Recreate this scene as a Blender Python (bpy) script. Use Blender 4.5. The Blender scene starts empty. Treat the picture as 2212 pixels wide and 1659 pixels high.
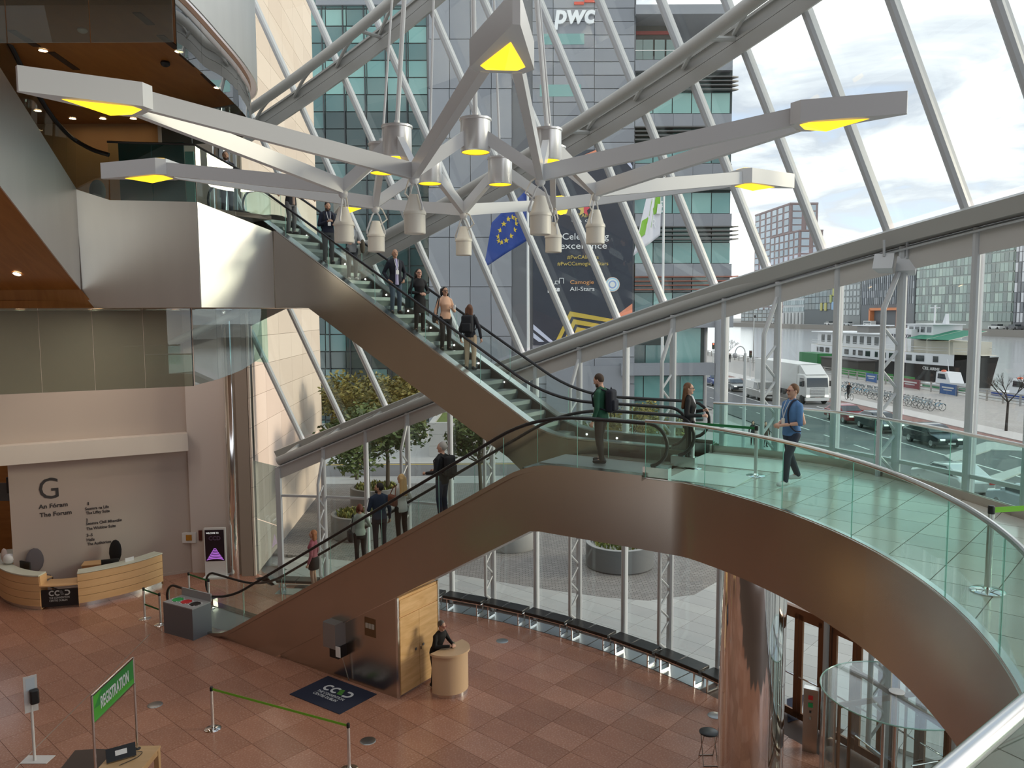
import bpy, bmesh, math, random
import numpy as np
from mathutils import Vector, Matrix, noise as mnoise
random.seed(7)
scene = bpy.context.scene
COL = scene.collection
V = Vector
# ------------------------------------------------------------------ camera
FPX = 1690.0; PITCH = math.atan((829-681)/FPX); ROLL = .0055; CAM = V((0, 0, 9.0))
FW = V((0, math.cos(PITCH), -math.sin(PITCH))); UPV = V((0, math.sin(PITCH), math.cos(PITCH)))
CX = V((1, 0, 0))-ROLL*UPV; CY = UPV+ROLL*V((1, 0, 0))
cam = bpy.data.cameras.new('camera'); camo = bpy.data.objects.new('camera', cam); COL.objects.link(camo)
cam.sensor_fit = 'HORIZONTAL'; cam.sensor_width = 36; cam.lens = 36*FPX/2212; cam.clip_start = .05; cam.clip_end = 4000
cxn, cyn = CX.normalized(), CY.normalized()
camo.matrix_world = Matrix(((cxn.x, cyn.x, -FW.x, CAM.x), (cxn.y, cyn.y, -FW.y, CAM.y), (cxn.z, cyn.z, -FW.z, CAM.z), (0, 0, 0, 1)))
scene.camera = camo
def ray(px, py): return FW+CX*((float(px)-1106)/FPX)+CY*((829-float(py))/FPX)
def atz(px, py, z): d = ray(px, py); return CAM+d*((z-CAM.z)/d.z)
def aty(px, py, Y): d = ray(px, py); return CAM+d*(Y/d.y)
def onplane(px, py, p, n): d = ray(px, py); return CAM+d*((V(p)-CAM).dot(V(n))/d.dot(V(n)))
# ------------------------------------------------------------------ view, world, sun
vs = scene.view_settings
vs.view_transform = 'Standard'; vs.look = 'None'; vs.gamma = 1; vs.use_curve_mapping = False; vs.exposure = 0.85
world = bpy.data.worlds.new('sky'); scene.world = world; world.use_nodes = True
wn = world.node_tree.nodes; wl = world.node_tree.links; wn.clear()
def wnode(t, **k):
    n = wn.new(t)
    for a, b in k.items(): setattr(n, a, b)
    return n
tc = wnode('ShaderNodeTexCoord'); sep = wnode('ShaderNodeSeparateXYZ'); wl.new(tc.outputs['Generated'], sep.inputs[0])
zz = wnode('ShaderNodeMath', operation='MAXIMUM'); wl.new(sep.outputs[2], zz.inputs[0]); zz.inputs[1].default_value = 0.0
den = wnode('ShaderNodeMath', operation='ADD'); wl.new(zz.outputs[0], den.inputs[0]); den.inputs[1].default_value = .16
dv = wnode('ShaderNodeVectorMath', operation='DIVIDE'); wl.new(tc.outputs['Generated'], dv.inputs[0])
cb = wnode('ShaderNodeCombineXYZ'); [wl.new(den.outputs[0], cb.inputs[i]) for i in range(3)]; wl.new(cb.outputs[0], dv.inputs[1])
mp = wnode('ShaderNodeMapping'); wl.new(dv.outputs[0], mp.inputs[0]); mp.inputs['Scale'].default_value = (1.0, 1.0, 1.0); mp.inputs['Location'].default_value = (3.1, .7, 0)
nz = wnode('ShaderNodeTexNoise'); wl.new(mp.outputs[0], nz.inputs['Vector']); nz.inputs['Scale'].default_value = 1.35; nz.inputs['Detail'].default_value = 7; nz.inputs['Roughness'].default_value = .55; nz.inputs['Distortion'].default_value = .5
cr = wnode('ShaderNodeValToRGB'); wl.new(nz.outputs['Fac'], cr.inputs[0])
els = cr.color_ramp.elements
els[0].position = .34; els[0].color = (.40, .50, .68, 1); els[1].position = .44; els[1].color = (.42, .44, .50, 1)
for p_, c_ in ((.50, (.60, .61, .645, 1)), (.56, (.92, .915, .90, 1)), (.66, (1.12, 1.11, 1.08, 1)), (.82, (.80, .81, .85, 1))):
    e_ = els.new(p_); e_.color = c_
hz = wnode('ShaderNodeMapRange'); wl.new(zz.outputs[0], hz.inputs[0]); hz.inputs[1].default_value = 0; hz.inputs[2].default_value = .22; hz.inputs[3].default_value = .45; hz.inputs[4].default_value = 0
mx = wnode('ShaderNodeMix', data_type='RGBA'); wl.new(hz.outputs[0], mx.inputs[0]); wl.new(cr.outputs[0], mx.inputs[6]); mx.inputs[7].default_value = (.86, .86, .86, 1)
bg = wnode('ShaderNodeBackground'); wl.new(mx.outputs[2], bg.inputs[0]); bg.inputs[1].default_value = 1.05
wo = wnode('ShaderNodeOutputWorld'); wl.new(bg.outputs[0], wo.inputs[0])
sun = bpy.data.lights.new('sun', 'SUN'); sun.energy = 1.3; sun.angle = .22; sun.color = (1, .84, .64)
suno = bpy.data.objects.new('sun', sun); COL.objects.link(suno)
suno.rotation_euler = V((.95, .04, .25)).to_track_quat('Z', 'Y').to_euler()
scene.cycles.transparent_max_bounces = 64; scene.cycles.max_bounces = 10; scene.cycles.diffuse_bounces = 4; scene.cycles.glossy_bounces = 4
# ------------------------------------------------------------------ materials
MATS = {}
def mat(name, col, rough=.5, metal=0., spec=.5, var=0., scale=3., bump=0., bscale=40., stretch=(1, 1, 1), emit=None, estr=1., coat=0., speck=None, sscale=60., alpha=None):
    if name in MATS: return MATS[name]
    m = bpy.data.materials.new(name); m.use_nodes = True; MATS[name] = m
    nt = m.node_tree; b = nt.nodes['Principled BSDF']
    b.inputs['Base Color'].default_value = (*col, 1); b.inputs['Roughness'].default_value = rough; b.inputs['Metallic'].default_value = metal
    b.inputs['Specular IOR Level'].default_value = spec; b.inputs['Coat Weight'].default_value = coat
    m.diffuse_color = (*col, 1)
    if var or bump or speck:
        g = nt.nodes.new('ShaderNodeTexCoord'); ma = nt.nodes.new('ShaderNodeMapping'); ma.inputs['Scale'].default_value = stretch
        nt.links.new(g.outputs['Object'], ma.inputs[0])
    src = None
    if var:
        n = nt.nodes.new('ShaderNodeTexNoise'); n.inputs['Scale'].default_value = scale; n.inputs['Detail'].default_value = 4
        nt.links.new(ma.outputs[0], n.inputs['Vector'])
        mxn = nt.nodes.new('ShaderNodeMix'); mxn.data_type = 'RGBA'
        mxn.inputs[6].default_value = (*[max(0, c*(1-var)) for c in col], 1); mxn.inputs[7].default_value = (*[min(1, c*(1+var)) for c in col], 1)
        nt.links.new(n.outputs['Fac'], mxn.inputs[0]); src = mxn.outputs[2]
        nt.links.new(src, b.inputs['Base Color'])
    if speck:
        n = nt.nodes.new('ShaderNodeTexNoise'); n.inputs['Scale'].default_value = sscale; n.inputs['Detail'].default_value = 2
        nt.links.new(ma.outputs[0], n.inputs['Vector'])
        mr = nt.nodes.new('ShaderNodeMapRange'); mr.inputs[1].default_value = .5; mr.inputs[2].default_value = .72; nt.links.new(n.outputs['Fac'], mr.inputs[0])
        m2 = nt.nodes.new('ShaderNodeMix'); m2.data_type = 'RGBA'; m2.inputs[7].default_value = (*speck, 1)
        if src: nt.links.new(src, m2.inputs[6])
        else: m2.inputs[6].default_value = (*col, 1)
        nt.links.new(mr.outputs[0], m2.inputs[0]); nt.links.new(m2.outputs[2], b.inputs['Base Color'])
    if bump:
        n = nt.nodes.new('ShaderNodeTexNoise'); n.inputs['Scale'].default_value = bscale; n.inputs['Detail'].default_value = 3
        nt.links.new(ma.outputs[0], n.inputs['Vector'])
        bp = nt.nodes.new('ShaderNodeBump'); bp.inputs['Strength'].default_value = bump; bp.inputs['Distance'].default_value = .01
        nt.links.new(n.outputs['Fac'], bp.inputs['Height']); nt.links.new(bp.outputs[0], b.inputs['Normal'])
    if emit: b.inputs['Emission Color'].default_value = (*emit, 1); b.inputs['Emission Strength'].default_value = estr
    return m
def glass(name, tint, refl=.5, rough=.0, body=0., bodycol=(.5, .6, .58)):
    # thin clear sheet: lets light through with a tint, mirrors more at a slant
    if name in MATS: return MATS[name]
    m = bpy.data.materials.new(name); m.use_nodes = True; MATS[name] = m; nt = m.node_tree; nt.nodes.clear()
    o = nt.nodes.new('ShaderNodeOutputMaterial'); t = nt.nodes.new('ShaderNodeBsdfTransparent'); t.inputs[0].default_value = (*tint, 1)
    g = nt.nodes.new('ShaderNodeBsdfGlossy'); g.inputs['Roughness'].default_value = rough; g.inputs[0].default_value = (1, 1, 1, 1)
    f = nt.nodes.new('ShaderNodeLayerWeight'); f.inputs[0].default_value = .5
    pw_ = nt.nodes.new('ShaderNodeMath'); pw_.operation = 'POWER'; pw_.inputs[1].default_value = 4.5; nt.links.new(f.outputs['Facing'], pw_.inputs[0])
    ad_ = nt.nodes.new('ShaderNodeMath'); ad_.operation = 'MULTIPLY_ADD'; ad_.inputs[1].default_value = .9; ad_.inputs[2].default_value = .035; nt.links.new(pw_.outputs[0], ad_.inputs[0])
    mu = nt.nodes.new('ShaderNodeMath'); mu.operation = 'MULTIPLY'; mu.use_clamp = True; mu.inputs[1].default_value = refl; nt.links.new(ad_.outputs[0], mu.inputs[0])
    a = nt.nodes.new('ShaderNodeMixShader'); nt.links.new(mu.outputs[0], a.inputs[0]); nt.links.new(g.outputs[0], a.inputs[2])
    if body:
        d = nt.nodes.new('ShaderNodeBsdfDiffuse'); d.inputs[0].default_value = (*bodycol, 1)
        b2 = nt.nodes.new('ShaderNodeMixShader'); b2.inputs[0].default_value = body; nt.links.new(t.outputs[0], b2.inputs[1]); nt.links.new(d.outputs[0], b2.inputs[2])
        nt.links.new(b2.outputs[0], a.inputs[1])
    else: nt.links.new(t.outputs[0], a.inputs[1])
    nt.links.new(a.outputs[0], o.inputs[0]); m.diffuse_color = (*tint, .4)
    return m
def wood(name, c1, c2, scale=2., stretch=(1, 1, 9), rough=.4):
    if name in MATS: return MATS[name]
    m = mat(name, c1, rough); nt = m.node_tree; b = nt.nodes['Principled BSDF']
    g = nt.nodes.new('ShaderNodeTexCoord'); ma = nt.nodes.new('ShaderNodeMapping'); ma.inputs['Scale'].default_value = stretch; nt.links.new(g.outputs['Object'], ma.inputs[0])
    n = nt.nodes.new('ShaderNodeTexNoise'); n.inputs['Scale'].default_value = scale; n.inputs['Detail'].default_value = 6; n.inputs['Distortion'].default_value = 1.2; nt.links.new(ma.outputs[0], n.inputs['Vector'])
    r = nt.nodes.new('ShaderNodeValToRGB'); r.color_ramp.elements[0].color = (*c1, 1); r.color_ramp.elements[1].color = (*c2, 1); r.color_ramp.elements[0].position = .3; r.color_ramp.elements[1].position = .7
    nt.links.new(n.outputs['Fac'], r.inputs[0]); nt.links.new(r.outputs[0], b.inputs['Base Color'])
    return m
def tint(col, rough=.8, metal=0., **k):
    return mat('paint_%02x%02x%02x_%d_%d' % (*[int(max(0, min(1, c))*255) for c in col], int(rough*10), int(metal*10)), col, rough, metal, **k)
WHITE_STEEL = mat('white_painted_steel', (.50, .53, .56), .38, 0, .5)
GIRDER = mat('grey_painted_girder', (.42, .43, .42), .45, .0, .5)
STEEL = mat('brushed_stainless_steel', (.50, .455, .405), .26, 1, var=.06, scale=1.5, stretch=(1, 1, .15))
SILVER = mat('pale_brushed_stainless', (.76, .75, .73), .42, 1, var=.07, scale=.9, stretch=(2, 2, .3))
CHROME = mat('polished_chrome', (.86, .86, .86), .06, 1)
SATIN = mat('satin_steel', (.70, .70, .69), .22, 1)
BLACK_RUBBER = mat('black_rubber', (.012, .012, .013), .35)
DARK = mat('dark_recess', (.02, .02, .022), .6)
GL_FACADE = glass('clear_facade_glass', (.93, .965, .955), .85)
GL_BAL = glass('green_tinted_balustrade_glass', (.80, .945, .91), .9)
GL_ESC = glass('clear_escalator_glass', (.935, .978, .968), .9); GL_GAL = glass('gallery_screen_glass', (.88, .955, .94), .9)
GL_EDGE = mat('green_glass_edge', (.35, .66, .58), .15)
GL_SMOKE = glass('grey_downstand_glass', (.62, .66, .60), 1.6, .0, .10, (.45, .45, .40))
GL_DARK = glass('dark_downstand_glass', (.30, .34, .34), 2.6)
GRANITE = mat('red_granite', (.36, .185, .135), .23, 0, .5, var=.14, scale=1.2, speck=(.50, .30, .24), sscale=26)
# ------------------------------------------------------------------ mesh helpers
WLOC = {}
def props(o, label=None, cat=None, group=None, kind=None):
    if label: o['label'] = label
    if cat: o['category'] = cat
    if group: o['group'] = group
    if kind: o['kind'] = kind
    return o
def thing(name, label=None, cat=None, loc=(0, 0, 0), group=None, kind=None, parent=None):
    o = bpy.data.objects.new(name, None); o.empty_display_size = .2; COL.objects.link(o)
    o.location = loc if parent is None else V(loc)-WLOC[parent]
    if parent is not None: o.parent = parent
    WLOC[o] = V(loc)
    return props(o, label, cat, group, kind)
def tubepts(path, r, n=8, closed=False, rx=None):
    path = [V(p) for p in path]; rings = []; prev = None
    N = len(path)
    for i, p in enumerate(path):
        if closed: t = (path[(i+1) % N]-path[i-1])
        else: t = path[min(i+1, N-1)]-path[max(i-1, 0)]
        t = t.normalized() if t.length > 1e-9 else V((0, 0, 1))
        ref = V((0, 0, 1)) if abs(t.z) < .95 else V((0, 1, 0))
        if prev is None: a = t.cross(ref).normalized()
        else:
            a = prev-t*prev.dot(t)
            a = a.normalized() if a.length > 1e-6 else t.cross(ref).normalized()
        b = t.cross(a); prev = a
        rr = r[i] if isinstance(r, (list, tuple)) else r
        rings.append([p+(a*math.cos(2*math.pi*k/n)+b*math.sin(2*math.pi*k/n)*(rx or 1))*rr for k in range(n)])
    return rings
class MB:
    def __init__(s): s.v = []; s.f = []; s.m = []; s.cur = 0
    def add(s, vs_, fs_):
        o = len(s.v); s.v += [tuple(v) for v in vs_]; s.f += [tuple(i+o for i in f) for f in fs_]; s.m += [s.cur]*len(fs_); return s
    def box(s, c, size, rz=0, axes=None):
        c = V(c); hx, hy, hz_ = [d/2 for d in size]
        if axes: X, Y, Z = [V(a) for a in axes]
        else: X, Y, Z = V((math.cos(rz), math.sin(rz), 0)), V((-math.sin(rz), math.cos(rz), 0)), V((0, 0, 1))
        vs_ = [c+X*(hx*i)+Y*(hy*j)+Z*(hz_*k) for i in (-1, 1) for j in (-1, 1) for k in (-1, 1)]
        return s.add(vs_, [(0, 1, 3, 2), (4, 6, 7, 5), (0, 4, 5, 1), (2, 3, 7, 6), (0, 2, 6, 4), (1, 5, 7, 3)])
    def bar(s, a, b, wd, ht, up=(0, 0, 1)):
        a, b = V(a), V(b); t = b-a; L = t.length; t = t/L; sd = t.cross(V(up))
        sd = sd.normalized() if sd.length > 1e-6 else V((1, 0, 0)); u2 = sd.cross(t)
        return s.box((a+b)/2, (L, wd, ht), axes=(t, sd, u2))
    def tube(s, path, r, n=8, caps=True, closed=False, rx=None):
        R = tubepts(path, r, n, closed, rx); vs_ = [p for ring in R for p in ring]; fs_ = []
        m_ = len(R)
        for i in range(m_ if closed else m_-1):
            j = (i+1) % m_
            for k in range(n): fs_.append((i*n+k, i*n+(k+1) % n, j*n+(k+1) % n, j*n+k))
        if caps and not closed: fs_ += [tuple(range(n))[::-1], tuple((m_-1)*n+k for k in range(n))]
        return s.add(vs_, fs_)
    def cyl(s, c, r, h, n=24, r2=None):
        c = V(c); return s.lathe(c, [(0, 0), (r, 0), (r if r2 is None else r2, h), (0, h)], n)
    def lathe(s, c, prof, n=24, axis=None, x=None):
        c = V(c); Z = V(axis).normalized() if axis else V((0, 0, 1))
        X = (V(x) if x else (V((1, 0, 0)) if abs(Z.x) < .9 else V((0, 1, 0)))); X = (X-Z*X.dot(Z)).normalized(); Y = Z.cross(X)
        vs_ = []; idx = []
        for r, h in prof:
            if r < 1e-7: idx.append([len(vs_)]); vs_.append(c+Z*h)
            else:
                idx.append(list(range(len(vs_), len(vs_)+n))); vs_ += [c+Z*h+(X*math.cos(2*math.pi*k/n)+Y*math.sin(2*math.pi*k/n))*r for k in range(n)]
        fs_ = []
        for a, b in zip(idx, idx[1:]):
            for k in range(n):
                k2 = (k+1) % n
                if len(a) == 1 and len(b) == 1: continue
                if len(a) == 1: fs_.append((a[0], b[k], b[k2])[::-1])
                elif len(b) == 1: fs_.append((a[k], a[k2], b[0]))
                else: fs_.append((a[k], a[k2], b[k2], b[k]))
        return s.add(vs_, fs_)
    def quad(s, *p): return s.add(p, [tuple(range(len(p)))])
    def prism(s, poly, off):
        n = len(poly); off = V(off); a = [V(p) for p in poly]; b = [p+off for p in a]
        return s.add(a+b, [tuple(range(n))[::-1], tuple(range(n, 2*n))]+[(i, (i+1) % n, n+(i+1) % n, n+i) for i in range(n)])
    def sheet(s, A, B, th, up=None):
        # thick strip between two polylines
        A = [V(p) for p in A]; B = [V(p) for p in B]; n = len(A); nm = []
        for i in range(n):
            t = A[min(i+1, n-1)]-A[max(i-1, 0)]; nm.append(t.cross(B[i]-A[i]).normalized()*th)
        vs_ = A+B+[a+d for a, d in zip(A, nm)]+[b+d for b, d in zip(B, nm)]; fs_ = []
        for i in range(n-1):
            fs_ += [(i, n+i, n+i+1, i+1), (2*n+i, 2*n+i+1, 3*n+i+1, 3*n+i), (i, i+1, 2*n+i+1, 2*n+i), (n+i, 3*n+i, 3*n+i+1, n+i+1)]
        fs_ += [(0, 2*n, 3*n, n), (n-1, 2*n-1, 4*n-1, 3*n-1)]
        return s.add(vs_, fs_)
    def ball(s, c, r, n=12, sc=(1, 1, 1)):
        c = V(c); h = n//2; vs_ = []; fs_ = []
        for i in range(h+1):
            for k in range(n):
                a = math.pi*i/h; b = 2*math.pi*k/n
                vs_.append((c.x+r*sc[0]*math.sin(a)*math.cos(b), c.y+r*sc[1]*math.sin(a)*math.sin(b), c.z+r*sc[2]*math.cos(a)))
        for i in range(h):
            for k in range(n): fs_.append((i*n+k, (i+1)*n+k, (i+1)*n+(k+1) % n, i*n+(k+1) % n))
        return s.add(vs_, fs_)
    def mesh(s, name, mats, org=V((0, 0, 0)), smooth=True, ang=35):
        me = bpy.data.meshes.new(name); ox, oy, oz = org
        me.from_pydata([(x-ox, y-oy, z-oz) for x, y, z in s.v], [], s.f)
        for m_ in (mats if isinstance(mats, (list, tuple)) else [mats]): me.materials.append(m_)
        if any(s.m): me.polygons.foreach_set('material_index', s.m)
        bm = bmesh.new(); bm.from_mesh(me); bmesh.ops.remove_doubles(bm, verts=bm.verts, dist=1e-5); bmesh.ops.recalc_face_normals(bm, faces=bm.faces); bm.to_mesh(me); bm.free()
        if smooth: me.shade_smooth(); me.set_sharp_from_angle(angle=math.radians(ang))
        return me
    def build(s, name, mats, parent=None, label=None, cat=None, group=None, kind=None, smooth=True, ang=35, loc=None):
        org = WLOC[parent] if parent is not None else (V(loc) if loc is not None else None)
        if org is None:
            xs = np.array(s.v); org = V(((xs[:, 0].min()+xs[:, 0].max())/2, (xs[:, 1].min()+xs[:, 1].max())/2, xs[:, 2].min()))
        o = bpy.data.objects.new(name, s.mesh(name, mats, org, smooth, ang)); COL.objects.link(o)
        if parent is not None: o.parent = parent
        else: o.location = org
        WLOC[o] = V(org)
        return props(o, label, cat, group, kind)
def inst(name, me, parent, loc, rz=0, rot=None):
    o = bpy.data.objects.new(name, me); COL.objects.link(o); o.parent = parent
    o.location = V(loc)-WLOC[parent]
    if rot is not None: o.rotation_euler = rot
    else: o.rotation_euler = (0, 0, rz)
    WLOC[o] = V(loc); return o
def copy_tree(o, parent=None):
    c = o.copy(); COL.objects.link(c); c.parent = parent
    for ch in list(o.children): copy_tree(ch, c)
    return c
def arc(c, r, a0, a1, n): return [V((c[0]+r*math.cos(math.radians(a0+(a1-a0)*i/n)), c[1]+r*math.sin(math.radians(a0+(a1-a0)*i/n)), 0)) for i in range(n+1)]
def up(p, z): return V((p[0], p[1], z))
def offset_path(path, d):
    out = []
    for i, p in enumerate(path):
        t = path[min(i+1, len(path)-1)]-path[max(i-1, 0)]; t = V((t.x, t.y, 0)).normalized(); out.append(V(p)+V((-t.y, t.x, 0))*d)
    return out
def resample(path, step):
    path = [V(p) for p in path]; L = [0]
    for a, b in zip(path, path[1:]): L.append(L[-1]+(b-a).length)
    n = max(1, round(L[-1]/step)); out = []
    for i in range(n+1):
        d = L[-1]*i/n; j = max(0, min(len(L)-2, int(np.searchsorted(L, d)-1))); q = (d-L[j])/max(1e-9, L[j+1]-L[j]); out.append(path[j].lerp(path[j+1], q))
    return out
def smoothpath(pts, n=6):
    # Catmull-Rom through the points
    P = [V(p) for p in pts]; P = [P[0]*2-P[1]]+P+[P[-1]*2-P[-2]]; out = []
    for i in range(1, len(P)-2):
        for k in range(n):
            t = k/n; a, b, c, d = P[i-1], P[i], P[i+1], P[i+2]
            out.append(.5*((2*b)+(c-a)*t+(2*a-5*b+4*c-d)*t*t+(3*b-a-3*c+d)*t**3))
    return out+[P[-2]]
TMPS = bpy.data.scenes.new('scratch'); TMPL = TMPS.view_layers[0]
def evaluated_mesh(o):
    TMPS.collection.objects.link(o); TMPL.update()
    me = bpy.data.meshes.new_from_object(o.evaluated_get(TMPL.depsgraph)); bpy.data.objects.remove(o); return me
def text_mesh(txt, size, depth=.004, align='LEFT', shear=0., bold=0., spacing=1., width=None):
    cu = bpy.data.curves.new('lettering', 'FONT'); cu.body = txt; cu.size = size; cu.extrude = depth; cu.align_x = align; cu.shear = shear; cu.offset = bold; cu.space_character = spacing; cu.resolution_u = 3
    me = evaluated_mesh(bpy.data.objects.new('lettering', cu)); bpy.data.curves.remove(cu)
    if width and len(me.vertices):
        xs = [v.co.x for v in me.vertices]; k = width/max(1e-6, max(xs)-min(xs))
        for v in me.vertices: v.co.x *= k
    return me
def letter(txt, size, origin, right, upv, material, parent, name='lettering', **k):
    me = text_mesh(txt, size, **k); me.materials.clear(); me.materials.append(material)
    R = V(right).normalized(); U = V(upv).normalized(); N = R.cross(U)
    o = bpy.data.objects.new(name, me); COL.objects.link(o); o.parent = parent
    M_ = Matrix(((R.x, U.x, N.x, 0), (R.y, U.y, N.y, 0), (R.z, U.z, N.z, 0), (0, 0, 0, 1)))
    me.transform(M_); o.location = V(origin)-WLOC[parent]; WLOC[o] = V(origin)
    return o
def clip_poly(sub, cell):
    # Sutherland-Hodgman: polygon (any) against convex cell, 2D lists, cell counter-clockwise
    out = sub
    for i in range(len(cell)):
        a, b = cell[i], cell[(i+1) % len(cell)]; inp = out; out = []
        if not inp: return []
        sd = lambda p: (b[0]-a[0])*(p[1]-a[1])-(b[1]-a[1])*(p[0]-a[0])
        for j in range(len(inp)):
            p, q = inp[j-1], inp[j]; dp, dq = sd(p), sd(q)
            if dq >= 0:
                if dp < 0: t = dp/(dp-dq); out.append((p[0]+(q[0]-p[0])*t, p[1]+(q[1]-p[1])*t))
                out.append(q)
            elif dp >= 0: t = dp/(dp-dq); out.append((p[0]+(q[0]-p[0])*t, p[1]+(q[1]-p[1])*t))
    return out
def parea(p): return abs(sum(p[i-1][0]*p[i][1]-p[i][0]*p[i-1][1] for i in range(len(p))))/2
def inpoly(p, poly):
    r = False
    for i in range(len(poly)):
        a, b = poly[i-1], poly[i]
        if (a[1] > p[1]) != (b[1] > p[1]) and p[0] < (b[0]-a[0])*(p[1]-a[1])/(b[1]-a[1])+a[0]: r = not r
    return r
# ================================================================== glazed wall (vertical lower part)
WC = V((-9.35, 7.35, 0)); WR = 18.2
def wz(x, y): return .43*x+.03*y+6.61
def kang(k): return 84.9 if k < -.5 else 80.0-4.68*k
def wpt(ang, r=WR, z=0.): a = math.radians(ang); return V((WC.x+r*math.cos(a), WC.y+r*math.sin(a), z))
KMAX = 19
lower = thing('wall_front', kind='structure')
def column_truss(k):
    a = kang(k); p = wpt(a); zt = wz(p.x, p.y)
    c = thing('truss_column', parent=lower, loc=p)
    MB().tube([p, up(p, zt+.05)], .085, 10).build('outer_tube', WHITE_STEEL, c)
    q = wpt(a, WR-.46); top = zt-.25
    MB().tube([wpt(a, WR-.06, .30), up(q, .62), up(q, .75), up(q, top-1.0), up(q, top-.85), wpt(a, WR-.05, top-.05)], .05, 8).build('inner_tube', WHITE_STEEL, c)
    z = .75; i = 0
    while z+.4 < top-.8:
        a0, b0 = (up(q, z), up(p, z+.4)) if i % 2 == 0 else (up(p, z), up(q, z+.4))
        MB().tube([a0, b0], .03, 6).build('brace', WHITE_STEEL, c); z += .4; i += 1
def column_single(k):
    p = wpt(kang(k)); zt = wz(p.x, p.y)
    mb = MB(); mb.tube([p, up(p, zt+.05)], .07, 10); mb.bar(wpt(kang(k), WR+.1, .02), wpt(kang(k), WR+.1, zt), .05, .14, up=(math.cos(math.radians(kang(k))), math.sin(math.radians(kang(k))), 0))
    mb.build('post', WHITE_STEEL, lower)
DOORS = (10, 11, 12)
for k in range(-1, KMAX+1):
    if k == -1:
        p = wpt(kang(k)); MB().box(up(p, wz(p.x, p.y)/2), (.16, .16, wz(p.x, p.y)), rz=math.radians(kang(k))).build('end_post', WHITE_STEEL, lower)
    elif k % 2 == 0: column_truss(k)
    else: column_single(k)
for k in range(-1, KMAX):
    p, q = wpt(kang(k), WR+.12), wpt(kang(k+1), WR+.12); zp, zq = wz(p.x, p.y), wz(q.x, q.y)
    zs = [0.05, 3.1, 6.2]
    if k in DOORS: zs = [2.55, 3.1, 6.2]
    zs = [z for z in zs if z < min(zp, zq)-.7]
    for i, z0 in enumerate(zs):
        if i+1 < len(zs): t0 = t1 = zs[i+1]-.03
        else: t0, t1 = zp-.1, zq-.1
        d = (q-p).normalized(); a, b = p+d*.04, q-d*.04; nrm = V((d.y, -d.x, 0))*-.012
        MB().prism([up(a, z0+.03), up(b, z0+.03), up(b, t1), up(a, t0)], nrm).build('pane', GL_FACADE, lower, smooth=False)
    for z in zs[1:]:
        pi, qi = wpt(kang(k), WR+.03), wpt(kang(k+1), WR+.03)
        MB().bar(up(pi, z), up(qi, z), .07, .07).build('transom', WHITE_STEEL, lower)
    if k not in DOORS: MB().bar(up(p, .03), up(q, .03), .1, .08).build('sill', SATIN, lower)
# sloping edge beam over the columns, and the ring truss c above it
def fine(k0, k1, per=3): return [kang(k0)+(kang(k1)-kang(k0))*0+(kang(int(k0)+(i//per))*(1-(i % per)/per)+kang(min(int(k0)+(i//per)+1, int(k1)))*((i % per)/per)-kang(k0)) for i in range(int(k1-k0)*per+1)]
AN = fine(-1, KMAX)
def ringpts(r, dz): return [(lambda p: up(p, wz(p.x, p.y)+dz))(wpt(a, r)) for a in AN]
MB().sheet(ringpts(WR-.02, .0), ringpts(WR-.02, -.40), .05).build('edge_beam', mat('pale_grey_panel', (.50, .50, .49), .5), lower)
MB().sheet(ringpts(WR-.10, .0), ringpts(WR+.16, .0), .035).build('edge_flange', WHITE_STEEL, lower)
upper = thing('wall_upper', kind='structure')
MB().tube(ringpts(WR+.02, .20), .145, 12).build('ring_tube', GIRDER, upper)
# ------------------------------------------------------------------ tilted drum
DN = V((-.43, -.03, 1)).normalized(); D1 = V((1, 0, .43)).normalized(); D2 = DN.cross(D1)
DB = V((0, 0, 7.01)).dot(DN); DCC = (-9.78, 4.99)
MA = [77.94, 73.45, 68.85, 64.2, 59.5, 54.8, 50.15, 46.03, 42.15, 38.16, 34.34, 30.62, 26.62, 22.47]
MA = [94.5, 90.4, 86.3, 82.2]+MA+[18.4, 14.4, 10.4, 6.4]
_fa = [77.94, 73.62, 68.43, 50.15, 46.03, 42.15, 38.16, 34.34, 30.62, 26.62, 22.47]; _fr = [-.11, .1, -.02, -.28, -.19, -.01, .08, .15, .2, .07, -.19]
_pf = np.polyfit(_fa, _fr, 3)
def dr_(a): return 22.96+float(np.polyval(_pf, max(22, min(80, a))))
def dpt(a, t, dr=0.):
    r = dr_(a)+dr; c = DCC[0]+r*math.cos(math.radians(a)), DCC[1]+r*math.sin(math.radians(a))
    return D1*c[0]+D2*c[1]+DN*(DB+t)
TT = [0., 4.62, 9.88, 15.1, 20.3]
def mull_ok(a, t0): return not (a > 84 and t0 < 4) and not (a > 93 and t0 < 9)
for a in MA:
    t0 = 0. if a < 80 else (4.62 if a < 89 else 9.88)
    rd = (D1*math.cos(math.radians(a))+D2*math.sin(math.radians(a)))
    mb = MB(); mb.tube([dpt(a, t0), dpt(a, 20.3)], .085, 8); mb.bar(dpt(a, t0, .12), dpt(a, 20.3, .12), .05, .12, up=rd)
    mb.build('mullion', WHITE_STEEL, upper)
for i in range(len(MA)-1):
    a, b = MA[i], MA[i+1]
    for j in range(4):
        if (a > 80 and j == 0) or (a > 89 and j == 1): continue
        P4 = [dpt(a, TT[j]+.1, .2), dpt(b, TT[j]+.1, .2), dpt(b, TT[j+1]-.1, .2), dpt(a, TT[j+1]-.1, .2)]
        nn = (P4[1]-P4[0]).cross(P4[3]-P4[0]).normalized()*.012
        MB().prism(P4, nn).build('pane', GL_FACADE, upper, smooth=False)
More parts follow.
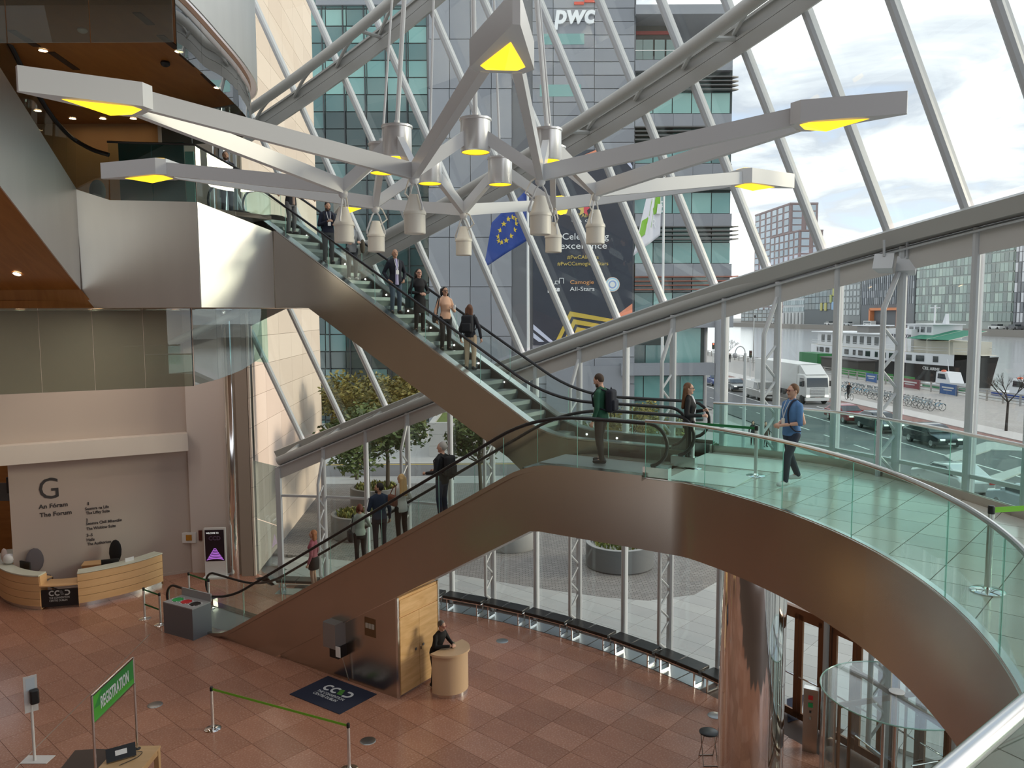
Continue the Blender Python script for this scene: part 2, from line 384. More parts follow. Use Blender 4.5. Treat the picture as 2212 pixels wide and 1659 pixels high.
def ring(tl, a_from, inner=True):
    A = [x for x in np.arange(a_from, 5, -1.6)]
    R1 = lambda dr, t: [dpt(a, t, dr) for a in A]
    mb = MB(); mb.sheet(R1(-.06, tl), R1(-.06, tl+.26), .1); mb.sheet(R1(-.16, tl+.27), R1(.12, tl+.27), .05); mb.sheet(R1(-.02, tl+.32), R1(-.02, tl+.5), .08); mb.sheet(R1(-.16, tl+.5), R1(.12, tl+.5), .05)
    mb.build('ring_girder', GIRDER, upper, ang=25)
    MB().tube(R1(-1.0, tl+.5), .14, 12).build('ring_tube', GIRDER, upper)
    for i, a in enumerate(MA):
        if a > a_from or a < 6: continue
        mb = MB()
        if i % 3 == 0: mb.tube([dpt(a, tl+.5, -1.0), dpt(a, tl+.3, -.05)], .055, 8)
        if i+1 < len(MA): mb.tube(smoothpath([dpt(a, tl+.42, -.1), dpt((a+MA[i+1])/2, tl+.52, -.55), dpt(MA[i+1], tl+.5, -.92)], 4), .05, 8)
        if mb.v: mb.build('ring_strut', GIRDER, upper)
ring(4.35, 84, True); ring(9.6, 93, True); ring(14.85, 95, True)
A_ = [x for x in np.arange(80.5, 5, -1.6)]
mb = MB(); mb.sheet([dpt(a, -.22, -.12) for a in A_], [dpt(a, .05, -.12) for a in A_], .22); mb.build('ring_girder', GIRDER, upper)
for i, a in enumerate(MA):
    if 6 < a < 80:
        k = (80.0-a)/4.68
        q = min(AN, key=lambda z: (wpt(z, WR)-V((dpt(a, 0).x, dpt(a, 0).y, 0))).length); p = wpt(q, WR+.02); MB().tube([dpt(a, -.05, -.1), up(p, wz(p.x, p.y)+.2)], .06, 8).build('ring_strut', GIRDER, upper)
        q2 = q+4.1; p = wpt(min(q2, 84.9), WR+.02); MB().tube([dpt(a, -.05, -.1), up(p, wz(p.x, p.y)+.2)], .045, 8).build('ring_strut', GIRDER, upper)
# wedge-shaped equipment housings hung under the ring tube
for (px, py, sx) in ((1908, 563, -1), (1958, 568, 1)):
    p = wpt(kang(12), WR-.35, 0); c = aty(px, py, p.y); r_ = V((.8, -.6, 0)); u_ = V((.25, .3, .9)).normalized(); f_ = r_.cross(u_)
    mb = MB(); w_, h_ = .17, .15
    A4 = [c+r_*(i*w_)+u_*(j*h_) for i, j in ((-1, -1), (1, -1), (1, 1), (-1, 1))]; B4 = [c-f_*.30+r_*(i*w_*.72)+u_*(j*h_*.72) for i, j in ((-1, -1), (1, -1), (1, 1), (-1, 1))]
    mb.add(A4+B4, [(0, 1, 2, 3), (7, 6, 5, 4), (0, 4, 5, 1), (1, 5, 6, 2), (2, 6, 7, 3), (3, 7, 4, 0)]); mb.tube([c+u_*.1, c+V((0, 0, .38))], .025, 6)
    mb.build('speaker_box', WHITE_STEEL, None, 'grey wedge-shaped box under the sloping tube, '+('left of the pair' if sx < 0 else 'right of the pair'), 'speaker', 'wedge boxes under the ring tube', smooth=False)
# ================================================================== lobby floor
floor = thing('floor', kind='structure')
FA = V((.745, -.667, 0)).normalized(); FB = V((-FA.y, FA.x, 0)); TW, TH = 1.05, .70
fpoly = [(WC.x+17.5*math.cos(math.radians(a)), WC.y+17.5*math.sin(math.radians(a))) for a in np.arange(-20, 86, 2)]+[(-7.8, 25.3), (-9.2, 27.6), (-11, 28), (-20, 28.), (-20, 1)]
mb = MB(); mb.prism([V((x, y, -.25)) for x, y in [(WC.x+18.3*math.cos(math.radians(a)), WC.y+18.3*math.sin(math.radians(a))) for a in np.arange(-20, 90, 3)]+[(-9.2, 28.2), (-24, 28.2), (-24, 1)]], (0, 0, .235)); mb.build('slab', mat('dark_grout', (.10, .065, .05), .6), floor, smooth=False)
GRS = [mat('red_granite_%d' % i, c, .22, 0, .5, var=.16, scale=1.6, speck=sp, sscale=24) for i, (c, sp) in enumerate((((.375, .178, .118), (.48, .265, .195)), ((.33, .155, .102), (.43, .235, .172)), ((.41, .205, .142), (.53, .31, .235))))]
cells = []
for i in range(-40, 40):
    for j in range(-10, 50):
        o = FA*(i*TW)+FB*(j*TH)+V((-1.18, 17.56, 0))-FB*(24*TH); g = .004
        cell = [(o+FA*x+FB*y) for x, y in ((g, g), (TW-g, g), (TW-g, TH-g), (g, TH-g))]; cell = [(p.x, p.y) for p in cell]
        if o.y < 9 or o.x < -21 or o.x > 10: continue
        ins = [inpoly(p, fpoly) for p in cell]
        if not any(ins): continue
        poly = cell if all(ins) else clip_poly(fpoly, cell)
        if len(poly) > 2 and parea(poly) > .01: cells.append((o.length, o+FA*TW/2+FB*TH/2, poly, all(ins)))
def vis(c): # roughly inside the picture
    v_ = V((c.x, c.y, 0))-CAM; d_ = v_.dot(FW); return d_ > 1 and abs(v_.x/d_) < .69 and v_.dot(UPV)/d_ > -.56
cells.sort(key=lambda c: (not vis(c[1]), c[0]))
tmesh = []
for m_ in GRS:
    b = MB(); o = V((0, 0, 0)); g = .004; b.prism([(-TW/2+g, -TH/2+g, -.02), (TW/2-g, -TH/2+g, -.02), (TW/2-g, TH/2-g, -.02), (-TW/2+g, TH/2-g, -.02)], (0, 0, .02)); tmesh.append(b.mesh('tile', m_, smooth=False))
rest = MB(); cnt = 0; rzt = math.atan2(FA.y, FA.x)
for d_, c, poly, full in cells:
    r = random.choice((0, 0, 1, 1, 2))
    if cnt < 298:
        if full: inst('tile', tmesh[r], floor, (c.x, c.y, 0), rzt)
        else: MB().prism([V((x, y, -.02)) for x, y in poly], (0, 0, .02)).build('tile', GRS[r], floor, smooth=False)
        cnt += 1
    else: rest.cur = r; rest.prism([V((x, y, -.02)) for x, y in poly], (0, 0, .02))
rest.build('tile_field', GRS, floor, kind='stuff', smooth=False)
GRILLE = mat('steel_floor_grille', (.50, .55, .57), .3, .9)
for k in range(-1, 9):
    for h in (0, .5):
        a0, a1 = kang(k)*(1-h)+kang(k+1)*h, kang(k)*(.5-h)+kang(k+1)*(.5+h)
        mb = MB(); mb.prism([wpt(a0-.06, 17.52, -.02), wpt(a1+.06, 17.52, -.02), wpt(a1+.06, 18.08, -.02), wpt(a0-.06, 18.08, -.02)], (0, 0, .024)); mb.build('floor_grille', GRILLE, floor, smooth=False)
for px, py in ((335, 1522), (795, 1600), (1085, 1384), (1545, 1545)):
    mb = MB(); p = atz(px, py, 0); mb.lathe(p, [(.001, .012), (.15, .012), (.165, .006), (.17, 0)], 28); mb.build('floor_disc', mat('dull_steel_disc', (.35, .36, .36), .35, 1), floor)
# ------------------------------------------------------------------ benches
LEATHER = mat('black_leather', (.018, .017, .016), .32, 0, .5, bump=.25, bscale=9)
def make_bench():
    t = thing('bench', loc=(0, 0, 0)); L, W = 1.36, .46
    for s in (-1, 1):
        mb = MB(); mb.box((s*L/4, 0, .425), (L/2-.012, W, .09)); o = mb.build('seat_cushion', LEATHER, t); bv = o.modifiers.new('bevel', 'BEVEL'); bv.width = .018; bv.segments = 2
    MB().box((0, 0, .365), (L-.06, W-.06, .03)).build('seat_frame', CHROME, t, smooth=False)
    for s in (-1, 1):
        mb = MB(); x = s*(L/2-.16); mb.box((x, -W/2+.05, .175), (.035, .035, .35)); mb.box((x, W/2-.05, .175), (.035, .035, .35)); mb.box((x, 0, .018), (.035, W-.1, .035)); mb.build('leg_frame', CHROME, t, smooth=False)
    return t
proto = make_bench(); names = {-1: 'black leather bench behind the lower escalator, left of the stone wall', 2: 'black leather bench partly hidden by the maple cupboard', 3: 'black leather bench between the first two truss columns right of the cupboard', 4: 'second full black leather bench right of the maple cupboard', 5: 'third full black leather bench right of the maple cupboard', 6: 'fourth full black leather bench along the glass wall', 7: 'creased black leather bench, fifth along the glass wall', 8: 'creased black leather bench just left of the chrome column', 9: 'black leather bench half hidden by the chrome column'}
first = True
for k, lab in names.items():
    t = proto if first else copy_tree(proto); first = False
    a = (kang(k)+kang(k+1))/2; t.location = wpt(a, 17.72, .004); t.rotation_euler = (0, 0, math.radians(a-90)); props(t, lab, 'bench', 'benches along the glass wall')
# ================================================================== bridge
EU = V((.831, -.556, 0)).normalized(); EW = V((-EU.y, EU.x, 0))
def E(s, w, z): return EU*s+EW*w+V((0, 0, z))
Z1, Z2 = 5.95, 11.9
NC = (-3.59, 9.03); NR = 8.21
inner = [E(-5.9, 13.18, 0), E(-5.5, 13.18, 0), E(-5.1, 13.18, 0)]+arc(NC, NR, 33.6, -52, 44)
outer = smoothpath([E(-5.85, 16.85, 0), V((5.35, 16.72, 0)), V((6.44, 15.65, 0)), V((7.0, 14.5, 0)), V((7.33, 13.3, 0)), V((7.6, 11.6, 0)), V((7.85, 9.5, 0)), V((7.9, 7, 0)), V((7.7, 4, 0)), V((7.2, 1, 0))], 5)
bridge = thing('floor_bridge', kind='structure', loc=(4, 12, Z1))
deck = [(p.x, p.y) for p in inner]+[(p.x, p.y) for p in outer[::-1]]
mb = MB(); n = len(deck); mb.add([V((x, y, Z1-.02)) for x, y in deck], [tuple(range(n))]); mb.build('deck', mat('pale_grout', (.30, .30, .28), .5), bridge, smooth=False)
mb = MB(); mb.add([V((x, y, 4.65)) for x, y in deck], [tuple(range(n))[::-1]]); mb.build('soffit', STEEL, bridge, smooth=False)
BRT = [mat('pale_stone_%d' % i, c, .16, 0, .6, var=.08, scale=2) for i, c in enumerate(((.52, .50, .45), (.48, .465, .42), (.55, .53, .475)))]
BA = FA.copy(); BB = V((-BA.y, BA.x, 0)); tw = .6
gap = .006
for i in range(-30, 30):
    for j in range(-5, 45):
        o = BA*(i*.65-2.92)+BB*(j*.65); cell = [(o+BA*x+BB*y) for x, y in ((gap, gap), (.65-gap, gap), (.65-gap, .65-gap), (gap, .65-gap))]; cell = [(p.x, p.y) for p in cell]
        if o.y < 3: continue
        poly = clip_poly(deck, cell)
        if len(poly) > 2 and parea(poly) > .004: MB().prism([V((x, y, Z1-.02)) for x, y in poly], (0, 0, .02)).build('tile', random.choice(BRT), bridge, smooth=False)
# stainless side panels, inner and outer
def strip(path, z0, z1, name, m_, parent, step, th=.02, gp=.006):
    L = resample(path, .18); per = max(2, int(step/.18)); i = 0
    while i < len(L)-1:
        seg = L[i:i+per+1]
        if len(seg) > 1: MB().sheet([up(p, z0) for p in seg], [up(p, z1) for p in seg], th).build(name, m_, parent)
        i += per
strip(inner, 4.65, Z1+.04, 'side_panel', STEEL, bridge, 2.6)
strip(outer, 4.65, Z1+.02, 'outer_panel', STEEL, bridge, 3.0, -.02)
mb = MB(); mb.sheet([up(p, Z1+.045) for p in inner], [up(p, Z1+.045) for p in offset_path(inner, .07)], .015); mb.build('edge_strip', SATIN, bridge)
strip(offset_path(outer, -.06), Z1, Z1+.16, 'skirting', STEEL, bridge, 3.0)
# balustrades: glass sheets under a tube
def balustrade(name, path, z, h, joints, lab, loc, top=SATIN, r=.032):
    t = thing(name, lab, 'balustrade', loc=loc)
    for a, b in zip(joints, joints[1:]):
        seg = path[a:b+1]
        if len(seg) < 2: continue
        s0 = seg[0].lerp(seg[1], .03); s1 = seg[-1].lerp(seg[-2], .03); seg = [s0]+seg[1:-1]+[s1]
        g = MB().sheet([up(p, z) for p in seg], [up(p, z+h-.03) for p in seg], .015).build('glass_panel', GL_BAL, t)
        for e in (s0,):
            MB().tube([up(e, z+.02), up(e, z+h-.04)], .006, 5).build('joint', GL_EDGE, t)
    MB().tube([up(p, z+h) for p in path], r, 10).build('handrail', top, t)
    return t
ip = resample(inner, .2); np_ = len(ip)
ip_near = offset_path(ip, .05)
def idx_at(path, px, z):
    best = min(range(len(path)), key=lambda i: abs((up(path[i], z)-CAM).dot(CX)/(up(path[i], z)-CAM).dot(FW)*FPX+1106-px)); return best
js = [0]+[idx_at(ip_near[:int(np_*.72)], p, Z1) for p in (1520, 1683, 1840, 2040)]; last = js[-1]
js = sorted(set(js))+[last+7*i for i in range(1, 9) if last+7*i < np_-1]+[np_-1]
balustrade('balustrade', ip_near, Z1+.04, 1.06, js, 'curved glass balustrade with steel handrail on the near edge of the bridge', (3, 12, Z1))
op = resample(offset_path(outer, -.12), .2)
balustrade('balustrade', op, Z1+.16, .94, list(range(0, len(op), 9))+[len(op)-1], 'glass balustrade with steel handrail on the bridge side by the glazed wall', (6, 13, Z1))
# pale threshold mats by the escalators
for s0, s1, w0, w1, lab in ((-5.6, -4.3, 13.5, 14.6, 'pale landing plate at the head of the lower escalator'), (-5.9, -4.0, 15.2, 16.5, 'pale landing plate at the foot of the upper escalator')):
    mb = MB(); mb.prism([E(s0, w0, Z1+.001), E(s1, w0, Z1+.001), E(s1, w1, Z1+.001), E(s0, w1, Z1+.001)], (0, 0, .012)); mb.build('landing_plate', mat('pale_comb_plate', (.66, .70, .66), .3), None, lab, 'plate', smooth=False)
# stanchions with belts
def stanchion(p, lab, belt=None, h=.96, belts=None, grp=None, beltcol=(.01, .012, .012)):
    t = thing('barrier_post', lab, 'barrier post', loc=p, group=grp)
    mb = MB(); mb.lathe(p, [(.0, 0), (.175, 0), (.178, .01), (.16, .022), (.05, .035), (.03, .06), (0.0, .06)], 28); mb.build('base', CHROME, t)
    MB().tube([p+V((0, 0, .03)), p+V((0, 0, h-.06))], .034, 14).build('pole', mat('bright_steel_pole', (.74, .74, .74), .34, .8), t)
    MB().lathe(p+V((0, 0, h-.09)), [(0, 0), (.034, 0), (.036, .07), (.03, .09), (0, .09)], 14).build('cap', mat('black_plastic', (.015, .015, .016), .4), t)
    return t
GREEN = mat('lime_green_belt', (.20, .55, .035), .6)
DGREEN = mat('dark_green_belt', (.01, .16, .045), .6)
def belt(a, b, lab, m_=GREEN, hgt=.05):
    mb = MB(); a, b = V(a), V(b); d = (b-a).normalized(); a2, b2 = a+d*.035, b-d*.035
    mb.bar(a2, b2, .004, hgt); return mb.build('barrier_belt', m_, None, lab, 'belt')
# ================================================================== escalators
def smooth_profile(pts, r=.6, n=6):
    # rounded polyline in (s, z)
    out = [pts[0]]
    for a, b, c in zip(pts, pts[1:], pts[2:]):
        A, B, C_ = V((*a, 0)), V((*b, 0)), V((*c, 0)); d1 = min(r, (A-B).length*.49); d2 = min(r, (C_-B).length*.49)
        p, q = B+(A-B).normalized()*d1, B+(C_-B).normalized()*d2
        for i in range(n+1):
            t = i/n; x = p*(1-t)**2+B*2*t*(1-t)+q*t*t; out.append((x.x, x.y))
    return out+[pts[-1]]
STEPM = mat('grey_step_metal', (.17, .20, .195), .45, .3)
RISER = mat('grey_green_riser', (.17, .205, .20), .45, .4)
SKIRT = mat('dark_skirt_panel', (.13, .12, .11), .35, .6)
LAMP = mat('white_skirt_lamp', (1, 1, 1), .3, emit=(1, .97, .92), estr=9)
def escalator(lab, loc, line, deck_off, under, w0, w1, sgn, nstart, nend, hand, panel_s, drop=0., lip=0.):
    # line: (s,z) step line; sgn +1 when it climbs with s
    t = thing('escalator', lab, 'escalator', loc=loc)
    dk = smooth_profile(line, .7); dk = [(s, z+deck_off) for s, z in dk]
    wc0, wc1 = w0+.26, w1-.26
    if lip: MB().sheet([E(s, w0, z-.04) for s, z in dk], [E(s, w0, z+lip) for s, z in dk], .10).build('deck_lip', STEEL, t)
    for (a, b, nm) in ((w0, wc0, 'near_deck'), (wc1, w1, 'far_deck')):
        MB().sheet([E(s, a, z) for s, z in dk], [E(s, b, z) for s, z in dk], .03).build(nm, SATIN if deck_off > .1 else STEEL, t)
    for wv, nm, th in ((wc0, 'near_skirt', .01), (wc1, 'far_skirt', -.01)):
        MB().sheet([E(s, wv, z) for s, z in dk], [E(s, wv, z-.45) for s, z in dk], th).build(nm, SKIRT, t)
    # cladding: near and far side between the deck and the underside, cut into panels
    def zof(pl, s):
        for (a, za), (b, zb) in zip(pl, pl[1:]):
            if a <= s <= b: return za+(zb-za)*(s-a)/(b-a) if b > a else za
        return pl[0][1] if s < pl[0][0] else pl[-1][1]
    for wv, nm, th in ((w0, 'near_cladding', -.015), (w1, 'far_cladding', .015)):
        for a, b in zip(panel_s, panel_s[1:]):
            ss = [a+(b-a)*i/8 for i in range(9)]
            top = [E(s, wv, zof(dk, s)-.005) for s in ss]; bot = [E(s, wv, min(zof(under, s), zof(dk, s)-.02)) for s in ss]
            MB().sheet(top, bot, th).build(nm, STEEL, t)
    us = sorted(set([s for s, z in under]+[panel_s[0], panel_s[-1]])); us = [s for s in us if panel_s[0] <= s <= panel_s[-1]]
    MB().sheet([E(s, w0+.01, zof(under, s)) for s in us], [E(s, w1-.01, zof(under, s)) for s in us], .02).build('underside', STEEL, t, ang=10)
    # steps
    (sa, za), (sb, zb) = line[nstart], line[nend]; run = .40; za -= drop; zb -= drop; N = int(abs(sb-sa)/run); rise = (zb-za)/N*1.0
    b = MB(); b.cur = 0; b.box((0, 0, -.02), (run, wc1-wc0-.02, .04)); b.cur = 1
    prof = [(-sgn*run/2-sgn*.012, .0), (-sgn*run/2-sgn*.03, -.09), (-sgn*run/2-sgn*.012, -.17), (-sgn*run/2, -.24)]
    for (x0, z0), (x1, z1) in zip(prof, prof[1:]): b.quad((x0, -(wc1-wc0)/2+.01, z0), (x0, (wc1-wc0)/2-.01, z0), (x1, (wc1-wc0)/2-.01, z1), (x1, -(wc1-wc0)/2+.01, z1))
    b.cur = 0; sm = b.mesh('step', [STEPM, RISER], smooth=False)
    t['steps'] = N; treads = []
    for i in range(N):
        s = sa+(sb-sa)*(i+.5)/N; z = za+(zb-za)*(i+(1 if sgn > 0 else 0))/N; z = max(z, line[0][1]+.02 if sgn > 0 else -9)
        inst('step', sm, t, E(s, (w0+w1)/2, z), math.atan2(EU.y, EU.x)); treads.append((s, z))
    (e0, ez0), (e1, ez1) = line[0], line[-1]
    for s0, s1, z in ((e0, line[1][0], ez0), (line[-2][0], e1, ez1)):
        MB().prism([E(s0, wc0, z-.03), E(s1, wc0, z-.03), E(s1, wc1, z-.03), E(s0, wc1, z-.03)], (0, 0, .042)).build('comb_plate', mat('comb_plate_metal', (.36, .385, .375), .38, .6), t, smooth=False)
    # handrails with rounded ends, glass between deck and rail
    for wv, h in zip((w0+.13, w1-.13), hand):
        hp = smooth_profile([(s, z+h) for s, z in line], 1.1, 8); a, z0 = hp[0]; e, z1 = hp[-1]; R_ = .40
        lo = [(a-R_*math.sin(q), z0-R_+R_*math.cos(q)) for q in np.linspace(math.pi*.93, 0.12, 10)]; hi = [(e+R_*math.sin(q), z1-R_+R_*math.cos(q)) for q in np.linspace(.12, math.pi*.93, 10)]
        full = lo+hp+hi
        MB().tube([E(s, wv, z) for s, z in full], .036, 8).build('handrail', BLACK_RUBBER, t)
        S = np.linspace(a-R_*.7, e+R_*.7, int((e-a)/1.55)+1)
        for p, q in zip(S, S[1:]):
            ss = np.linspace(p+.006, q-.006, 7)
            MB().sheet([E(s, wv, zof(dk, s)) for s in ss], [E(s, wv, zof(hp, s)-.05-(.05 if s < a or s > e else 0)) for s in ss], .012).build('glass_panel', GL_ESC, t)
            MB().tube([E(p, wv, zof(dk, p)), E(p, wv, zof(hp, p)-.07)], .006, 5).build('joint', GL_EDGE, t)
        for (s_, zz_) in ((a-R_*.5, ez0), (e+R_*.5, ez1)):
            MB().box(E(s_, wv, zz_+.1), (.5, .16, .2), rz=math.atan2(EU.y, EU.x)).build('newel_base', SATIN, t)
    S = np.arange(line[1][0]+.3, line[-2][0]+1.5, .8)
    for s in S:
        z = zof(dk, s)-.10; MB().ball(E(s, wc1-.012, z), .022, 8).build('skirt_lamp', LAMP, t)
    return t, treads
LOW = [(-21.1, 0.0), (-18.73, 0.0), (-8.33, 6.0), (-5.9, 6.0)]
low_under = [(-21.6, -.2), (-16.43, 0.0), (-8.34, 4.65), (-5.8, 4.65)]
esc_low, low_treads = escalator('stainless clad escalator rising from the lobby floor to the bridge', E(-12, 14, 0), LOW, .0, low_under, 13.18, 14.78, 1, 1, 2, (1.0, 1.0), [-21.6, -18.7, -16.43, -12.6, -9.1, -7.2, -5.85], .14, .06)
UPP = [(-21.2, Z2), (-19.57, Z2), (-9.21, 5.95), (-6.3, 5.95)]
upp_under = [(-21.2, 9.25), (-17.05, 9.25), (-10.2, 5.60), (-9.2, 4.8), (-5.85, 4.65)]
esc_upp, upp_treads = escalator('stainless clad escalator climbing from the bridge to the upper gallery', E(-13, 16, Z1), UPP, .27, upp_under, 15.2, 16.75, -1, 1, 2, (1.12, 1.12), [-18.45, -15.6, -12.3, -9.6, -7.4, -5.85])
# stainless wall and maple cupboard under the lower escalator
wl_ = thing('wall_understair', kind='structure')
MB().sheet([E(-16.3, 13.26, 0), E(-12.16, 13.26, 0)], [E(-16.3, 13.26, .08), E(-12.16, 13.26, 2.44)], .02).build('steel_panel', STEEL, wl_)
MB().box(E(-12.14, 13.26, 1.22), (.06, .06, 2.44), rz=math.atan2(EU.y, EU.x)).build('corner_post', SATIN, wl_)
MB().box(E(-12.14, 14.75, 1.22), (.06, .06, 2.44), rz=math.atan2(EU.y, EU.x)).build('corner_post', SATIN, wl_)
MAPLE = wood('maple_veneer', (.60, .36, .15), (.76, .50, .25), 1.2, (1, 1, 6), .38)
cup = thing('cupboard', 'tall pale maple double-door cupboard under the escalator', 'cupboard', loc=E(-12.1, 14, 0))
def slab_w(s, wa, wb, za, zb, th=.03): return MB().prism([E(s, wa, za), E(s, wb, za), E(s, wb, zb), E(s, wa, zb)], EU*th)
slab_w(-12.2, 13.29, 14.72, .04, 2.42, .06).build('carcass', MAPLE, cup, smooth=False)
for a, b in ((13.32, 13.995), (14.005, 14.69)):
    d = slab_w(-12.14, a, b, .06, 1.93, .03).build('door', MAPLE, cup, smooth=False)
    wv = 13.86 if a < 13.6 else 14.14
    MB().lathe(E(-12.105, wv, 1.0 if a < 13.6 else 1.02), [(0, 0), (.035, 0), (.035, .006), (0, .006)], 14, axis=EU).build('lock', mat('grey_lock', (.2, .2, .21), .4, .5), d)
slab_w(-12.14, 13.32, 14.69, 1.96, 2.36, .03).build('top_panel', MAPLE, cup, smooth=False)
MB().box(E(-12.09, 14.02, .98), (.03, .03, .08), rz=math.atan2(EU.y, EU.x)).build('padlock', CHROME, cup)
# ------------------------------------------------------------------ fittings on the steel wall
sp = E(-14.1, 13.13, 0)
wt = thing('water_dispenser', 'grey wall-mounted bottle filler on the steel wall under the escalator', 'water dispenser', loc=up(sp, .55))
fx, fy = EU, EW
def sbox(c, sz): b = MB(); b.box(c, sz, rz=math.atan2(EU.y, EU.x)); return b
sbox(E(-14.05, 13.07, 1.22), (.42, .36, .62)).build('body', mat('grey_enamel', (.30, .31, .32), .35, .6), wt, smooth=False)
sbox(E(-14.29, 13.05, 1.24), (.03, .24, .42)).build('alcove', mat('pale_blue_plastic', (.42, .48, .52), .4), wt, smooth=False)
sbox(E(-14.31, 13.05, 1.20), (.015, .08, .26)).build('nozzle_plate', DARK, wt, smooth=False)
sbox(E(-14.31, 13.05, 1.48), (.012, .16, .05)).build('display', mat('cyan_label', (.1, .45, .62), .4), wt, smooth=False)
sbox(E(-13.97, 13.1, .80), (.3, .28, .3)).build('drain_box', mat('black_enamel', (.012, .012, .014), .3), wt, smooth=False)
sbox(E(-13.75, 12.89, .88), (.16, .01, .26)).build('notice', mat('white_paper', (.8, .8, .8), .7), wt, smooth=False)
MB().tube([E(-13.85, 13.1, .7), E(-13.7, 13.18, .05)], .015, 6).build('pipe', SATIN, wt)
sw = thing('switch_plate', 'square brass-framed triple switch plate on the steel wall', 'switch plate', loc=E(-13.0, 13.24, 1.3))
sbox(E(-13.0, 13.245, 1.55), (.36, .02, .46)).build('plate', mat('dark_brass', (.20, .14, .08), .35, .8), sw, smooth=False)
for i in range(3): sbox(E(-13.1+.1*i, 13.228, 1.58), (.075, .02, .12)).build('switch', mat('cream_plastic', (.45, .42, .36), .4), sw, smooth=False)
# ================================================================== upper gallery on the left
ZB = 9.26
gA = E(-18.46, 15.17, 0); YB = 20.9
gB = aty(425, 436, YB); gC = aty(238, 432, YB); gD = aty(163, 408, YB); gE = aty(0, 150, 17.1)
inc = (gE-gD); gF = gD+inc*2.2                                   # inclined flight runs on towards the viewer
incB0 = onplane(172, 625, gD, V((inc.y, -inc.x, 0))); incB1 = onplane(0, 405, gD, V((inc.y, -inc.x, 0))); incdb = (incB1-incB0); incB2 = incB0+incdb*2.2
gal = thing('floor_gallery', kind='structure', loc=(-9, 22, 9.25))
aTop = up(gA, 11.46)
def facet(name, poly, th=.03, m_=SILVER):
    poly = [V(p) for p in poly]; nrm = (poly[1]-poly[0]).cross(poly[2]-poly[0]).normalized()
    return MB().prism(poly, nrm*th).build(name, m_, gal, smooth=False)
facet('parapet_panel', [up(gA, ZB), aTop, gB, up(gB, ZB)])
mid = aty(333, 434, YB)
facet('parapet_panel', [up(gB, ZB), gB, up(mid, mid.z), up(mid, ZB)]); facet('parapet_panel', [up(mid, ZB), mid, gC, up(gC, ZB)])
low_c = aty(205, 661, YB)
facet('parapet_panel', [up(gC, ZB), gC, gD, aty(172, 625, YB), up(low_c, ZB)])
facet('parapet_panel', [incB0, gD, gE, incB1]); facet('parapet_panel', [incB1, gE, gF, incB2])
WOODC = wood('amber_wood_ceiling', (.30, .115, .026), (.38, .16, .04), .8, (6, 1, 1), .35)
lw = V((-5.5, .2, 0))
MB().prism([low_c, incB0, incB0+lw, low_c+lw], (0, 0, .03)).build('flight_soffit', WOODC, gal, smooth=False)
MB().prism([incB0, incB2, incB2+lw, incB0+lw], (0, 0, .03)).build('flight_soffit', WOODC, gal, smooth=False)
slabp = [up(gA, 0), up(gB, 0), up(gC, 0), up(gD, 0), V((-22, 20.9, 0)), V((-22, 27, 0)), V((-9, 27, 0)), E(-20.6, 17.0, 0), E(-19.6, 17.0, 0), E(-19.6, 15.2, 0)]
MB().prism([up(p, ZB) for p in slabp], (0, 0, .2)).build('soffit_slab', WOODC, gal, smooth=False)
MB().prism([up(p, Z2-.12) for p in slabp], (0, 0, .12)).build('floor_slab', mat('gallery_carpet', (.16, .14, .12), .8), gal, smooth=False)
def gal_bal(name, bot, top, lab, loc, rail_m=BLACK_RUBBER, cut=1.3):
    t = thing(name, lab, 'balustrade', loc=loc)
    MB().tube(smoothpath(top, 4) if len(top) > 4 else top, .055 if len(top) > 4 else .03, 8).build('handrail', rail_m, t)
    for (a, b), (c, d) in zip(zip(bot, bot[1:]), zip(top, top[1:])):
        n_ = max(1, round((b-a).length/cut))
        for i in range(n_):
            p = [a.lerp(b, (i+.008)/n_), a.lerp(b, (i+.992)/n_), c.lerp(d, (i+.992)/n_), c.lerp(d, (i+.008)/n_)]
            nn = (p[1]-p[0]).cross(p[3]-p[0]).normalized()*.012; MB().prism(p, nn).build('glass_panel', GL_GAL, t, smooth=False)
    for p, q in (list(zip(bot, top))[1:-1] if len(top) < 5 else []): MB().tube([p, q], .016, 6).build('post', rail_m, t)
    return t
tB = aty(418, 312, YB); tB = up(gB, tB.z); tC = up(gC, aty(222, 306, YB).z)
tA = up(gA, 12.72)
gal_bal('balustrade', [aTop, gB, gC], [tA, tB, tC], 'glass screen with dark rail above the silver parapet of the upper gallery', up(gB, Z2))
_px = ((235, 334, 431), (200, 323, 420), (165, 304, 408), (144, 287, 378), (114, 253, 333), (81, 202, 282), (43, 137, 224), (0, 58, 157))
def _yy(px): return YB if px > 163 else YB+(17.1-YB)*(163-px)/163
rt_ = [aty(a, b, _yy(a)) for a, b, c in _px]; rb_ = [aty(a, c, _yy(a)) for a, b, c in _px]; rt_.append(rt_[-1]+inc*1.2); rb_.append(rb_[-1]+inc*1.2)
gal_bal('balustrade', rb_, rt_, 'sloping glass balustrade with thick black handrail at upper left', up(gD, Z2))
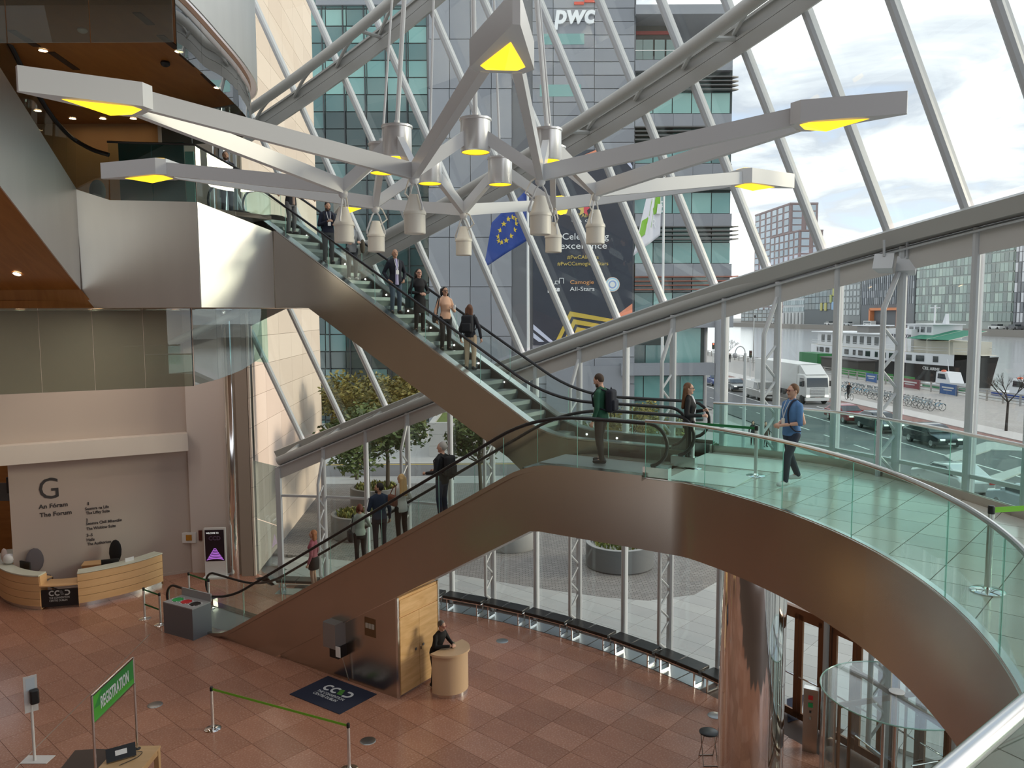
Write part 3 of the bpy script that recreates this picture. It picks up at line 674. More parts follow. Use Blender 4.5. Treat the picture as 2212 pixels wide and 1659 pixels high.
# back of the gallery
TAN = mat('tan_plaster', (.42, .25, .125), .7); GREIGE = mat('greige_plaster', (.30, .26, .225), .75)
gw = thing('wall_gallery', kind='structure', loc=(-12, 24.6, Z2))
c340 = aty(340, 265, 24.4); c515 = aty(512, 300, 25.2)
MB().prism([V((-22, 24.5, Z2)), V((c340.x, 24.5, Z2)), V((c340.x, 24.5, 15)), V((-22, 24.5, 15))], (0, .1, 0)).build('tan_panel', TAN, gw, smooth=False)
MB().prism([V((c340.x, 24.4, Z2)), V((c515.x-.75, 25.0, Z2)), V((c515.x-.75, 25.0, 15)), V((c340.x, 24.4, 15))], (0, .1, 0)).build('grey_panel', GREIGE, gw, smooth=False)
for i, px in enumerate((478, 492, 506)):
    p = aty(px, 350, 25.0); MB().box(V((p.x, 25.05, 13.3)), (.09, .08, 2.9)).build('door_frame', WHITE_STEEL, gw, smooth=False)
tl = aty(255, 312, 22.6); tr = aty(396, 312, 22.6); tr2 = aty(416, 330, 22.6)
ts = thing('partition_screen', 'dark teal glass partition standing behind the gallery balustrade', 'partition', loc=V((tl.x, 22.6, Z2)))
MB().box(V(((tl.x+tr.x)/2, 22.62, Z2+1.02)), (tr.x-tl.x, .05, 2.0)).build('panel', mat('dark_teal_glass', (.012, .055, .058), .08, 0, .8), ts, smooth=False)
MB().box(V(((tr.x+tr2.x)/2+.01, 22.66, Z2+.9)), (tr2.x-tr.x, .04, 1.75)).build('side_panel', mat('pale_teal_glass', (.13, .30, .27), .1, 0, .8), ts, smooth=False)
# armchair seen through the sloping balustrade
ap = aty(207, 420, 22.2); ac = thing('armchair', 'dark grey rounded armchair behind the gallery glass', 'armchair', loc=V((ap.x, 22.2, Z2)))
GREYF = mat('charcoal_fabric', (.03, .035, .037), .8)
mb = MB(); mb.ball((ap.x, 22.3, Z2+.62), .3, 14, (.8, .35, 1.1)); mb.build('backrest', GREYF, ac)
mb = MB(); mb.ball((ap.x, 22.05, Z2+.42), .3, 14, (.85, .85, .35)); mb.build('seat', GREYF, ac)
for i in (-1, 1):
    for j in (-1, 1): MB().tube([V((ap.x+.15*i, 22.1+.13*j, Z2+.35)), V((ap.x+.2*i, 22.1+.18*j, Z2))], .014, 6).build('leg', SATIN, ac)
# glass downstand under the gallery
dst = thing('wall_downstand', kind='structure', loc=(-10, 21, 7))
q0, q1 = V((-8.93, 21.85, 0)), V((-13.2, 19.55, 0))
for i in range(4):
    a, b = q0.lerp(q1, (i+.003)/4*1.0), q0.lerp(q1, (i+.997)/4)
    MB().prism([up(a, 7.08), up(b, 7.08), up(b, 9.25), up(a, 9.25)], V((.47, -.88, 0))*.012).build('glass_sheet', GL_SMOKE, dst, smooth=False)
MB().bar(up(q0, 7.08), up(q0, 9.25), .02, .02, up=(0, 1, 0)).build('edge_bar', BLACK_RUBBER, dst)
GLB = glass('blue_reflecting_glass', (.66, .74, .75), 2.2)
r_ = [V((-8.9, 21.88, 7.1)), V((-8.55, 22.7, 7.2)), V((-8.2, 23.7, 7.4)), V((-7.85, 24.6, 7.75))]
for a, b in zip(r_, r_[1:]):
    MB().prism([a, b, up(b, 9.25), up(a, 9.25)], V((.9, -.4, 0))*.012).build('glass_sheet', GLB, dst, smooth=False)
a, b = aty(547, 780, 25.1), aty(580, 790, 25.1)
MB().prism([up(a, a.z), up(b, a.z-.05), up(b, 9.25), up(a, 9.25)], (0, .012, 0)).build('glass_sheet', GL_BAL, dst, smooth=False)
# ------------------------------------------------------------------ third level
lv3 = thing('ceiling', kind='structure', loc=(-10, 18, 14.9))
edge3 = smoothpath([V((-5.95, 6, 0)), V((-6.0, 11, 0)), V((-6.03, 15, 0)), V((-6.12, 17, 0)), V((-6.3, 19.3, 0)), V((-6.62, 21, 0)), V((-7.2, 22.1, 0)), V((-8.2, 22.8, 0)), V((-10, 23.2, 0))], 6)
spoly = [p for p in offset_path(edge3, .14) if p.y >= 14.9]; spoly = [up(p, 14.9) for p in spoly]+[V((-10, 25.2, 14.9)), V((-22, 25.2, 14.9)), V((-22, 14.9, 14.9))]
MB().prism(spoly, (0, 0, .12)).build('wood_soffit', WOODC, lv3, smooth=False)
e3 = resample(edge3, .12); per = 9
for i in range(0, len(e3)-1, per):
    sg = e3[i:i+per+1]; MB().sheet([up(p, 14.92) for p in sg], [up(p, 18.4) for p in sg], .03).build('fascia_panel', SILVER, lv3)
g3 = resample([p for p in offset_path(edge3, .16) if p.y > 14.8], .12)
for i in range(0, len(g3)-1, 11):
    sg = g3[i:i+12]; sg = [sg[0].lerp(sg[1], .06)]+sg[1:-1]+[sg[-1]]
    MB().sheet([up(p, 13.92) for p in sg], [up(p, 14.9) for p in sg], .012).build('downstand_glass', GL_DARK, lv3)
xs_ = np.linspace(g3[0].x, -20, 10)
for a, b in zip(xs_, xs_[1:]):
    MB().prism([V((a-.01, 14.9, 14.05)), V((b+.01, 14.9, 14.05)), V((b+.01, 14.9, 14.9)), V((a-.01, 14.9, 14.9))], (0, .012, 0)).build('downstand_glass', GL_SMOKE, lv3, smooth=False)
MB().box((-13, 14.6, 15.05), (14, .5, .25)).build('track_beam', DARK, lv3, smooth=False)
WARM = mat('warm_downlight', (1, .8, .5), .4, emit=(1, .72, .38), estr=14)
def downlight(p, nrm=(0, 0, -1), r=.09):
    t = thing('downlight', parent=lv3, loc=p)
    MB().lathe(V(p), [(r+.02, -.002), (r+.02, .012), (r, .014), (r, 0)], 18, axis=nrm).build('trim_ring', SATIN, t)
    MB().lathe(V(p), [(0, .004), (r, .004)], 18, axis=nrm).build('lamp', WARM, t)
for px, py in ((93, 108), (387, 110), (470, 188), (157, 255), (222, 255), (288, 255), (82, 238)): downlight(atz(px, py, 14.895))
pn = (incB1-incB0).cross(lw).normalized(); pn = pn if pn.z < 0 else -pn
downlight(onplane(37, 590, incB0, pn)+pn*.01, pn)
for (px, py), (qx, qy) in (((295, 27), (326, 53)), ((346, 76), (383, 105)), ((394, 118), (425, 144)), ((440, 160), (466, 185)), ((25, 65), (80, 100)), ((110, 112), (165, 150))):
    a, b = atz(px, py, 14.89), atz(qx, qy, 14.89); MB().bar(a, b, .16, .02).build('air_vent', mat('dark_vent', (.05, .025, .012), .6), lv3, smooth=False)
p = atz(178, 65, 14.87); MB().ball(p, .1, 12, (1, 1, .6)).build('smoke_detector', mat('white_plastic', (.6, .6, .6), .4), lv3)
p = atz(357, 137, 14.85); MB().ball(p, .11, 12, (1, 1, .7)).build('camera_dome', DARK, lv3)
# ------------------------------------------------------------------ lobby walls on the left
lw_ = thing('wall_left', kind='structure', loc=(-13, 26, 0))
TAUPE = mat('taupe_plaster', (.50, .42, .37), .75); WHITEW = mat('white_plaster', (.64, .575, .54), .75)
w0_, w1_ = V((-16.05, 24.55, 0)), V((-11.35, 27.1, 0)); wd = (w1_-w0_).normalized(); wnr = V((wd.y, -wd.x, 0))
MB().prism([up(w0_, 0), up(w1_, 0), up(w1_, 9.25), up(w0_, 9.25)], -wnr*.12).build('lettered_wall', TAUPE, lw_, smooth=False)
w2_ = V((-9.75, 27.15, 0))
MB().prism([w1_+V((.02, -.12, 0)), w2_+V((0, -.12, 0)), up(w2_, 9.25)+V((0, -.12, 0)), up(w1_, 9.25)+V((.02, -.12, 0))], (0, .12, 0)).build('white_pier', WHITEW, lw_, smooth=False)
wl0 = w0_-wd*4
MB().prism([up(wl0+wnr*.5, 4.42), up(w1_-wd*.05+wnr*.5, 4.42), up(w1_-wd*.05+wnr*.5, 5.02), up(wl0+wnr*.5, 5.02)], -wnr*.5).build('bulkhead', mat('pale_bulkhead', (.66, .60, .55), .75), lw_, smooth=False)
MB().prism([up(wl0, 4.9), up(w0_, 4.9), up(w0_, 9.25), up(wl0, 9.25)], -wnr*.1).build('upper_wall', TAUPE, lw_, smooth=False)
MB().prism([V((-22, 28, 0)), V((-15, 28, 0)), V((-15, 28, 5)), V((-22, 28, 5))], (0, .1, 0)).build('amber_recess', wood('amber_wood', (.33, .14, .035), (.42, .19, .05), 1., (1, 1, 4), .4), lw_, smooth=False)
mb = MB(); p = aty(33, 1046, 26.6); mb.box(p, (.42, .3, .55)); mb.build('speaker_cabinet', DARK, None, 'black loudspeaker box hung in the amber recess beside the lettered wall', 'loudspeaker', smooth=False)
mb = MB(); p = aty(8, 1062, 26.6); mb.box(p, (.42, .06, .62)); mb.build('wall_screen', mat('grey_screen', (.10, .11, .12), .3), None, 'grey flat screen in the amber recess at far left', 'screen', smooth=False)
MB().bar(w0_+V((0, -.01, .05)), w1_+V((0, -.01, .05)), .02, .1).build('baseboard', TAUPE, lw_, smooth=False)
INK = mat('dark_grey_letters', (.05, .045, .045), .5)
def wallpos(px, py): return onplane(px, py, w0_+wnr*.006, wnr)
def wtext(txt, px, py, hpx, wpx, **k):
    p = wallpos(px, py); s_ = (p-wallpos(px, py-hpx)).length; wid = (wallpos(px+wpx, py)-p).length
    letter(txt, s_*1.42, p, wd, (0, 0, 1), INK, lw_, width=wid, depth=.006, **k)
wtext('G', 82, 1079, 46, 42); wtext('An Fóram', 84, 1099, 9, 63, bold=.004); wtext('The Forum', 86, 1117, 9, 69, bold=.004)
for tx, x, y, w_ in (('1', 185, 1091, 3), ('Seomra na Life', 184, 1102, 51), ('The Liffey Suite', 186, 1111, 51), ('2', 186, 1126, 4), ('Seomra Chill Mhantáin', 186, 1134, 77), ('The Wicklow Suite', 187, 1145, 63), ('3–5', 187, 1159, 13), ('Halls', 187, 1169, 17), ('The Auditorium', 189, 1178, 51)): wtext(tx, x, y, 6.2, w_, bold=.002)
# chrome column and dark pier at the end of the glass
cpos = atz(513, 1238, 0)
MB().lathe(cpos, [(0, 0), (.25, 0), (.25, 9.25), (0, 9.25)], 32).build('chrome_column', CHROME, lw_)
MB().box(cpos+V((.52, -.05, 4.6)), (.42, .3, 9.3)).build('dark_pier', mat('dark_steel_pier', (.12, .12, .12), .3, .8), lw_, smooth=False)
MB().lathe(cpos+V((.35, -1.2, Z2)), [(0, 0), (.2, 0), (.2, 8), (0, 8)], 24).build('chrome_column', CHROME, lw_)
MB().prism([V((-7.3, 25.1, -.03)), V((-7.3, 26.4, -.03)), V((-9.7, 27.2, -.03)), V((-9.9, 25.3, -.03))], (0, 0, .028)).build('threshold_slab', GRS[1], lw_, smooth=False)
_e0, _e1 = up(cpos+V((.75, -.15, 0)), 0), wpt(84.9, WR+.1)
for z0_, z1_ in ((.03, 2.0), (2.03, 4.05)): MB().prism([up(_e0, z0_), up(_e1, z0_), up(_e1, z1_), up(_e0, z1_)], (0, .012, 0)).build('side_pane', GLB, lw_, smooth=False)
# added fill lights that brighten the lobby, shaped as round soffit downlights
for i_, (x, y) in enumerate(((-16.2, 22.2), (-14.0, 22.4), (-11.9, 22.6), (-13.0, 24.4), (-10.6, 24.8))):
    t = thing('downlight', parent=lw_, loc=(x, y, 9.24)); MB().lathe((x, y, 9.24), [(.16, 0), (.16, -.02), (.13, -.02), (.13, 0)], 18).build('trim_ring', SATIN, t)
    MB().lathe((x, y, 9.235), [(0, 0), (.13, 0)], 18).build('lamp', mat('lobby_fill', (1, .9, .75), .4, emit=(1, .86, .68), estr=12), t)
    la = bpy.data.lights.new('lobby_fill', 'AREA'); la.shape = 'DISK'; la.size = .25; la.energy = 13; la.color = (1, .90, .80); lo = bpy.data.objects.new('lobby_fill', la); COL.objects.link(lo); lo.location = (x, y, 9.20)
# wall in front of the viewer's own level stays out of the picture: plain dark back walls of the hall
WOODD = wood('dark_walnut_panelling', (.10, .05, .025), (.16, .085, .045), .8, (1, 1, 5), .45)
bw = thing('wall_back', kind='structure', loc=(-8, -6, 0))
MB().prism([V((-22, -7, -.2)), V((9, -7, -.2)), V((9, -7, 22)), V((-22, -7, 22))], (0, -.2, 0)).build('wall_face', WOODD, bw, smooth=False)
MB().prism([V((-22, -7, -.2)), V((-22, 28, -.2)), V((-22, 28, 22)), V((-22, -7, 22))], (-.2, 0, 0)).build('wall_face', mat('brown_wall', (.25, .19, .15), .8), bw, smooth=False)
MB().prism([V((-22, -7, 15)), V((7, -7, 15)), V((6, 7, 15)), V((-5.9, 8, 15)), V((-22, 8, 15))], (0, 0, 2.4)).build('shading_slab', WOODD, bw, smooth=False)  # unseen overhead slab, added to darken the hall behind the viewer
# pale stone wall outside, running away from the glass
sw_ = thing('wall_stone', kind='structure', loc=(-9.6, 33, 0))
s0_, s1_ = V((-9.0, 26.6, 0)), V((-9.98, 40.6, 0)); sd = (s1_-s0_).normalized(); sn = V((sd.y, -sd.x, 0)); LS = (s1_-s0_).length
MB().prism([s0_-sn*.05, s1_-sn*.05, up(s1_, 26)-sn*.05, up(s0_, 26)-sn*.05], -sn*.4).build('core', mat('stone_joint', (.36, .30, .25), .8), sw_, smooth=False)
STN = [mat('pale_limestone_%d' % i, c, .75, var=.05, scale=.7) for i, c in enumerate(((.66, .56, .475), (.63, .53, .45), (.69, .59, .505)))]
npn, nrw = 6, 25; pw, ph = LS/npn, 26/nrw; sms = []
for m_ in STN:
    b = MB(); b.box((0, 0, 0), (pw-.012, .06, ph-.012)); sms.append(b.mesh('stone_panel', m_, smooth=False))
for j in range(nrw):
    for i in range(npn):
        inst('stone_panel', random.choice(sms), sw_, s0_+sd*(pw*(i+.5))+V((0, 0, ph*(j+.5)))+sn*.0, math.atan2(sd.y, sd.x))
# ================================================================== chandelier
chc = V((-.62, 12.0, 0)); ROT = math.radians(6.5)
def hp(phi, r, z): a = math.radians(phi)+ROT; return V((chc.x+r*math.sin(a), chc.y-r*math.cos(a), z))
ST = 360/7; RU, RL = .1116*12, .157*12
zl = aty(903, 375, hp(-ST/2, RL, 0).y).z; zl = (zl+aty(1005, 445, hp(180, RL, 0).y).z+aty(1170, 380, hp(ST/2, RL, 0).y).z)/3
zu = (aty(1032, 295, hp(0, RU, 0).y).z+aty(1184, 313, hp(ST, RU, 0).y).z)/2
LIGHTM = mat('white_chandelier_paint', (.62, .64, .66), .3, 0, .5); CREAM = mat('cream_spot_paint', (.72, .70, .63), .4)
HOUS = mat('pale_satin_housing', (.72, .73, .74), .28, .45)
YEL = mat('yellow_lamp_lens', (1, .62, .03), .4, emit=(1, .60, .02), estr=1.0)
ch = thing('chandelier', 'huge white steel star chandelier with seven paddle arms and yellow lamps', 'chandelier', loc=up(chc, zl-.8))
def beam(a, b, wd=.10, ht=.20, nm='arm'):
    MB().bar(a, b, wd, ht).build(nm, LIGHTM, ch, smooth=False)
for k in range(7):
    phi = k*ST; pu = hp(phi, RU, zu); pd = hp(phi+ST/2, RL, zl); pd2 = hp(phi-ST/2, RL, zl)
    # drum lamp on the upper ring
    t = thing('drum_lamp', parent=ch, loc=pu)
    MB().lathe(pu, [(.185, -.215), (.19, -.215), (.2, -.2), (.2, .19), (.215, .2), (.215, .225), (0, .225)], 28).build('housing', HOUS, t)
    MB().lathe(pu, [(0, -.15), (.12, -.15), (.185, -.205)], 28).build('lens', YEL, t)
    beam(pu+V((0, 0, .08)), pd, .09, .16, 'ring_beam'); beam(pu+V((0, 0, .08)), pd2, .09, .16, 'ring_beam')
    # paddle at the end of two arms
    r0, r1 = 4.70, 5.88
    zt = aty(1967, 197, hp(ST, r1, 0).y).z; zb = aty(1967, 246, hp(ST, r1, 0).y).z
    hw0, hw1 = .14, .44
    rad = (hp(phi, 1, 0)-up(chc, 0)).normalized(); tan_ = V((-rad.y, rad.x, 0)); c0 = up(chc, 0)
    def pp(r, w, z): return c0+rad*r+tan_*w+V((0, 0, z))
    plan = [(r1+.02, -.03), (r1+.02, .03), (r0+.13, .29), (r0, .21), (r0, -.21), (r0+.13, -.29)]
    t = thing('paddle', parent=ch, loc=pp(5.3, 0, zb))
    MB().prism([pp(r, w, zb) for r, w in plan], (0, 0, zt-zb)).build('paddle_body', LIGHTM, t, smooth=False)
    lens = [(r1-.36, 0), (r0+.20, .20), (r0+.09, .14), (r0+.09, -.14), (r0+.20, -.20)]
    mb = MB(); ap_ = pp(r0+.36, 0, zb-.085); base = [pp(r, w, zb-.002) for r, w in lens]
    mb.add(base+[ap_], [(i, (i+1) % 5, 5) for i in range(5)]); mb.build('lens', YEL, t, smooth=False)
    MB().prism([pp(r, w*.7, zt) for r, w in lens], (0, 0, .03)).build('upper_lens', YEL, t, smooth=False)
    for sgn_, q in ((1, pd), (-1, pd2)):
        MB().bar(pp(r0+.02, .15*sgn_, (zt+zb)/2-.03), q, .09, .20).build('arm', LIGHTM, ch, smooth=False)
    # spot lamp hanging from the lower node
    t = thing('spot_lamp', parent=ch, loc=pd); h0 = pd.z-.12
    MB().ball(pd-V((0, 0, .1)), .07, 10).build('node', LIGHTM, t)
    yk = V((rad.y, -rad.x, 0))
    MB().tube([pd-V((0, 0, .12)), pd-V((0, 0, .2))+yk*.06, pd-V((0, 0, .45))+yk*.155, pd-V((0, 0, .5))+yk*.155], .014, 6).build('yoke', LIGHTM, t)
    MB().tube([pd-V((0, 0, .12)), pd-V((0, 0, .2))-yk*.06, pd-V((0, 0, .45))-yk*.155, pd-V((0, 0, .5))-yk*.155], .014, 6).build('yoke', LIGHTM, t)
    MB().lathe(up(pd, h0), [(0, -.17), (.065, -.17), (.075, -.2), (.125, -.36), (.14, -.38), (.148, -.40), (.148, -.425), (.138, -.43), (.138, -.66), (.13, -.67), (.12, -.665), (.1, -.5), (0, -.5)], 24).build('housing', CREAM, t)
    MB().tube([pd+V((0, 0, -.02)), pd+yk*.12+V((0, 0, -.1)), pd+yk*.2+V((0, 0, -.25)), pd+yk*.06+V((0, 0, -.36))], .012, 6).build('cable', CREAM, t)
TOPS = 26
apex = up(chc, TOPS)
for k in range(7):
    pu = hp(k*ST, RU, zu+.22); MB().tube([pu, pu+(up(chc, TOPS)-pu)*.97+V((0, 0, 0))], .032 if k in (0, 1, 6) else .018, 8).build('suspension_rod', LIGHTM, ch)
    MB().lathe(pu, [(0, 0), (.045, 0), (.04, .08), (0, .08)], 12).build('rod_socket', LIGHTM, ch)
MB().lathe(apex-V((0, 0, .4)), [(0, 0), (.3, .1), (.3, .5), (0, .5)], 20).build('ceiling_rose', LIGHTM, ch)
# ================================================================== reception and furniture
BLACKP = mat('black_plastic', (.015, .015, .016), .4); PAPER = mat('white_paper', (.78, .78, .77), .7)
BEECH = wood('beech_veneer', (.66, .40, .19), (.72, .46, .235), 1.0, (.6, .6, 5), .4)
MINT = mat('pale_mint_counter', (.62, .64, .54), .35); NAVY = mat('navy_carpet', (.012, .017, .042), .9)
LOGOW = mat('logo_white', (.62, .65, .68), .6); LOGOG = mat('logo_green', (.10, .34, .04), .6)
def ccd_logo(o, R, U, wid, parent, m1=LOGOW, m2=LOGOG, sub=True):
    # two open rings, a striped tilted drum and a D, with two lines of lettering below
    R, U = V(R).normalized(), V(U).normalized(); N = R.cross(U); o = V(o)
    s = wid/3.55
    def arcband(cx, a0, a1, nm, m_):
        mb = MB(); ro, ri = .5*s, .28*s; A = np.linspace(math.radians(a0), math.radians(a1), 22)
        P = [o+R*(cx*s+ro*math.cos(a))+U*(.5*s+ro*math.sin(a))+N*.002 for a in A]; Q = [o+R*(cx*s+ri*math.cos(a))+U*(.5*s+ri*math.sin(a))+N*.002 for a in A]
        mb.sheet(P, Q, .003); mb.build(nm, m_, parent, smooth=False)
    arcband(.5, 45, 315, 'logo_letter', m1); arcband(1.42, 45, 315, 'logo_letter', m1)
    for i in range(5):
        y = .08+.17*i; x0 = 1.95-.06*i; x1 = 2.5-.10*i+.02*i; mb = MB()
        mb.prism([o+R*(x0*s)+U*(y*s)+N*.002, o+R*((x1)*s)+U*((y+.05)*s)+N*.002, o+R*((x1-.02)*s)+U*((y+.16)*s)+N*.002, o+R*((x0-.03)*s)+U*((y+.11)*s)+N*.002], N*.003); mb.build('logo_stripe', m2, parent, smooth=False)
    mb = MB(); A = np.linspace(-math.pi/2, math.pi/2, 18); P = [o+R*(2.95*s+.5*s*math.cos(a))+U*(.5*s+.5*s*math.sin(a))+N*.002 for a in A]; Q = [o+R*(2.95*s+.27*s*math.cos(a))+U*(.5*s+.27*s*math.sin(a))+N*.002 for a in A]
    P = [o+R*(2.6*s)+N*.002]+P+[o+R*(2.6*s)+U*s+N*.002]; Q = [o+R*(2.6*s)+U*(.23*s)+N*.002]+Q+[o+R*(2.6*s)+U*(.77*s)+N*.002]; mb.sheet(P, Q, .003); mb.build('logo_letter', m1, parent, smooth=False)
    if sub:
        letter('THE CONVENTION', .36*s*1.4, o-U*(.52*s)+N*.002, R, U, m1, parent, width=3.3*s, depth=.002)
        letter('CENTRE DUBLIN', .36*s*1.4, o-U*(1.02*s)+N*.002, R, U, m1, parent, width=2.9*s, depth=.002)
dk_path = smoothpath([(-17.4, 26.2, 0), (-16.9, 25.0, 0), (-16.25, 24.25, 0), (-15.45, 23.72, 0), (-14.6, 23.5, 0), (-13.56, 23.74, 0), (-12.75, 24.35, 0), (-12.2, 25.0, 0), (-11.83, 25.75, 0)], 6)
def near_i(p): return min(range(len(dk_path)), key=lambda i: (dk_path[i]-V((p[0], p[1], 0))).length)
i1, i2 = near_i((-14.6, 23.5)), near_i((-13.56, 23.74))
rd = thing('reception_desk', 'long curved beech reception desk with pale counters in front of the lettered wall', 'reception desk', loc=(-14, 24.6, 0))
dk_in = offset_path(dk_path, .36)
for a, b, nm in ((0, i1, 'left'), (i2, len(dk_path)-1, 'right')):
    sg = dk_path[a:b+1]; si = dk_in[a:b+1]
    for j in range(4):
        z0 = .12+.235*j
        MB().sheet([up(p, z0+.006) for p in sg], [up(p, z0+.229) for p in sg], .02).build('front_board', BEECH, rd)
    MB().sheet([up(p, .0) for p in offset_path(sg, .05)], [up(p, .12) for p in offset_path(sg, .05)], .02).build('kick_plate', SATIN, rd)
    so = offset_path(sg, -.04)
    mb = MB(); mb.sheet([up(p, 1.07) for p in so], [up(p, 1.07) for p in si], .04); mb.build('counter_top', MINT, rd)
    MB().sheet([up(p, .0) for p in si], [up(p, 1.07) for p in si], .02).build('inner_panel', BEECH, rd)
    for q in (a, b):
        e0, e1 = dk_path[q], dk_in[q]; MB().prism([up(e0, .02), up(e1, .02), up(e1, 1.07), up(e0, 1.07)], (.02, 0, 0)).build('end_panel', BEECH, rd, smooth=False)
sg = dk_path[i1:i2+1]; si = offset_path(sg, .62)
MB().sheet([up(p, .74) for p in offset_path(sg, -.05)], [up(p, .74) for p in si], .035).build('low_counter', BEECH, rd)
sg2 = [p.copy() for p in sg]; dd = (sg2[-1]-sg2[0]).normalized(); nn = V((dd.y, -dd.x, 0))
MB().prism([up(sg2[0], .08)+nn*.0, up(sg2[-1], .08), up(sg2[-1], .62), up(sg2[0], .62)], -nn*.03).build('logo_panel', mat('black_panel', (.012, .013, .016), .35), rd, smooth=False)
ccd_logo(up(sg2[0], .42)+dd*.24+nn*.006, dd, (0, 0, 1), .62, rd, mat('logo_grey', (.5, .5, .5), .5), mat('logo_grey_dark', (.16, .16, .17), .5))
def task_chair(px, py, Y, m_, lab, rz, k=1.3):
    p = aty(px, py, Y); p = up(p, 0); t = thing('office_chair', lab, 'chair', loc=p)
    Rm = lambda v: p+Matrix.Rotation(rz, 3, 'Z') @ (V(v)*k)
    mb = MB(); mb.ball((0, 0, 0), .24, 14, (1, .95, .18)); mb.v = [tuple(Rm((x, y, z+.52))) for x, y, z in mb.v]; mb.build('seat', m_, t)
    mb = MB(); mb.ball((0, 0, 0), .25, 14, (.85, .2, 1.2)); mb.v = [tuple(Rm((x, y+.24+.12*z, z+.92))) for x, y, z in mb.v]; mb.build('backrest', m_, t)
    MB().tube([Rm((0, .2, .5)), Rm((0, .3, .7))], .02, 6).build('back_bracket', BLACKP, t); MB().tube([Rm((0, 0, .1)), Rm((0, 0, .5))], .03, 8).build('gas_lift', BLACKP, t)
    for k in range(5):
        a = k*2*math.pi/5; MB().tube([Rm((0, 0, .12)), Rm((.28*math.cos(a), .28*math.sin(a), .07))], .018, 6).build('foot', BLACKP, t)
        MB().ball(Rm((.28*math.cos(a), .28*math.sin(a), .03)), .03, 8).build('castor', BLACKP, t)
PURPLE = mat('mauve_grey_fabric', (.10, .085, .095), .85); BLKF = mat('black_fabric', (.012, .012, .014), .85)
task_chair(86, 1225, 24.55, PURPLE, 'mauve grey office chair behind the low middle of the reception desk', math.radians(55))
task_chair(234, 1225, 25.35, BLKF, 'black office chair behind the right wing of the reception desk', math.radians(-20))
def monitor(px, py, Y, z, rz, lab):
    p = up(aty(px, py, Y), z); t = thing('monitor', lab, 'monitor', loc=p); X = V((math.cos(rz), math.sin(rz), 0)); Yv = V((-X.y, X.x, 0))
    MB().box(p+V((0, 0, .3)), (.52, .04, .32), rz=rz).build('screen', BLACKP, t, smooth=False); MB().box(p+V((0, 0, .08))+Yv*.03, (.05, .04, .16), rz=rz).build('stand', BLACKP, t, smooth=False); MB().box(p+V((0, 0, .008))+Yv*.04, (.24, .18, .016), rz=rz).build('foot', BLACKP, t, smooth=False)
# a lower work surface behind both counters carries the monitors
ws = thing('work_surface', 'low beech work surface behind the reception counter', 'desk', loc=(-14, 25, 0))
for a, b in ((6, i1-2), (i2+2, len(dk_path)-6)):
    s1_, s2_ = offset_path(dk_path, .40)[a:b], offset_path(dk_path, .95)[a:b]; MB().sheet([up(p, .72) for p in s1_], [up(p, .72) for p in s2_], .03).build('top', BEECH, ws)
    for q in (s2_[0], s2_[-1]): MB().tube([up(q, 0), up(q, .72)], .025, 8).build('leg', SATIN, ws)
monitor(238, 1215, 24.75, .755, math.radians(18), 'black monitor behind the right wing of the reception desk')
monitor(54, 1225, 24.55, .755, math.radians(-25), 'black monitor behind the left wing of the reception desk')
p = up(aty(202, 1215, 25.3), 0); t = thing('drawer_box', 'small orange-brown wooden cabinet behind the reception desk', 'cabinet', loc=p)
MB().box(p+V((0, 0, .45)), (.6, .45, .9), rz=.3).build('body', wood('orange_wood', (.42, .18, .07), (.5, .23, .09)), t, smooth=False); MB().box(p+V((0, 0, .915)), (.64, .48, .03), rz=.3).build('top', BEECH, t, smooth=False)
mb = MB(); p = up(dk_path[near_i((-12.35, 24.8))]+V((-.12, .1, 0)), 1.115); mb.box(p+V((0, 0, .05)), (.28, .02, .12), rz=.9); mb.build('desk_sign', PAPER, None, 'small white card sign on the right wing of the reception counter', 'card', smooth=False)
p = up(dk_path[near_i((-16.4, 24.4))]+V((.15, .25, 0)), 1.115); t = thing('flower_bag', 'white paper bag bundle on the left wing of the reception counter', 'bag', loc=p)
mb = MB(); mb.ball(p+V((0, 0, .17)), .2, 12, (1, .7, .85)); mb.build('bundle', PAPER, t); mb = MB(); mb.ball(p+V((-.22, .1, .25)), .16, 10, (.6, .6, 1.5)); mb.build('wrapped_top', mat('pinkish_paper', (.62, .50, .45), .7), t)
# welcome totem
tp = atz(468, 1246, 0); tt = thing('digital_totem', 'white freestanding display totem showing a welcome screen beside the chrome column', 'totem', loc=tp)
MB().box(tp+V((0, 0, .03)), (.78, .5, .06), rz=.08).build('base', mat('white_enamel', (.72, .72, .72), .35), tt, smooth=False)
MB().box(tp+V((0, 0, .90)), (.72, .12, 1.70), rz=.08).build('body', mat('white_enamel', (.72, .72, .72), .35), tt, smooth=False)
scz = 1.14; MB().box(tp+V((0, -.063, scz)), (.64, .012, 1.10), rz=.08).build('screen', mat('dark_screen', (.02, .012, .022), .2), tt, smooth=False)
X8 = V((math.cos(.08), math.sin(.08), 0)); so_ = tp+V((.005, -.072, 0))
letter('WELCOME TO', .085, so_+X8*-.28+V((0, 0, 1.55)), X8, (0, 0, 1), mat('screen_letters', (.7, .7, .7), .5, emit=(.8, .8, .8), estr=.5), tt, width=.42, depth=.001)
PURP = mat('purple_screen_glow', (.28, .10, .42), .5, emit=(.30, .10, .45), estr=.7)
for i in range(7):
    w_ = .12+.075*i; z = .99-.058*i; mb = MB(); A = np.linspace(0, math.pi, 12); mb.sheet([so_+X8*(w_*.5*math.cos(a))+V((0, -.001, z+.055*math.sin(a))) for a in A], [so_+X8*(w_*.5*math.cos(a))+V((0, -.001, z+.055*math.sin(a)-.03)) for a in A], .002); mb.build('screen_arc', PURP, tt, smooth=False)
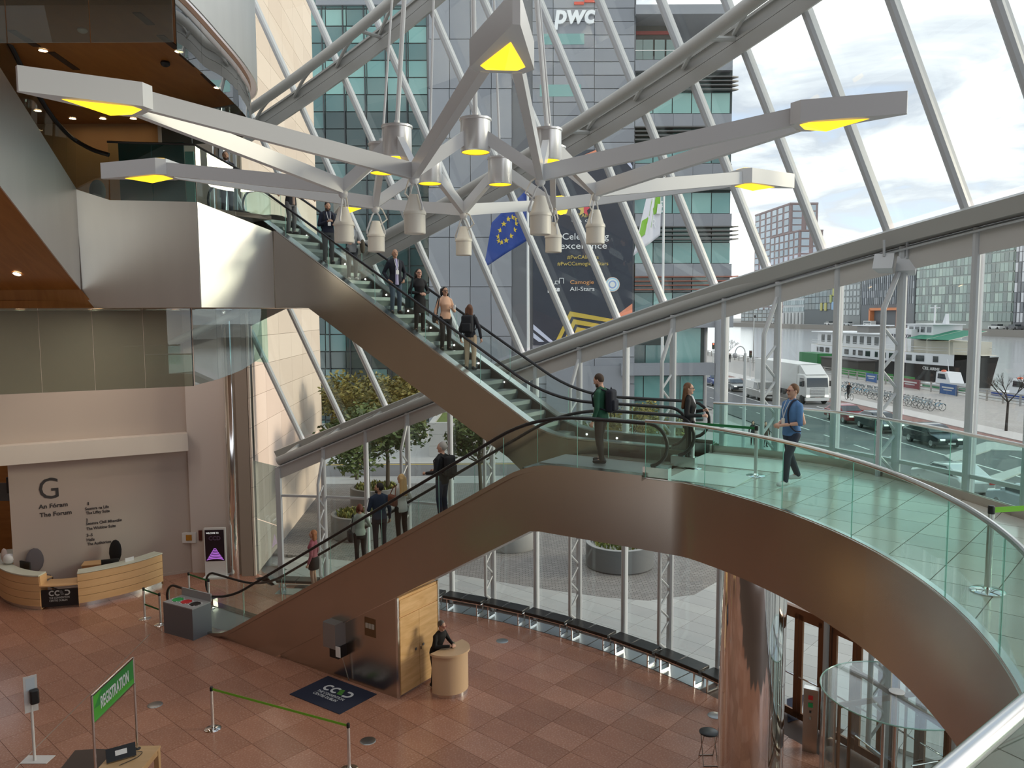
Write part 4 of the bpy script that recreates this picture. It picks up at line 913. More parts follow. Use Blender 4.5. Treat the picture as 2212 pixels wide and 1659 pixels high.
letter('CCD', .2, so_+X8*-.2+V((0, 0, 1.33)), X8, (0, 0, 1), mat('dim_letters', (.10, .06, .12), .5), tt, width=.40, depth=.001, bold=.006)
wp = thing('wall_cabinet', 'white wall box with an amber square window on the white pier', 'wall box', loc=aty(408, 1172, 27.0))
c = aty(409, 1161, 26.97); MB().box(c, (.48, .08, .36)).build('case', mat('white_enamel', (.72, .72, .72), .35), wp, smooth=False); c = aty(408, 1161, 26.92); MB().box(c, (.2, .02, .2)).build('window', mat('amber_panel', (.45, .20, .02), .4), wp, smooth=False)
mb = MB(); c = aty(433, 1156, 26.98); mb.box(c, (.12, .04, .36)); mb.build('wall_plate', mat('maroon_plate', (.10, .025, .02), .4), None, 'narrow maroon plate on the white pier left of the totem', 'wall plate', smooth=False)
# ------------------------------------------------------------------ barrier posts and belts
bp_ = 'barrier posts with belts'
def post_at(px, py, z, lab): p = atz(px, py, z); stanchion(p, lab, grp=bp_); return p
a = post_at(460, 1574, 0, 'chrome barrier post at the left end of the long lime belt'); b = up(atz(752, 1562, .96), 0); stanchion(b, 'chrome barrier post at the right end of the long lime belt, cut by the frame', grp=bp_)
belt(a+V((0, 0, .91)), b+V((0, 0, .91)), 'lime green belt stretched across the lobby floor in front of the navy mat')
a = post_at(313, 1336, 0, 'chrome barrier post with two dark belts right of the reception desk'); b = post_at(347, 1349, 0, 'chrome barrier post with two dark belts touching the grey bin unit')
for h in (.9, .45): belt(a+V((0, 0, h)), b+V((0, 0, h)), 'dark green belt between the two posts by the bin unit, '+('upper' if h > .6 else 'lower'), DGREEN)
a = up(atz(407, 1236, .96), 0); stanchion(a, 'chrome barrier post in front of the welcome totem, left one', grp=bp_); b = up(atz(450, 1250, .96), 0); stanchion(b, 'chrome barrier post in front of the welcome totem, right one', grp=bp_)
for h in (.9, .45): belt(a+V((0, 0, h)), b+V((0, 0, h)), 'dark green belt between the posts in front of the totem, '+('upper' if h > .6 else 'lower'), DGREEN)
a = post_at(1496, 1012, Z1, 'chrome barrier post on the bridge beside the escalator newels'); b = post_at(1632, 1028, Z1, 'chrome barrier post in the middle of the bridge')
belt(a+V((0, 0, .91)), b+V((0, 0, .91)), 'dark green belt between the two posts on the bridge', DGREEN)
c = post_at(2133, 1277, Z1, 'chrome barrier post nearest the viewer on the bridge'); belt(c+V((0, 0, .91)), c+V((2.0, .35, .91)), 'lime green belt running right from the nearest bridge post', GREEN, .06)
# ------------------------------------------------------------------ bin unit
q = [atz(352, 1300, .9), atz(415, 1316, .9), atz(443, 1297, .9)]; X_ = (q[1]-q[0]); Y_ = (q[2]-q[1]); Y_ = Y_-X_*(Y_.dot(X_)/X_.dot(X_)); q3 = q[0]+Y_; q2 = q[1]+Y_
bn = thing('recycling_bin', 'grey box bin unit with green, red and black openings on top', 'bin', loc=up((q[0]+q2)/2, 0))
GREYP = mat('slate_grey_enamel', (.14, .145, .165), .4); TOPG = mat('light_grey_top', (.30, .30, .31), .4)
MB().prism([up(p, 0) for p in (q[0], q[1], q2, q3)], (0, 0, .88)).build('body', GREYP, bn, smooth=False)
MB().prism([up(p, .88) for p in (q[0], q[1], q2, q3)], (0, 0, .03)).build('lid', TOPG, bn, smooth=False)
MB().prism([up(p, .91) for p in (q3, q2, q2+Y_*.06, q3+Y_*.06)], (0, 0, .22)).build('back_board', TOPG, bn, smooth=False)
for i, (cn, cc_) in enumerate((('green', (.02, .36, .09)), ('red', (.5, .02, .025)), ('black', (.012, .01, .01)))):
    c = up(q[0]+X_*(.2+.3*i)+Y_*.48, .912); MB().lathe(c, [(0, .0), (.13, .0), (.135, .012), (.15, .012), (.155, 0)], 24).build('opening', [mat('bin_'+cn, cc_, .4)], bn, cn+' round opening')
    for k in range(9): aa = k*2*math.pi/9; MB().ball(c+V((.185*math.cos(aa), .185*math.sin(aa)*.9, .004)), .02, 6, (1, 1, .3)).build('label_dot', PAPER, bn)
# ------------------------------------------------------------------ logo mat
mq = [V((-5.36, 17.99, 0)), V((-3.95, 17.03, 0)), V((-3.27, 17.97, 0)), V((-4.66, 18.93, 0))]
mt = thing('doormat', 'navy logo mat lying in front of the steel wall under the escalator', 'mat', loc=V((-4.3, 18, 0)))
MB().prism([p+V((0, 0, .002)) for p in mq], (0, 0, .012)).build('carpet', NAVY, mt, smooth=False)
mX = (mq[1]-mq[0]).normalized(); mY = (mq[3]-mq[0]).normalized(); mY = V((-mX.y, mX.x, 0))
ccd_logo(mq[0]+mX*.42+mY*.60+V((0, 0, .016)), mX, mY, .95, mt)
# ------------------------------------------------------------------ podium
b0, b1 = atz(931, 1411, 1.07), atz(996, 1381, 1.07); bx = (b1-b0).normalized(); by = V((bx.y, -bx.x, 0)); bw_ = (b1-b0).length; bc = up((b0+b1)/2, 0)
pod = thing('podium', 'pale beech curved-front podium desk beside the maple cupboard', 'podium', loc=bc)
def dshape(g, z): return [bc+bx*(-(bw_/2+g))+V((0, 0, z))]+[bc+bx*(-(bw_/2+g)*math.cos(a))+by*((.56+g)*math.sin(a))+V((0, 0, z)) for a in np.linspace(.06, math.pi-.06, 20)]+[bc+bx*(bw_/2+g)+V((0, 0, z))]
MB().prism(dshape(-.02, .09), (0, 0, .93)).build('body', wood('pale_beech', (.60, .42, .265), (.66, .475, .31), 1.4, (1, 1, .15), .45), pod, ang=40)
MB().prism(dshape(-.03, .0), (0, 0, .09)).build('kick_plate', SATIN, pod, ang=40)
MB().prism(dshape(.03, 1.02), (0, 0, .05)).build('top', wood('pale_beech_top', (.64, .44, .27), (.70, .50, .32), 1.0, (1, 1, 1), .4), pod, ang=40)
mb = MB(); g = bc+bx*.12+by*.12; mb.lathe(up(g, 1.07), [(0, 0), (.028, 0), (.033, .10), (.030, .10), (.026, .01), (0, .01)], 14); mb.build('glass_tumbler', GL_BAL, None, 'small glass standing on the podium desk', 'glass')
# ------------------------------------------------------------------ registration desk, sign, sanitiser stand
TZ = .75; e0, e1 = atz(262, 1610, TZ), atz(345, 1610, TZ)
tb = thing('registration_table', 'pale oak table at the bottom left edge carrying the registration sign', 'table', loc=V((e0.x, e0.y-1, 0)))
OAK = wood('pale_oak', (.55, .34, .16), (.64, .42, .22), 1.5, (.4, 3, 1), .45)
tx0, tx1, ty0, ty1 = e0.x-.05, e1.x+.02, e1.y-2.4, e1.y
MB().box(((tx0+tx1)/2, (ty0+ty1)/2, TZ-.02), (tx1-tx0, ty1-ty0, .04)).build('top', OAK, tb, smooth=False)
for x in (tx0+.05, tx1-.05):
    for y in (ty0+.05, ty1-.06): MB().box((x, y, (TZ-.04)/2), (.09, .09, TZ-.04)).build('leg', OAK, tb, smooth=False)
MB().box((tx1-.03, (ty0+ty1)/2, TZ-.09), (.025, ty1-ty0-.2, .1)).build('apron', OAK, tb, smooth=False)
pr = up(atz(297, 1617, TZ), TZ); zt_ = aty(292, 1420, pr.y).z; pl = atz(198, 1503, zt_); pl = up(pl, TZ)
sg_ = thing('sign', 'green registration sign on two steel poles above the oak table', 'sign', loc=(pr+pl)/2)
for p in (pr, pl):
    MB().tube([up(p, TZ), up(p, zt_)], .022, 10).build('pole', SATIN, sg_); MB().lathe(up(p, TZ), [(0, 0), (.06, 0), (.06, .01), (0, .01)], 16).build('pole_base', BLACKP, sg_)
bd = (pr-pl); bd.z = 0; L_ = bd.length; bd = bd/L_; bn_ = V((bd.y, -bd.x, 0)); sz0, sz1 = zt_-.50, zt_
gp1 = mat('sign_bright_green', (.10, .50, .06), .4); gp2 = mat('sign_mid_green', (.05, .32, .07), .4)
MB().prism([up(pl, sz0), up(pr, sz0), up(pr, sz1), up(pl, sz1)], -bn_*.012).build('board', gp1, sg_, smooth=False)
MB().prism([up(pl+bd*.05, sz1-.26)+bn_*.002, up(pl+bd*L_, sz1-.40)+bn_*.002, up(pr, sz1-.02)+bn_*.002, up(pl+bd*.35, sz1-.02)+bn_*.002], bn_*.001).build('board_shade', gp2, sg_, 'darker green facet', smooth=False)
for z in (sz0, sz1): MB().bar(up(pl, z), up(pr, z), .03, .03).build('rail', SATIN, sg_)
letter('REGISTRATION', .30, up(pl+bd*.26, sz0+.14)+bn_*.006, bd, (0, 0, 1), mat('sign_white', (.85, .85, .85), .5), sg_, width=1.02, depth=.002, bold=.006)
dv_ = up(atz(262, 1638, TZ), TZ); t = thing('tablet_stand', 'black tablet device with a white label on the oak table', 'tablet', loc=dv_)
ax = V((.83, .55, 0)).normalized(); ay = V((-.25, .4, .9)).normalized(); az = ax.cross(ay)
MB().box(dv_+V((0, 0, .12)), (.5, .24, .05), axes=(ax, ay, az)).build('case', BLACKP, t, smooth=False); MB().box(dv_+V((0, 0, .13))+az*.027, (.2, .09, .004), axes=(ax, ay, az)).build('label', PAPER, t, smooth=False)
mb = MB(); mb.tube(smoothpath([dv_+ax*.25+V((0, 0, .05)), dv_+ax*.36+V((0, 0, .012)), dv_+ax*.34+V((0, -.18, .012)), dv_+ax*.1+V((0, -.3, .012))], 6), .006, 6); mb.build('cable', BLACKP, None, 'thin black cable trailing from the tablet on the oak table', 'cable')
k0 = [atz(px, py, .72)+V((-.16, 0, 0)) for px, py in ((150, 1659), (180, 1620), (225, 1617), (262, 1618), (262, 1700), (120, 1720))]
t = thing('side_table', 'dark brown round-cornered table left of the oak table', 'table', loc=up(k0[1], 0)+V((.2, -.6, 0)))
MB().prism([p-V((0, 0, .03)) for p in k0], (0, 0, .03)).build('top', mat('dark_brown_laminate', (.055, .035, .028), .5), t, smooth=False)
for p in (k0[1], k0[3]+V((-.12, -.1, 0)), k0[4]+V((-.12, .1, 0)), k0[5]+V((.1, .1, 0))): MB().tube([up(p+V((.03, -.05, 0)), 0), up(p+V((.03, -.05, 0)), .69)], .02, 8).build('leg', SATIN, t)
sp_ = atz(80, 1642, 0); t = thing('sanitiser_stand', 'white stand with a black hand sanitiser dispenser at bottom left', 'sanitiser stand', loc=sp_)
WE = mat('white_enamel', (.72, .72, .72), .35)
cs = [atz(42, 1650, 0), atz(100, 1650, 0), atz(120, 1632, 0), atz(62, 1632, 0)]
MB().prism(cs, (0, 0, .012)).build('base_plate', WE, t, smooth=False); MB().tube([atz(75, 1642, .01), up(atz(75, 1642, .01), 1.35)], .028, 10).build('pole', WE, t)
pc = up(atz(75, 1642, .01), 1.38); hx = V((.75, .66, 0)).normalized(); hy = V((hx.y, -hx.x, 0))
MB().prism([pc+hx*i*.12+V((0, 0, j)) for i, j in ((-1, -.33), (1, -.33), (1, .42), (-1, .42))], hy*.02).build('panel', WE, t, smooth=False)
mb = MB(); mb.box(pc+hy*.08+hx*.05, (.16, .13, .3), axes=(hx, hy, V((0, 0, 1)))); o = mb.build('dispenser', BLACKP, t); bv = o.modifiers.new('bevel', 'BEVEL'); bv.width = .03; bv.segments = 3
mb = MB(); mb.prism([pc+hx*i*.08+V((0, 0, j))+hy*.022 for i, j in ((-1, .12), (1, .12), (1, .38), (-1, .38))], hy*.002); mb.build('notice', mat('pale_blue_notice', (.6, .68, .75), .6), t, smooth=False)
MB().bar(atz(325, 1368, .003), atz(-20, 1712, .003), .02, .004).build('joint_strip', SATIN, floor, smooth=False)
# ------------------------------------------------------------------ entrance: chrome column, stools, doors
cc0 = V((4.50, 14.25, 0)); MB().lathe(cc0, [(0, 0), (.60, 0), (.60, 4.66), (0, 4.66)], 64).build('chrome_column', CHROME, None, 'thick mirror-polished column standing under the bridge', 'column')
BRZ = mat('bronze_door_frame', (.20, .105, .06), .35, .7)
for k in DOORS:
    p, q = wpt(kang(k), WR+.05), wpt(kang(k+1), WR+.05); d = (q-p).normalized(); Lb = (q-p).length
    dr = thing('door_%d' % (k-9), kind='structure', loc=p)
    MB().bar(up(p, 2.5), up(q, 2.5), .12, .12).build('head', BRZ, dr, smooth=False)
    for f_ in (.05, .95): MB().bar(up(p+d*Lb*f_, 0), up(p+d*Lb*f_, 2.5), .1, .09, up=(d.x, d.y, 0)).build('jamb', BRZ, dr, smooth=False)
    for f0, f1 in ((.09, .495), (.505, .91)):
        a, b = p+d*Lb*f0, p+d*Lb*f1; n_ = V((d.y, -d.x, 0))
        lf = thing('leaf', parent=dr, loc=a)
        for z in (.12, 2.38): MB().bar(up(a, z), up(b, z), .05, .16).build('rail', BRZ, lf, smooth=False)
        for e in (a+d*.05, b-d*.05): MB().bar(up(e, .1), up(e, 2.42), .05, .1, up=(d.x, d.y, 0)).build('stile', BRZ, lf, smooth=False)
        MB().prism([up(a+d*.1, .2), up(b-d*.1, .2), up(b-d*.1, 2.3), up(a+d*.1, 2.3)], n_*.01).build('pane', GL_FACADE, lf, smooth=False)
        MB().tube([up(a+d*.06, 1.02)-n_*-.06, up(b-d*.06, 1.02)-n_*-.06], .018, 8).build('push_bar', CHROME, lf)
rc = V((6.72, 13.2, 0)); RR = 1.25
rv = thing('revolving_door', 'round glass revolving door with a clear glass roof beneath the bridge', 'revolving door', loc=rc)
GLR = glass('revolving_door_glass', (.94, .97, .965), 1.1)
def rp(a, r, z): return V((rc.x+r*math.cos(math.radians(a)), rc.y+r*math.sin(math.radians(a)), z))
MB().prism([rp(a, RR, 2.36) for a in range(0, 360, 9)], (0, 0, .02)).build('glass_roof', glass('roof_disc_glass', (.90, .96, .95), 1.2, .02, .10, (.75, .82, .82)), rv, smooth=False)
MB().tube([rp(a, RR, 2.37) for a in range(0, 360, 9)], .012, 6, closed=True).build('roof_edge', GL_EDGE, rv)
for a0, a1 in ((120, 235), (300, 415)):
    A = np.linspace(a0, a1, 5)
    for x, y in zip(A, A[1:]):
        S = np.linspace(x+.4, y-.4, 6); MB().sheet([rp(a, RR-.03, .02) for a in S], [rp(a, RR-.03, 2.35) for a in S], .012).build('curved_panel', GLR, rv)
    for a in A[::2]: MB().tube([rp(a, RR-.02, 0), rp(a, RR-.02, 2.36)], .028, 8).build('post', SATIN, rv)
MB().tube([rp(0, 0, 0), rp(0, 0, 2.34)], .04, 12).build('shaft', SATIN, rv); MB().lathe(rp(0, 0, 2.385), [(0, 0), (.13, 0), (.13, .012), (0, .012)], 24).build('hub_cap', mat('white_enamel', (.72, .72, .72), .35), rv)
for a in (15, 105, 195, 285):
    b_ = rp(a, RR-.08, 0); c_ = rp(a, .05, 0); w_ = thing('wing', parent=rv, loc=rp(a, .6, 0))
    for z in (.08, 2.30): MB().bar(up(c_, z), up(b_, z), .04, .09).build('rail', BRZ, w_, smooth=False)
    MB().bar(up(b_, .05), up(b_, 2.33), .04, .06, up=(0, 1, 0)).build('stile', BRZ, w_, smooth=False)
    d_ = (b_-c_).normalized(); MB().prism([up(c_, .13), up(b_, .13), up(b_, 2.25), up(c_, 2.25)], V((d_.y, -d_.x, 0))*.01).build('pane', GLR, w_, smooth=False)
    MB().tube([up(c_.lerp(b_, .25), 1.0)+V((d_.y, -d_.x, 0))*.05, up(c_.lerp(b_, .9), 1.0)+V((d_.y, -d_.x, 0))*.05], .016, 8).build('push_bar', CHROME, w_)
pd_ = up(atz(1750, 1590, 0)*.965, 0); t = thing('access_pedestal', 'tall stainless access pedestal with red and green buttons by the doors', 'pedestal', loc=pd_)
MB().box(pd_+V((0, 0, .67)), (.28, .16, 1.34), rz=-.5).build('body', STEEL, t, smooth=False); fx_ = V((-math.sin(.5)*-1*-1, -math.cos(.5), 0)); fx_ = V((-.479, -.878, 0))
MB().box(pd_+V((0, 0, 1.345)), (.29, .17, .02), rz=-.5).build('cap', SATIN, t, smooth=False)
for z, nm, c_ in ((1.18, 'red_button', (.6, .02, .02)), (1.02, 'green_button', (.02, .35, .1)), (.88, 'keyhole', (.03, .03, .03)), (.74, 'key_switch', (.35, .34, .3))):
    MB().box(pd_+fx_*.083+V((0, 0, z)), (.09 if z > .9 else .04, .014, .09 if z > .9 else .05), rz=-.5).build(nm, mat('pedestal_'+nm, c_, .4), t, smooth=False)
m0 = [atz(px, py, .004) for px, py in ((1702, 1560), (1728, 1553), (1738, 1500), (1700, 1510))]
mb = MB(); mb.prism(m0, (0, 0, .01)); mb.build('doormat', NAVY, None, 'dark blue entrance mat between the chrome column and the pedestal', 'mat', smooth=False)
def stool(c, lab, folded=False):
    t = thing('folding_stool', lab, 'stool', loc=up(c, 0)); ch_ = mat('stool_chrome', (.4, .38, .36), .2, 1)
    if not folded:
        mb = MB(); mb.lathe(up(c, .60), [(0, .03), (.17, .03), (.19, .018), (.19, .004), (.17, 0), (0, 0)], 28); mb.build('seat', mat('black_stool_seat', (.014, .014, .014), .3), t)
        for s in (-1, 1):
            for x in (-.13, .13): MB().tube([c+V((x, -.14*s, .60)), c+V((x*1.1, .20*s, .0))], .010, 6).build('leg', ch_, t)
            MB().tube([c+V((-.143, .2*s, .01)), c+V((.143, .2*s, .01))], .010, 6).build('foot_bar', ch_, t)
    else:
        mb = MB(); mb.lathe(up(c, .62)+V((0, -.03, 0)), [(0, .012), (.15, .012), (.165, .0), (.15, -.012), (0, -.012)], 28, axis=(.15, -1, .25)); mb.build('seat', mat('black_stool_seat', (.014, .014, .014), .3), t)
        for x in (-.1, .1):
            MB().tube([c+V((x, 0, .62)), c+V((x*1.15, -.04, 0))], .010, 6).build('leg', ch_, t); MB().tube([c+V((x*.8, .03, .62)), c+V((x*.9, .05, 0))], .010, 6).build('leg', ch_, t)
stool(up(atz(1531, 1580, .62), 0), 'open black folding stool left of the chrome column')
# ------------------------------------------------------------------ handrail close to the viewer
h0, h1 = aty(2300, 1452, 3.1), aty(1990, 1716, 2.3)
fr = thing('near_balustrade', 'steel handrail on glass crossing the bottom right corner', 'balustrade', loc=up(h1, h1.z-1))
MB().tube([h0+(h0-h1)*.6, h0, h1, h1+(h1-h0)*.5], .038, 16).build('handrail', SATIN, fr)
MB().prism([h0+(h0-h1)*.6-V((0, 0, .05)), h1+(h1-h0)*.5-V((0, 0, .05)), h1+(h1-h0)*.5-V((0, 0, 1.0)), h0+(h0-h1)*.6-V((0, 0, 1.0))], V((.01, -.01, 0))).build('glass_panel', GL_BAL, fr, smooth=False)
# ================================================================== outside: ground
def Q(L, y, z=0.): return V((L-.063*y, y, z))               # quay frame: L across, y along
QD = V((-.063, 1, 0)).normalized(); QN = V((QD.y, -QD.x, 0)); QRZ = math.atan2(QD.y, QD.x)
FLAG = [mat('pale_granite_flag_%d' % i, c, .6, var=.08, scale=1.5) for i, c in enumerate(((.40, .40, .39), (.37, .37, .365), (.43, .43, .42)))]
def brickmat(name, c1, c2, mortar, scale, rough=.8):
    m = mat(name, c1, rough); nt = m.node_tree; b = nt.nodes['Principled BSDF']; g = nt.nodes.new('ShaderNodeTexCoord')
    t = nt.nodes.new('ShaderNodeTexBrick'); t.inputs['Color1'].default_value = (*c1, 1); t.inputs['Color2'].default_value = (*c2, 1); t.inputs['Mortar'].default_value = (*mortar, 1); t.inputs['Scale'].default_value = scale; t.inputs['Mortar Size'].default_value = .03
    nt.links.new(g.outputs['Object'], t.inputs['Vector']); nt.links.new(t.outputs[0], b.inputs['Base Color']); return m
SETTS = brickmat('grey_brick_setts', (.20, .19, .185), (.27, .255, .245), (.11, .105, .10), 2.3)
COBB = brickmat('granite_cobbles', (.33, .31, .30), (.40, .375, .355), (.24, .23, .22), 1.6)
ASPH = mat('asphalt', (.125, .125, .13), .8, var=.2, scale=.6); KERB = mat('pale_kerb', (.46, .45, .44), .7); WLINE = mat('road_white', (.72, .72, .70), .7)
gr = thing('ground', kind='structure', loc=(0, 40, 0))
def flat(pts, z, name, m_, th=.09, parent=gr): return MB().prism([up(V(p), z-th) for p in pts], (0, 0, th)).build(name, m_, parent, smooth=False)
wall_out = [wpt(a, 18.35) for a in np.arange(86, -30, -4)]
flat([Q(60, -40), Q(60, 330), V((-60, 330, 0)), V((-60, 70, 0)), V((-60, 41, 0)), V((-10.3, 41, 0)), V((-9.35, 27.0, 0)), V((-9.2, 26.0, 0))]+wall_out, -.10, 'base', mat('paving_bed', (.30, .30, .29), .8), .1)
# granite flags next to the glass
cnt = 0
for i in range(-30, 40):
    for j in range(14, 52):
        o = FA*(i*1.1)+FB*(j*.65); c = o+FA*.55+FB*.325; d = (V((c.x, c.y, 0))-WC).length
        if d < 18.5 or d > 24.5 or c.x < -8.3 or c.y < 13: continue
        an = math.degrees(math.atan2(c.y-WC.y, c.x-WC.x))
        if an < 24: continue
        m_ = random.choice(FLAG); cnt += 1
        if cnt > 299: continue
        cell = [o+FA*x+FB*y for x, y in ((.005, .005), (1.095, .005), (1.095, .645), (.005, .645))]
        MB().prism([up(p, -.09) for p in cell], (0, 0, .09)).build('paving_slab', m_, gr, smooth=False)
bk = [atz(px, py, 0) for px, py in ((590, 1195), (800, 1215), (965, 1237), (1150, 1268), (1300, 1289), (1400, 1297), (1500, 1284), (1560, 1250), (1600, 1200))]
flat(bk+[V((14, 34, 0)), V((14, 41.5, 0)), V((-10.2, 41.5, 0)), V((-9.3, 28, 0))], .004, 'brick_forecourt', SETTS, .09)
flat([V((-40, 41.5, 0)), V((22, 41.5, 0)), V((22, 43.2, 0)), V((-40, 43.2, 0))], .02, 'near_footway', FLAG[0])
flat([V((-60, 43.2, 0)), Q(22, 43.2), Q(22, 47.4), V((-60, 47.4, 0))], -.03, 'cross_street', ASPH)
for y, w_, m_, nm in ((43.2, .18, KERB, 'kerb'), (47.4, .2, KERB, 'kerb'), (47.15, .1, mat('yellow_line', (.55, .40, .06), .7), 'yellow_line')):
    MB().box((-10, y, .0), (60, w_, .08 if nm == 'kerb' else .0), 0).build(nm, m_, gr, smooth=False) if nm == 'kerb' else flat([V((-40, y-.06, 0)), V((20, y-.06, 0)), V((20, y+.06, 0)), V((-40, y+.06, 0))], -.02, nm, m_)
flat([V((-60, 47.5, 0)), Q(22.5, 47.5), Q(22.5, 330), V((-60, 330, 0))], .03, 'far_footway', FLAG[1])
flat([Q(19.5, -30), Q(37.6, -30), Q(37.6, 330), Q(24.2, 330), Q(24.2, 62), Q(22, 52), Q(19.5, 40)], -.03, 'quay_road', ASPH)
for L0, dash in ((27.0, True), (30.7, False), (34.6, True)):
    if dash:
        for y in np.arange(20, 170, 4.5): flat([Q(L0-.07, y), Q(L0+.07, y), Q(L0+.07, y+2), Q(L0-.07, y+2)], -.022, 'lane_dash', WLINE)
    else: flat([Q(L0-.08, 15), Q(L0+.08, 15), Q(L0+.08, 220), Q(L0-.08, 220)], -.022, 'lane_line', WLINE)
flat([Q(37.6, -30), Q(39.2, -30), Q(39.2, 330), Q(37.6, 330)], -.02, 'cycle_track', mat('red_track', (.20, .10, .085), .8))
flat([Q(39.2, -30), Q(41.6, -30), Q(41.6, 330), Q(39.2, 330)], .03, 'quay_footway', mat('pale_footway', (.47, .45, .44), .7))
flat([Q(41.6, -30), Q(54.2, -30), Q(54.2, 330), Q(41.6, 330)], .03, 'promenade', COBB)
MB().prism([Q(54.2, -30, -4), Q(54.2, 330, -4), Q(54.2, 330, .05), Q(54.2, -30, .05)], QN*.6).build('quay_wall', mat('quay_stone', (.25, .235, .22), .8), gr, smooth=False)
for a, b in ((2005, 2212), (2080, 2230)):
    pass
for pts in (((2040, 985), (2130, 955), (2230, 960), (2230, 975), (2140, 972), (2060, 998)), ((2120, 1035), (2230, 1000), (2230, 1012), (2140, 1048))):
    flat([atz(px, py, 0) for px, py in pts], .05, 'traffic_island', KERB, .1)
wm = mat('river_water', (.52, .53, .55), .16, .35, .9, bump=.5, bscale=.35)  # pale base colour carries the sky glare on the river
wtr = MB().prism([Q(54.8, -60, -1.3), Q(54.8, 1200, -1.3), Q(225, 1200, -1.3), Q(225, -60, -1.3)], (0, 0, .3)).build('water', wm, None, kind='structure', smooth=False)
fb = thing('far_bank', kind='structure', loc=Q(226, 400))
MB().prism([Q(225, -100, -2), Q(225, 1300, -2), Q(225, 1300, 2.0), Q(225, -100, 2.0)], QN*1.2).build('quay_wall', mat('far_quay_stone', (.22, .20, .18), .8), fb, smooth=False)
MB().prism([Q(226, -100, 1.9), Q(226, 1300, 1.9), Q(700, 1300, 1.9), Q(700, -100, 1.9)], (0, 0, .1)).build('street', mat('far_street', (.30, .29, .28), .8), fb, smooth=False)
# ================================================================== trees and planters
LEAFS = {'olive': [(.17, .155, .035), (.24, .205, .055), (.11, .11, .03)], 'green': [(.075, .12, .035), (.11, .15, .045), (.055, .085, .03)], 'gold': [(.30, .22, .045), (.21, .19, .045), (.15, .14, .04)]}
def leafcloud(mb, c, r, n, size, rng, sq=(1, 1, 1), mats=3):
    for _ in range(n):
        while True:
            d = V((rng.uniform(-1, 1), rng.uniform(-1, 1), rng.uniform(-1, 1)))
            if .25 < d.length < 1: break
        d = d*(.55+.45*rng.random()); p = V(c)+V((d.x*r*sq[0], d.y*r*sq[1], d.z*r*sq[2]))
        a = V((rng.uniform(-1, 1), rng.uniform(-1, 1), rng.uniform(-.6, .6))).normalized(); b = a.cross(V((rng.uniform(-1, 1), rng.uniform(-1, 1), rng.uniform(-1, 1)))).normalized(); s = size*rng.uniform(.7, 1.3)
        mb.cur = rng.randrange(mats); mb.add([p-a*s, p+b*s*.45, p+a*s, p-b*s*.45], [(0, 1, 2, 3)])
    mb.cur = 0
def tree(base, h, r, kind, seed, lab, n=2600, size=.11, trunk=.1, grp='broadleaf trees outside the glass'):
    rng = random.Random(seed); base = V(base); t = thing('tree', lab, 'tree', loc=base, group=grp)
    bark = mat('grey_brown_bark', (.06, .05, .035), .85); hc = h-r*.95
    MB().tube([base, base+V((.03, .02, h*.25)), base+V((-.04, .03, hc*.8)), base+V((0, 0, hc+r*.2))], [trunk, trunk*.85, trunk*.7, trunk*.4], 8).build('trunk', bark, t)
    mb = MB(); lm = [tint(c, .7) for c in LEAFS[kind]]; lf = MB()
    for k in range(11):
        a = k*2.4+rng.random(); e = rng.uniform(-.3, .9); rr = r*rng.uniform(.45, .8); tip = base+V((math.cos(a)*rr, math.sin(a)*rr, hc+e*r*.75))
        mb.tube([base+V((0, 0, hc*.75)), base.lerp(tip, .6)+V((0, 0, hc*.25)), tip], [.04, .025, .01], 5)
        leafcloud(lf, tip, r*rng.uniform(.36, .5), n//13, size, rng, (1, 1, .8))
    leafcloud(lf, base+V((0, 0, hc+r*.1)), r*.75, n//7, size, rng, (1, 1, .8))
    mb.build('branches', bark, t); lf.build('foliage', lm, t, kind='stuff', smooth=False)
    return t
PLAN = mat('planter_grey_stone', (.13, .135, .14), .55); PLANL = mat('planter_rim_stone', (.34, .34, .335), .6)
def planter(c, r, h, lab, seed, plants=True, light=False, kind='gold'):
    c = V(c); t = thing('planter', lab, 'planter', loc=c, group='round stone planters')
    MB().lathe(c, [(0, 0), (r*.96, 0), (r, .06), (r, h), (r*.985, h+.01)], 40).build('bowl', PLANL if light else PLAN, t)
    MB().lathe(c, [(r*.985, h+.01), (r*.86, h+.01), (r*.85, h-.08), (0, h-.08)], 40).build('rim', PLANL, t)
    if plants:
        rng = random.Random(seed); lf = MB()
        for _ in range(420):
            a = rng.random()*6.283; q = r*.8*math.sqrt(rng.random()); p = c+V((q*math.cos(a), q*math.sin(a), h-.08)); d = V((rng.uniform(-.5, .5), rng.uniform(-.5, .5), 1)).normalized(); s = rng.uniform(.12, .32); w_ = d.cross(V((rng.random()-.5, rng.random()-.5, .1))).normalized()*.025
            lf.cur = rng.randrange(3); lf.add([p-w_, p+w_, p+d*s*.6+w_*1.6, p+d*s+V((0, 0, -.03)), p+d*s*.6-w_*1.6], [(0, 1, 2, 3, 4)])
        lf.build('planting', [tint(x, .7) for x in ((.20, .19, .03), (.13, .16, .03), (.09, .12, .03))], t, kind='stuff', smooth=False)
    return c
pA = planter(V((-6.35, 31.6, 0)), 1.12, .95, 'dark round planter with ferns beside the pale stone wall', 1)
pB = planter(V((-6.5, 36.6, 0)), 1.2, .95, 'dark round planter with golden plants farther back on the left', 2)
pC = planter(V((3.85, 27.6, 0)), 1.22, .85, 'round planter with golden ferns seen under the bridge', 3)
pD = planter(V((-.1, 30.0, 0)), 1.05, .85, 'pale round planter half hidden by the escalator underside', 4, light=True)
tree(pA+V((.35, .3, .8)), 5.1, 2.3, 'green', 11, 'leafy tree in the fern planter nearest the stone wall', 5000, .13)
tree(pB+V((.6, -.2, .8)), 5.7, 2.7, 'olive', 12, 'olive-gold tree crown rising behind the lower escalator', 6000, .13)
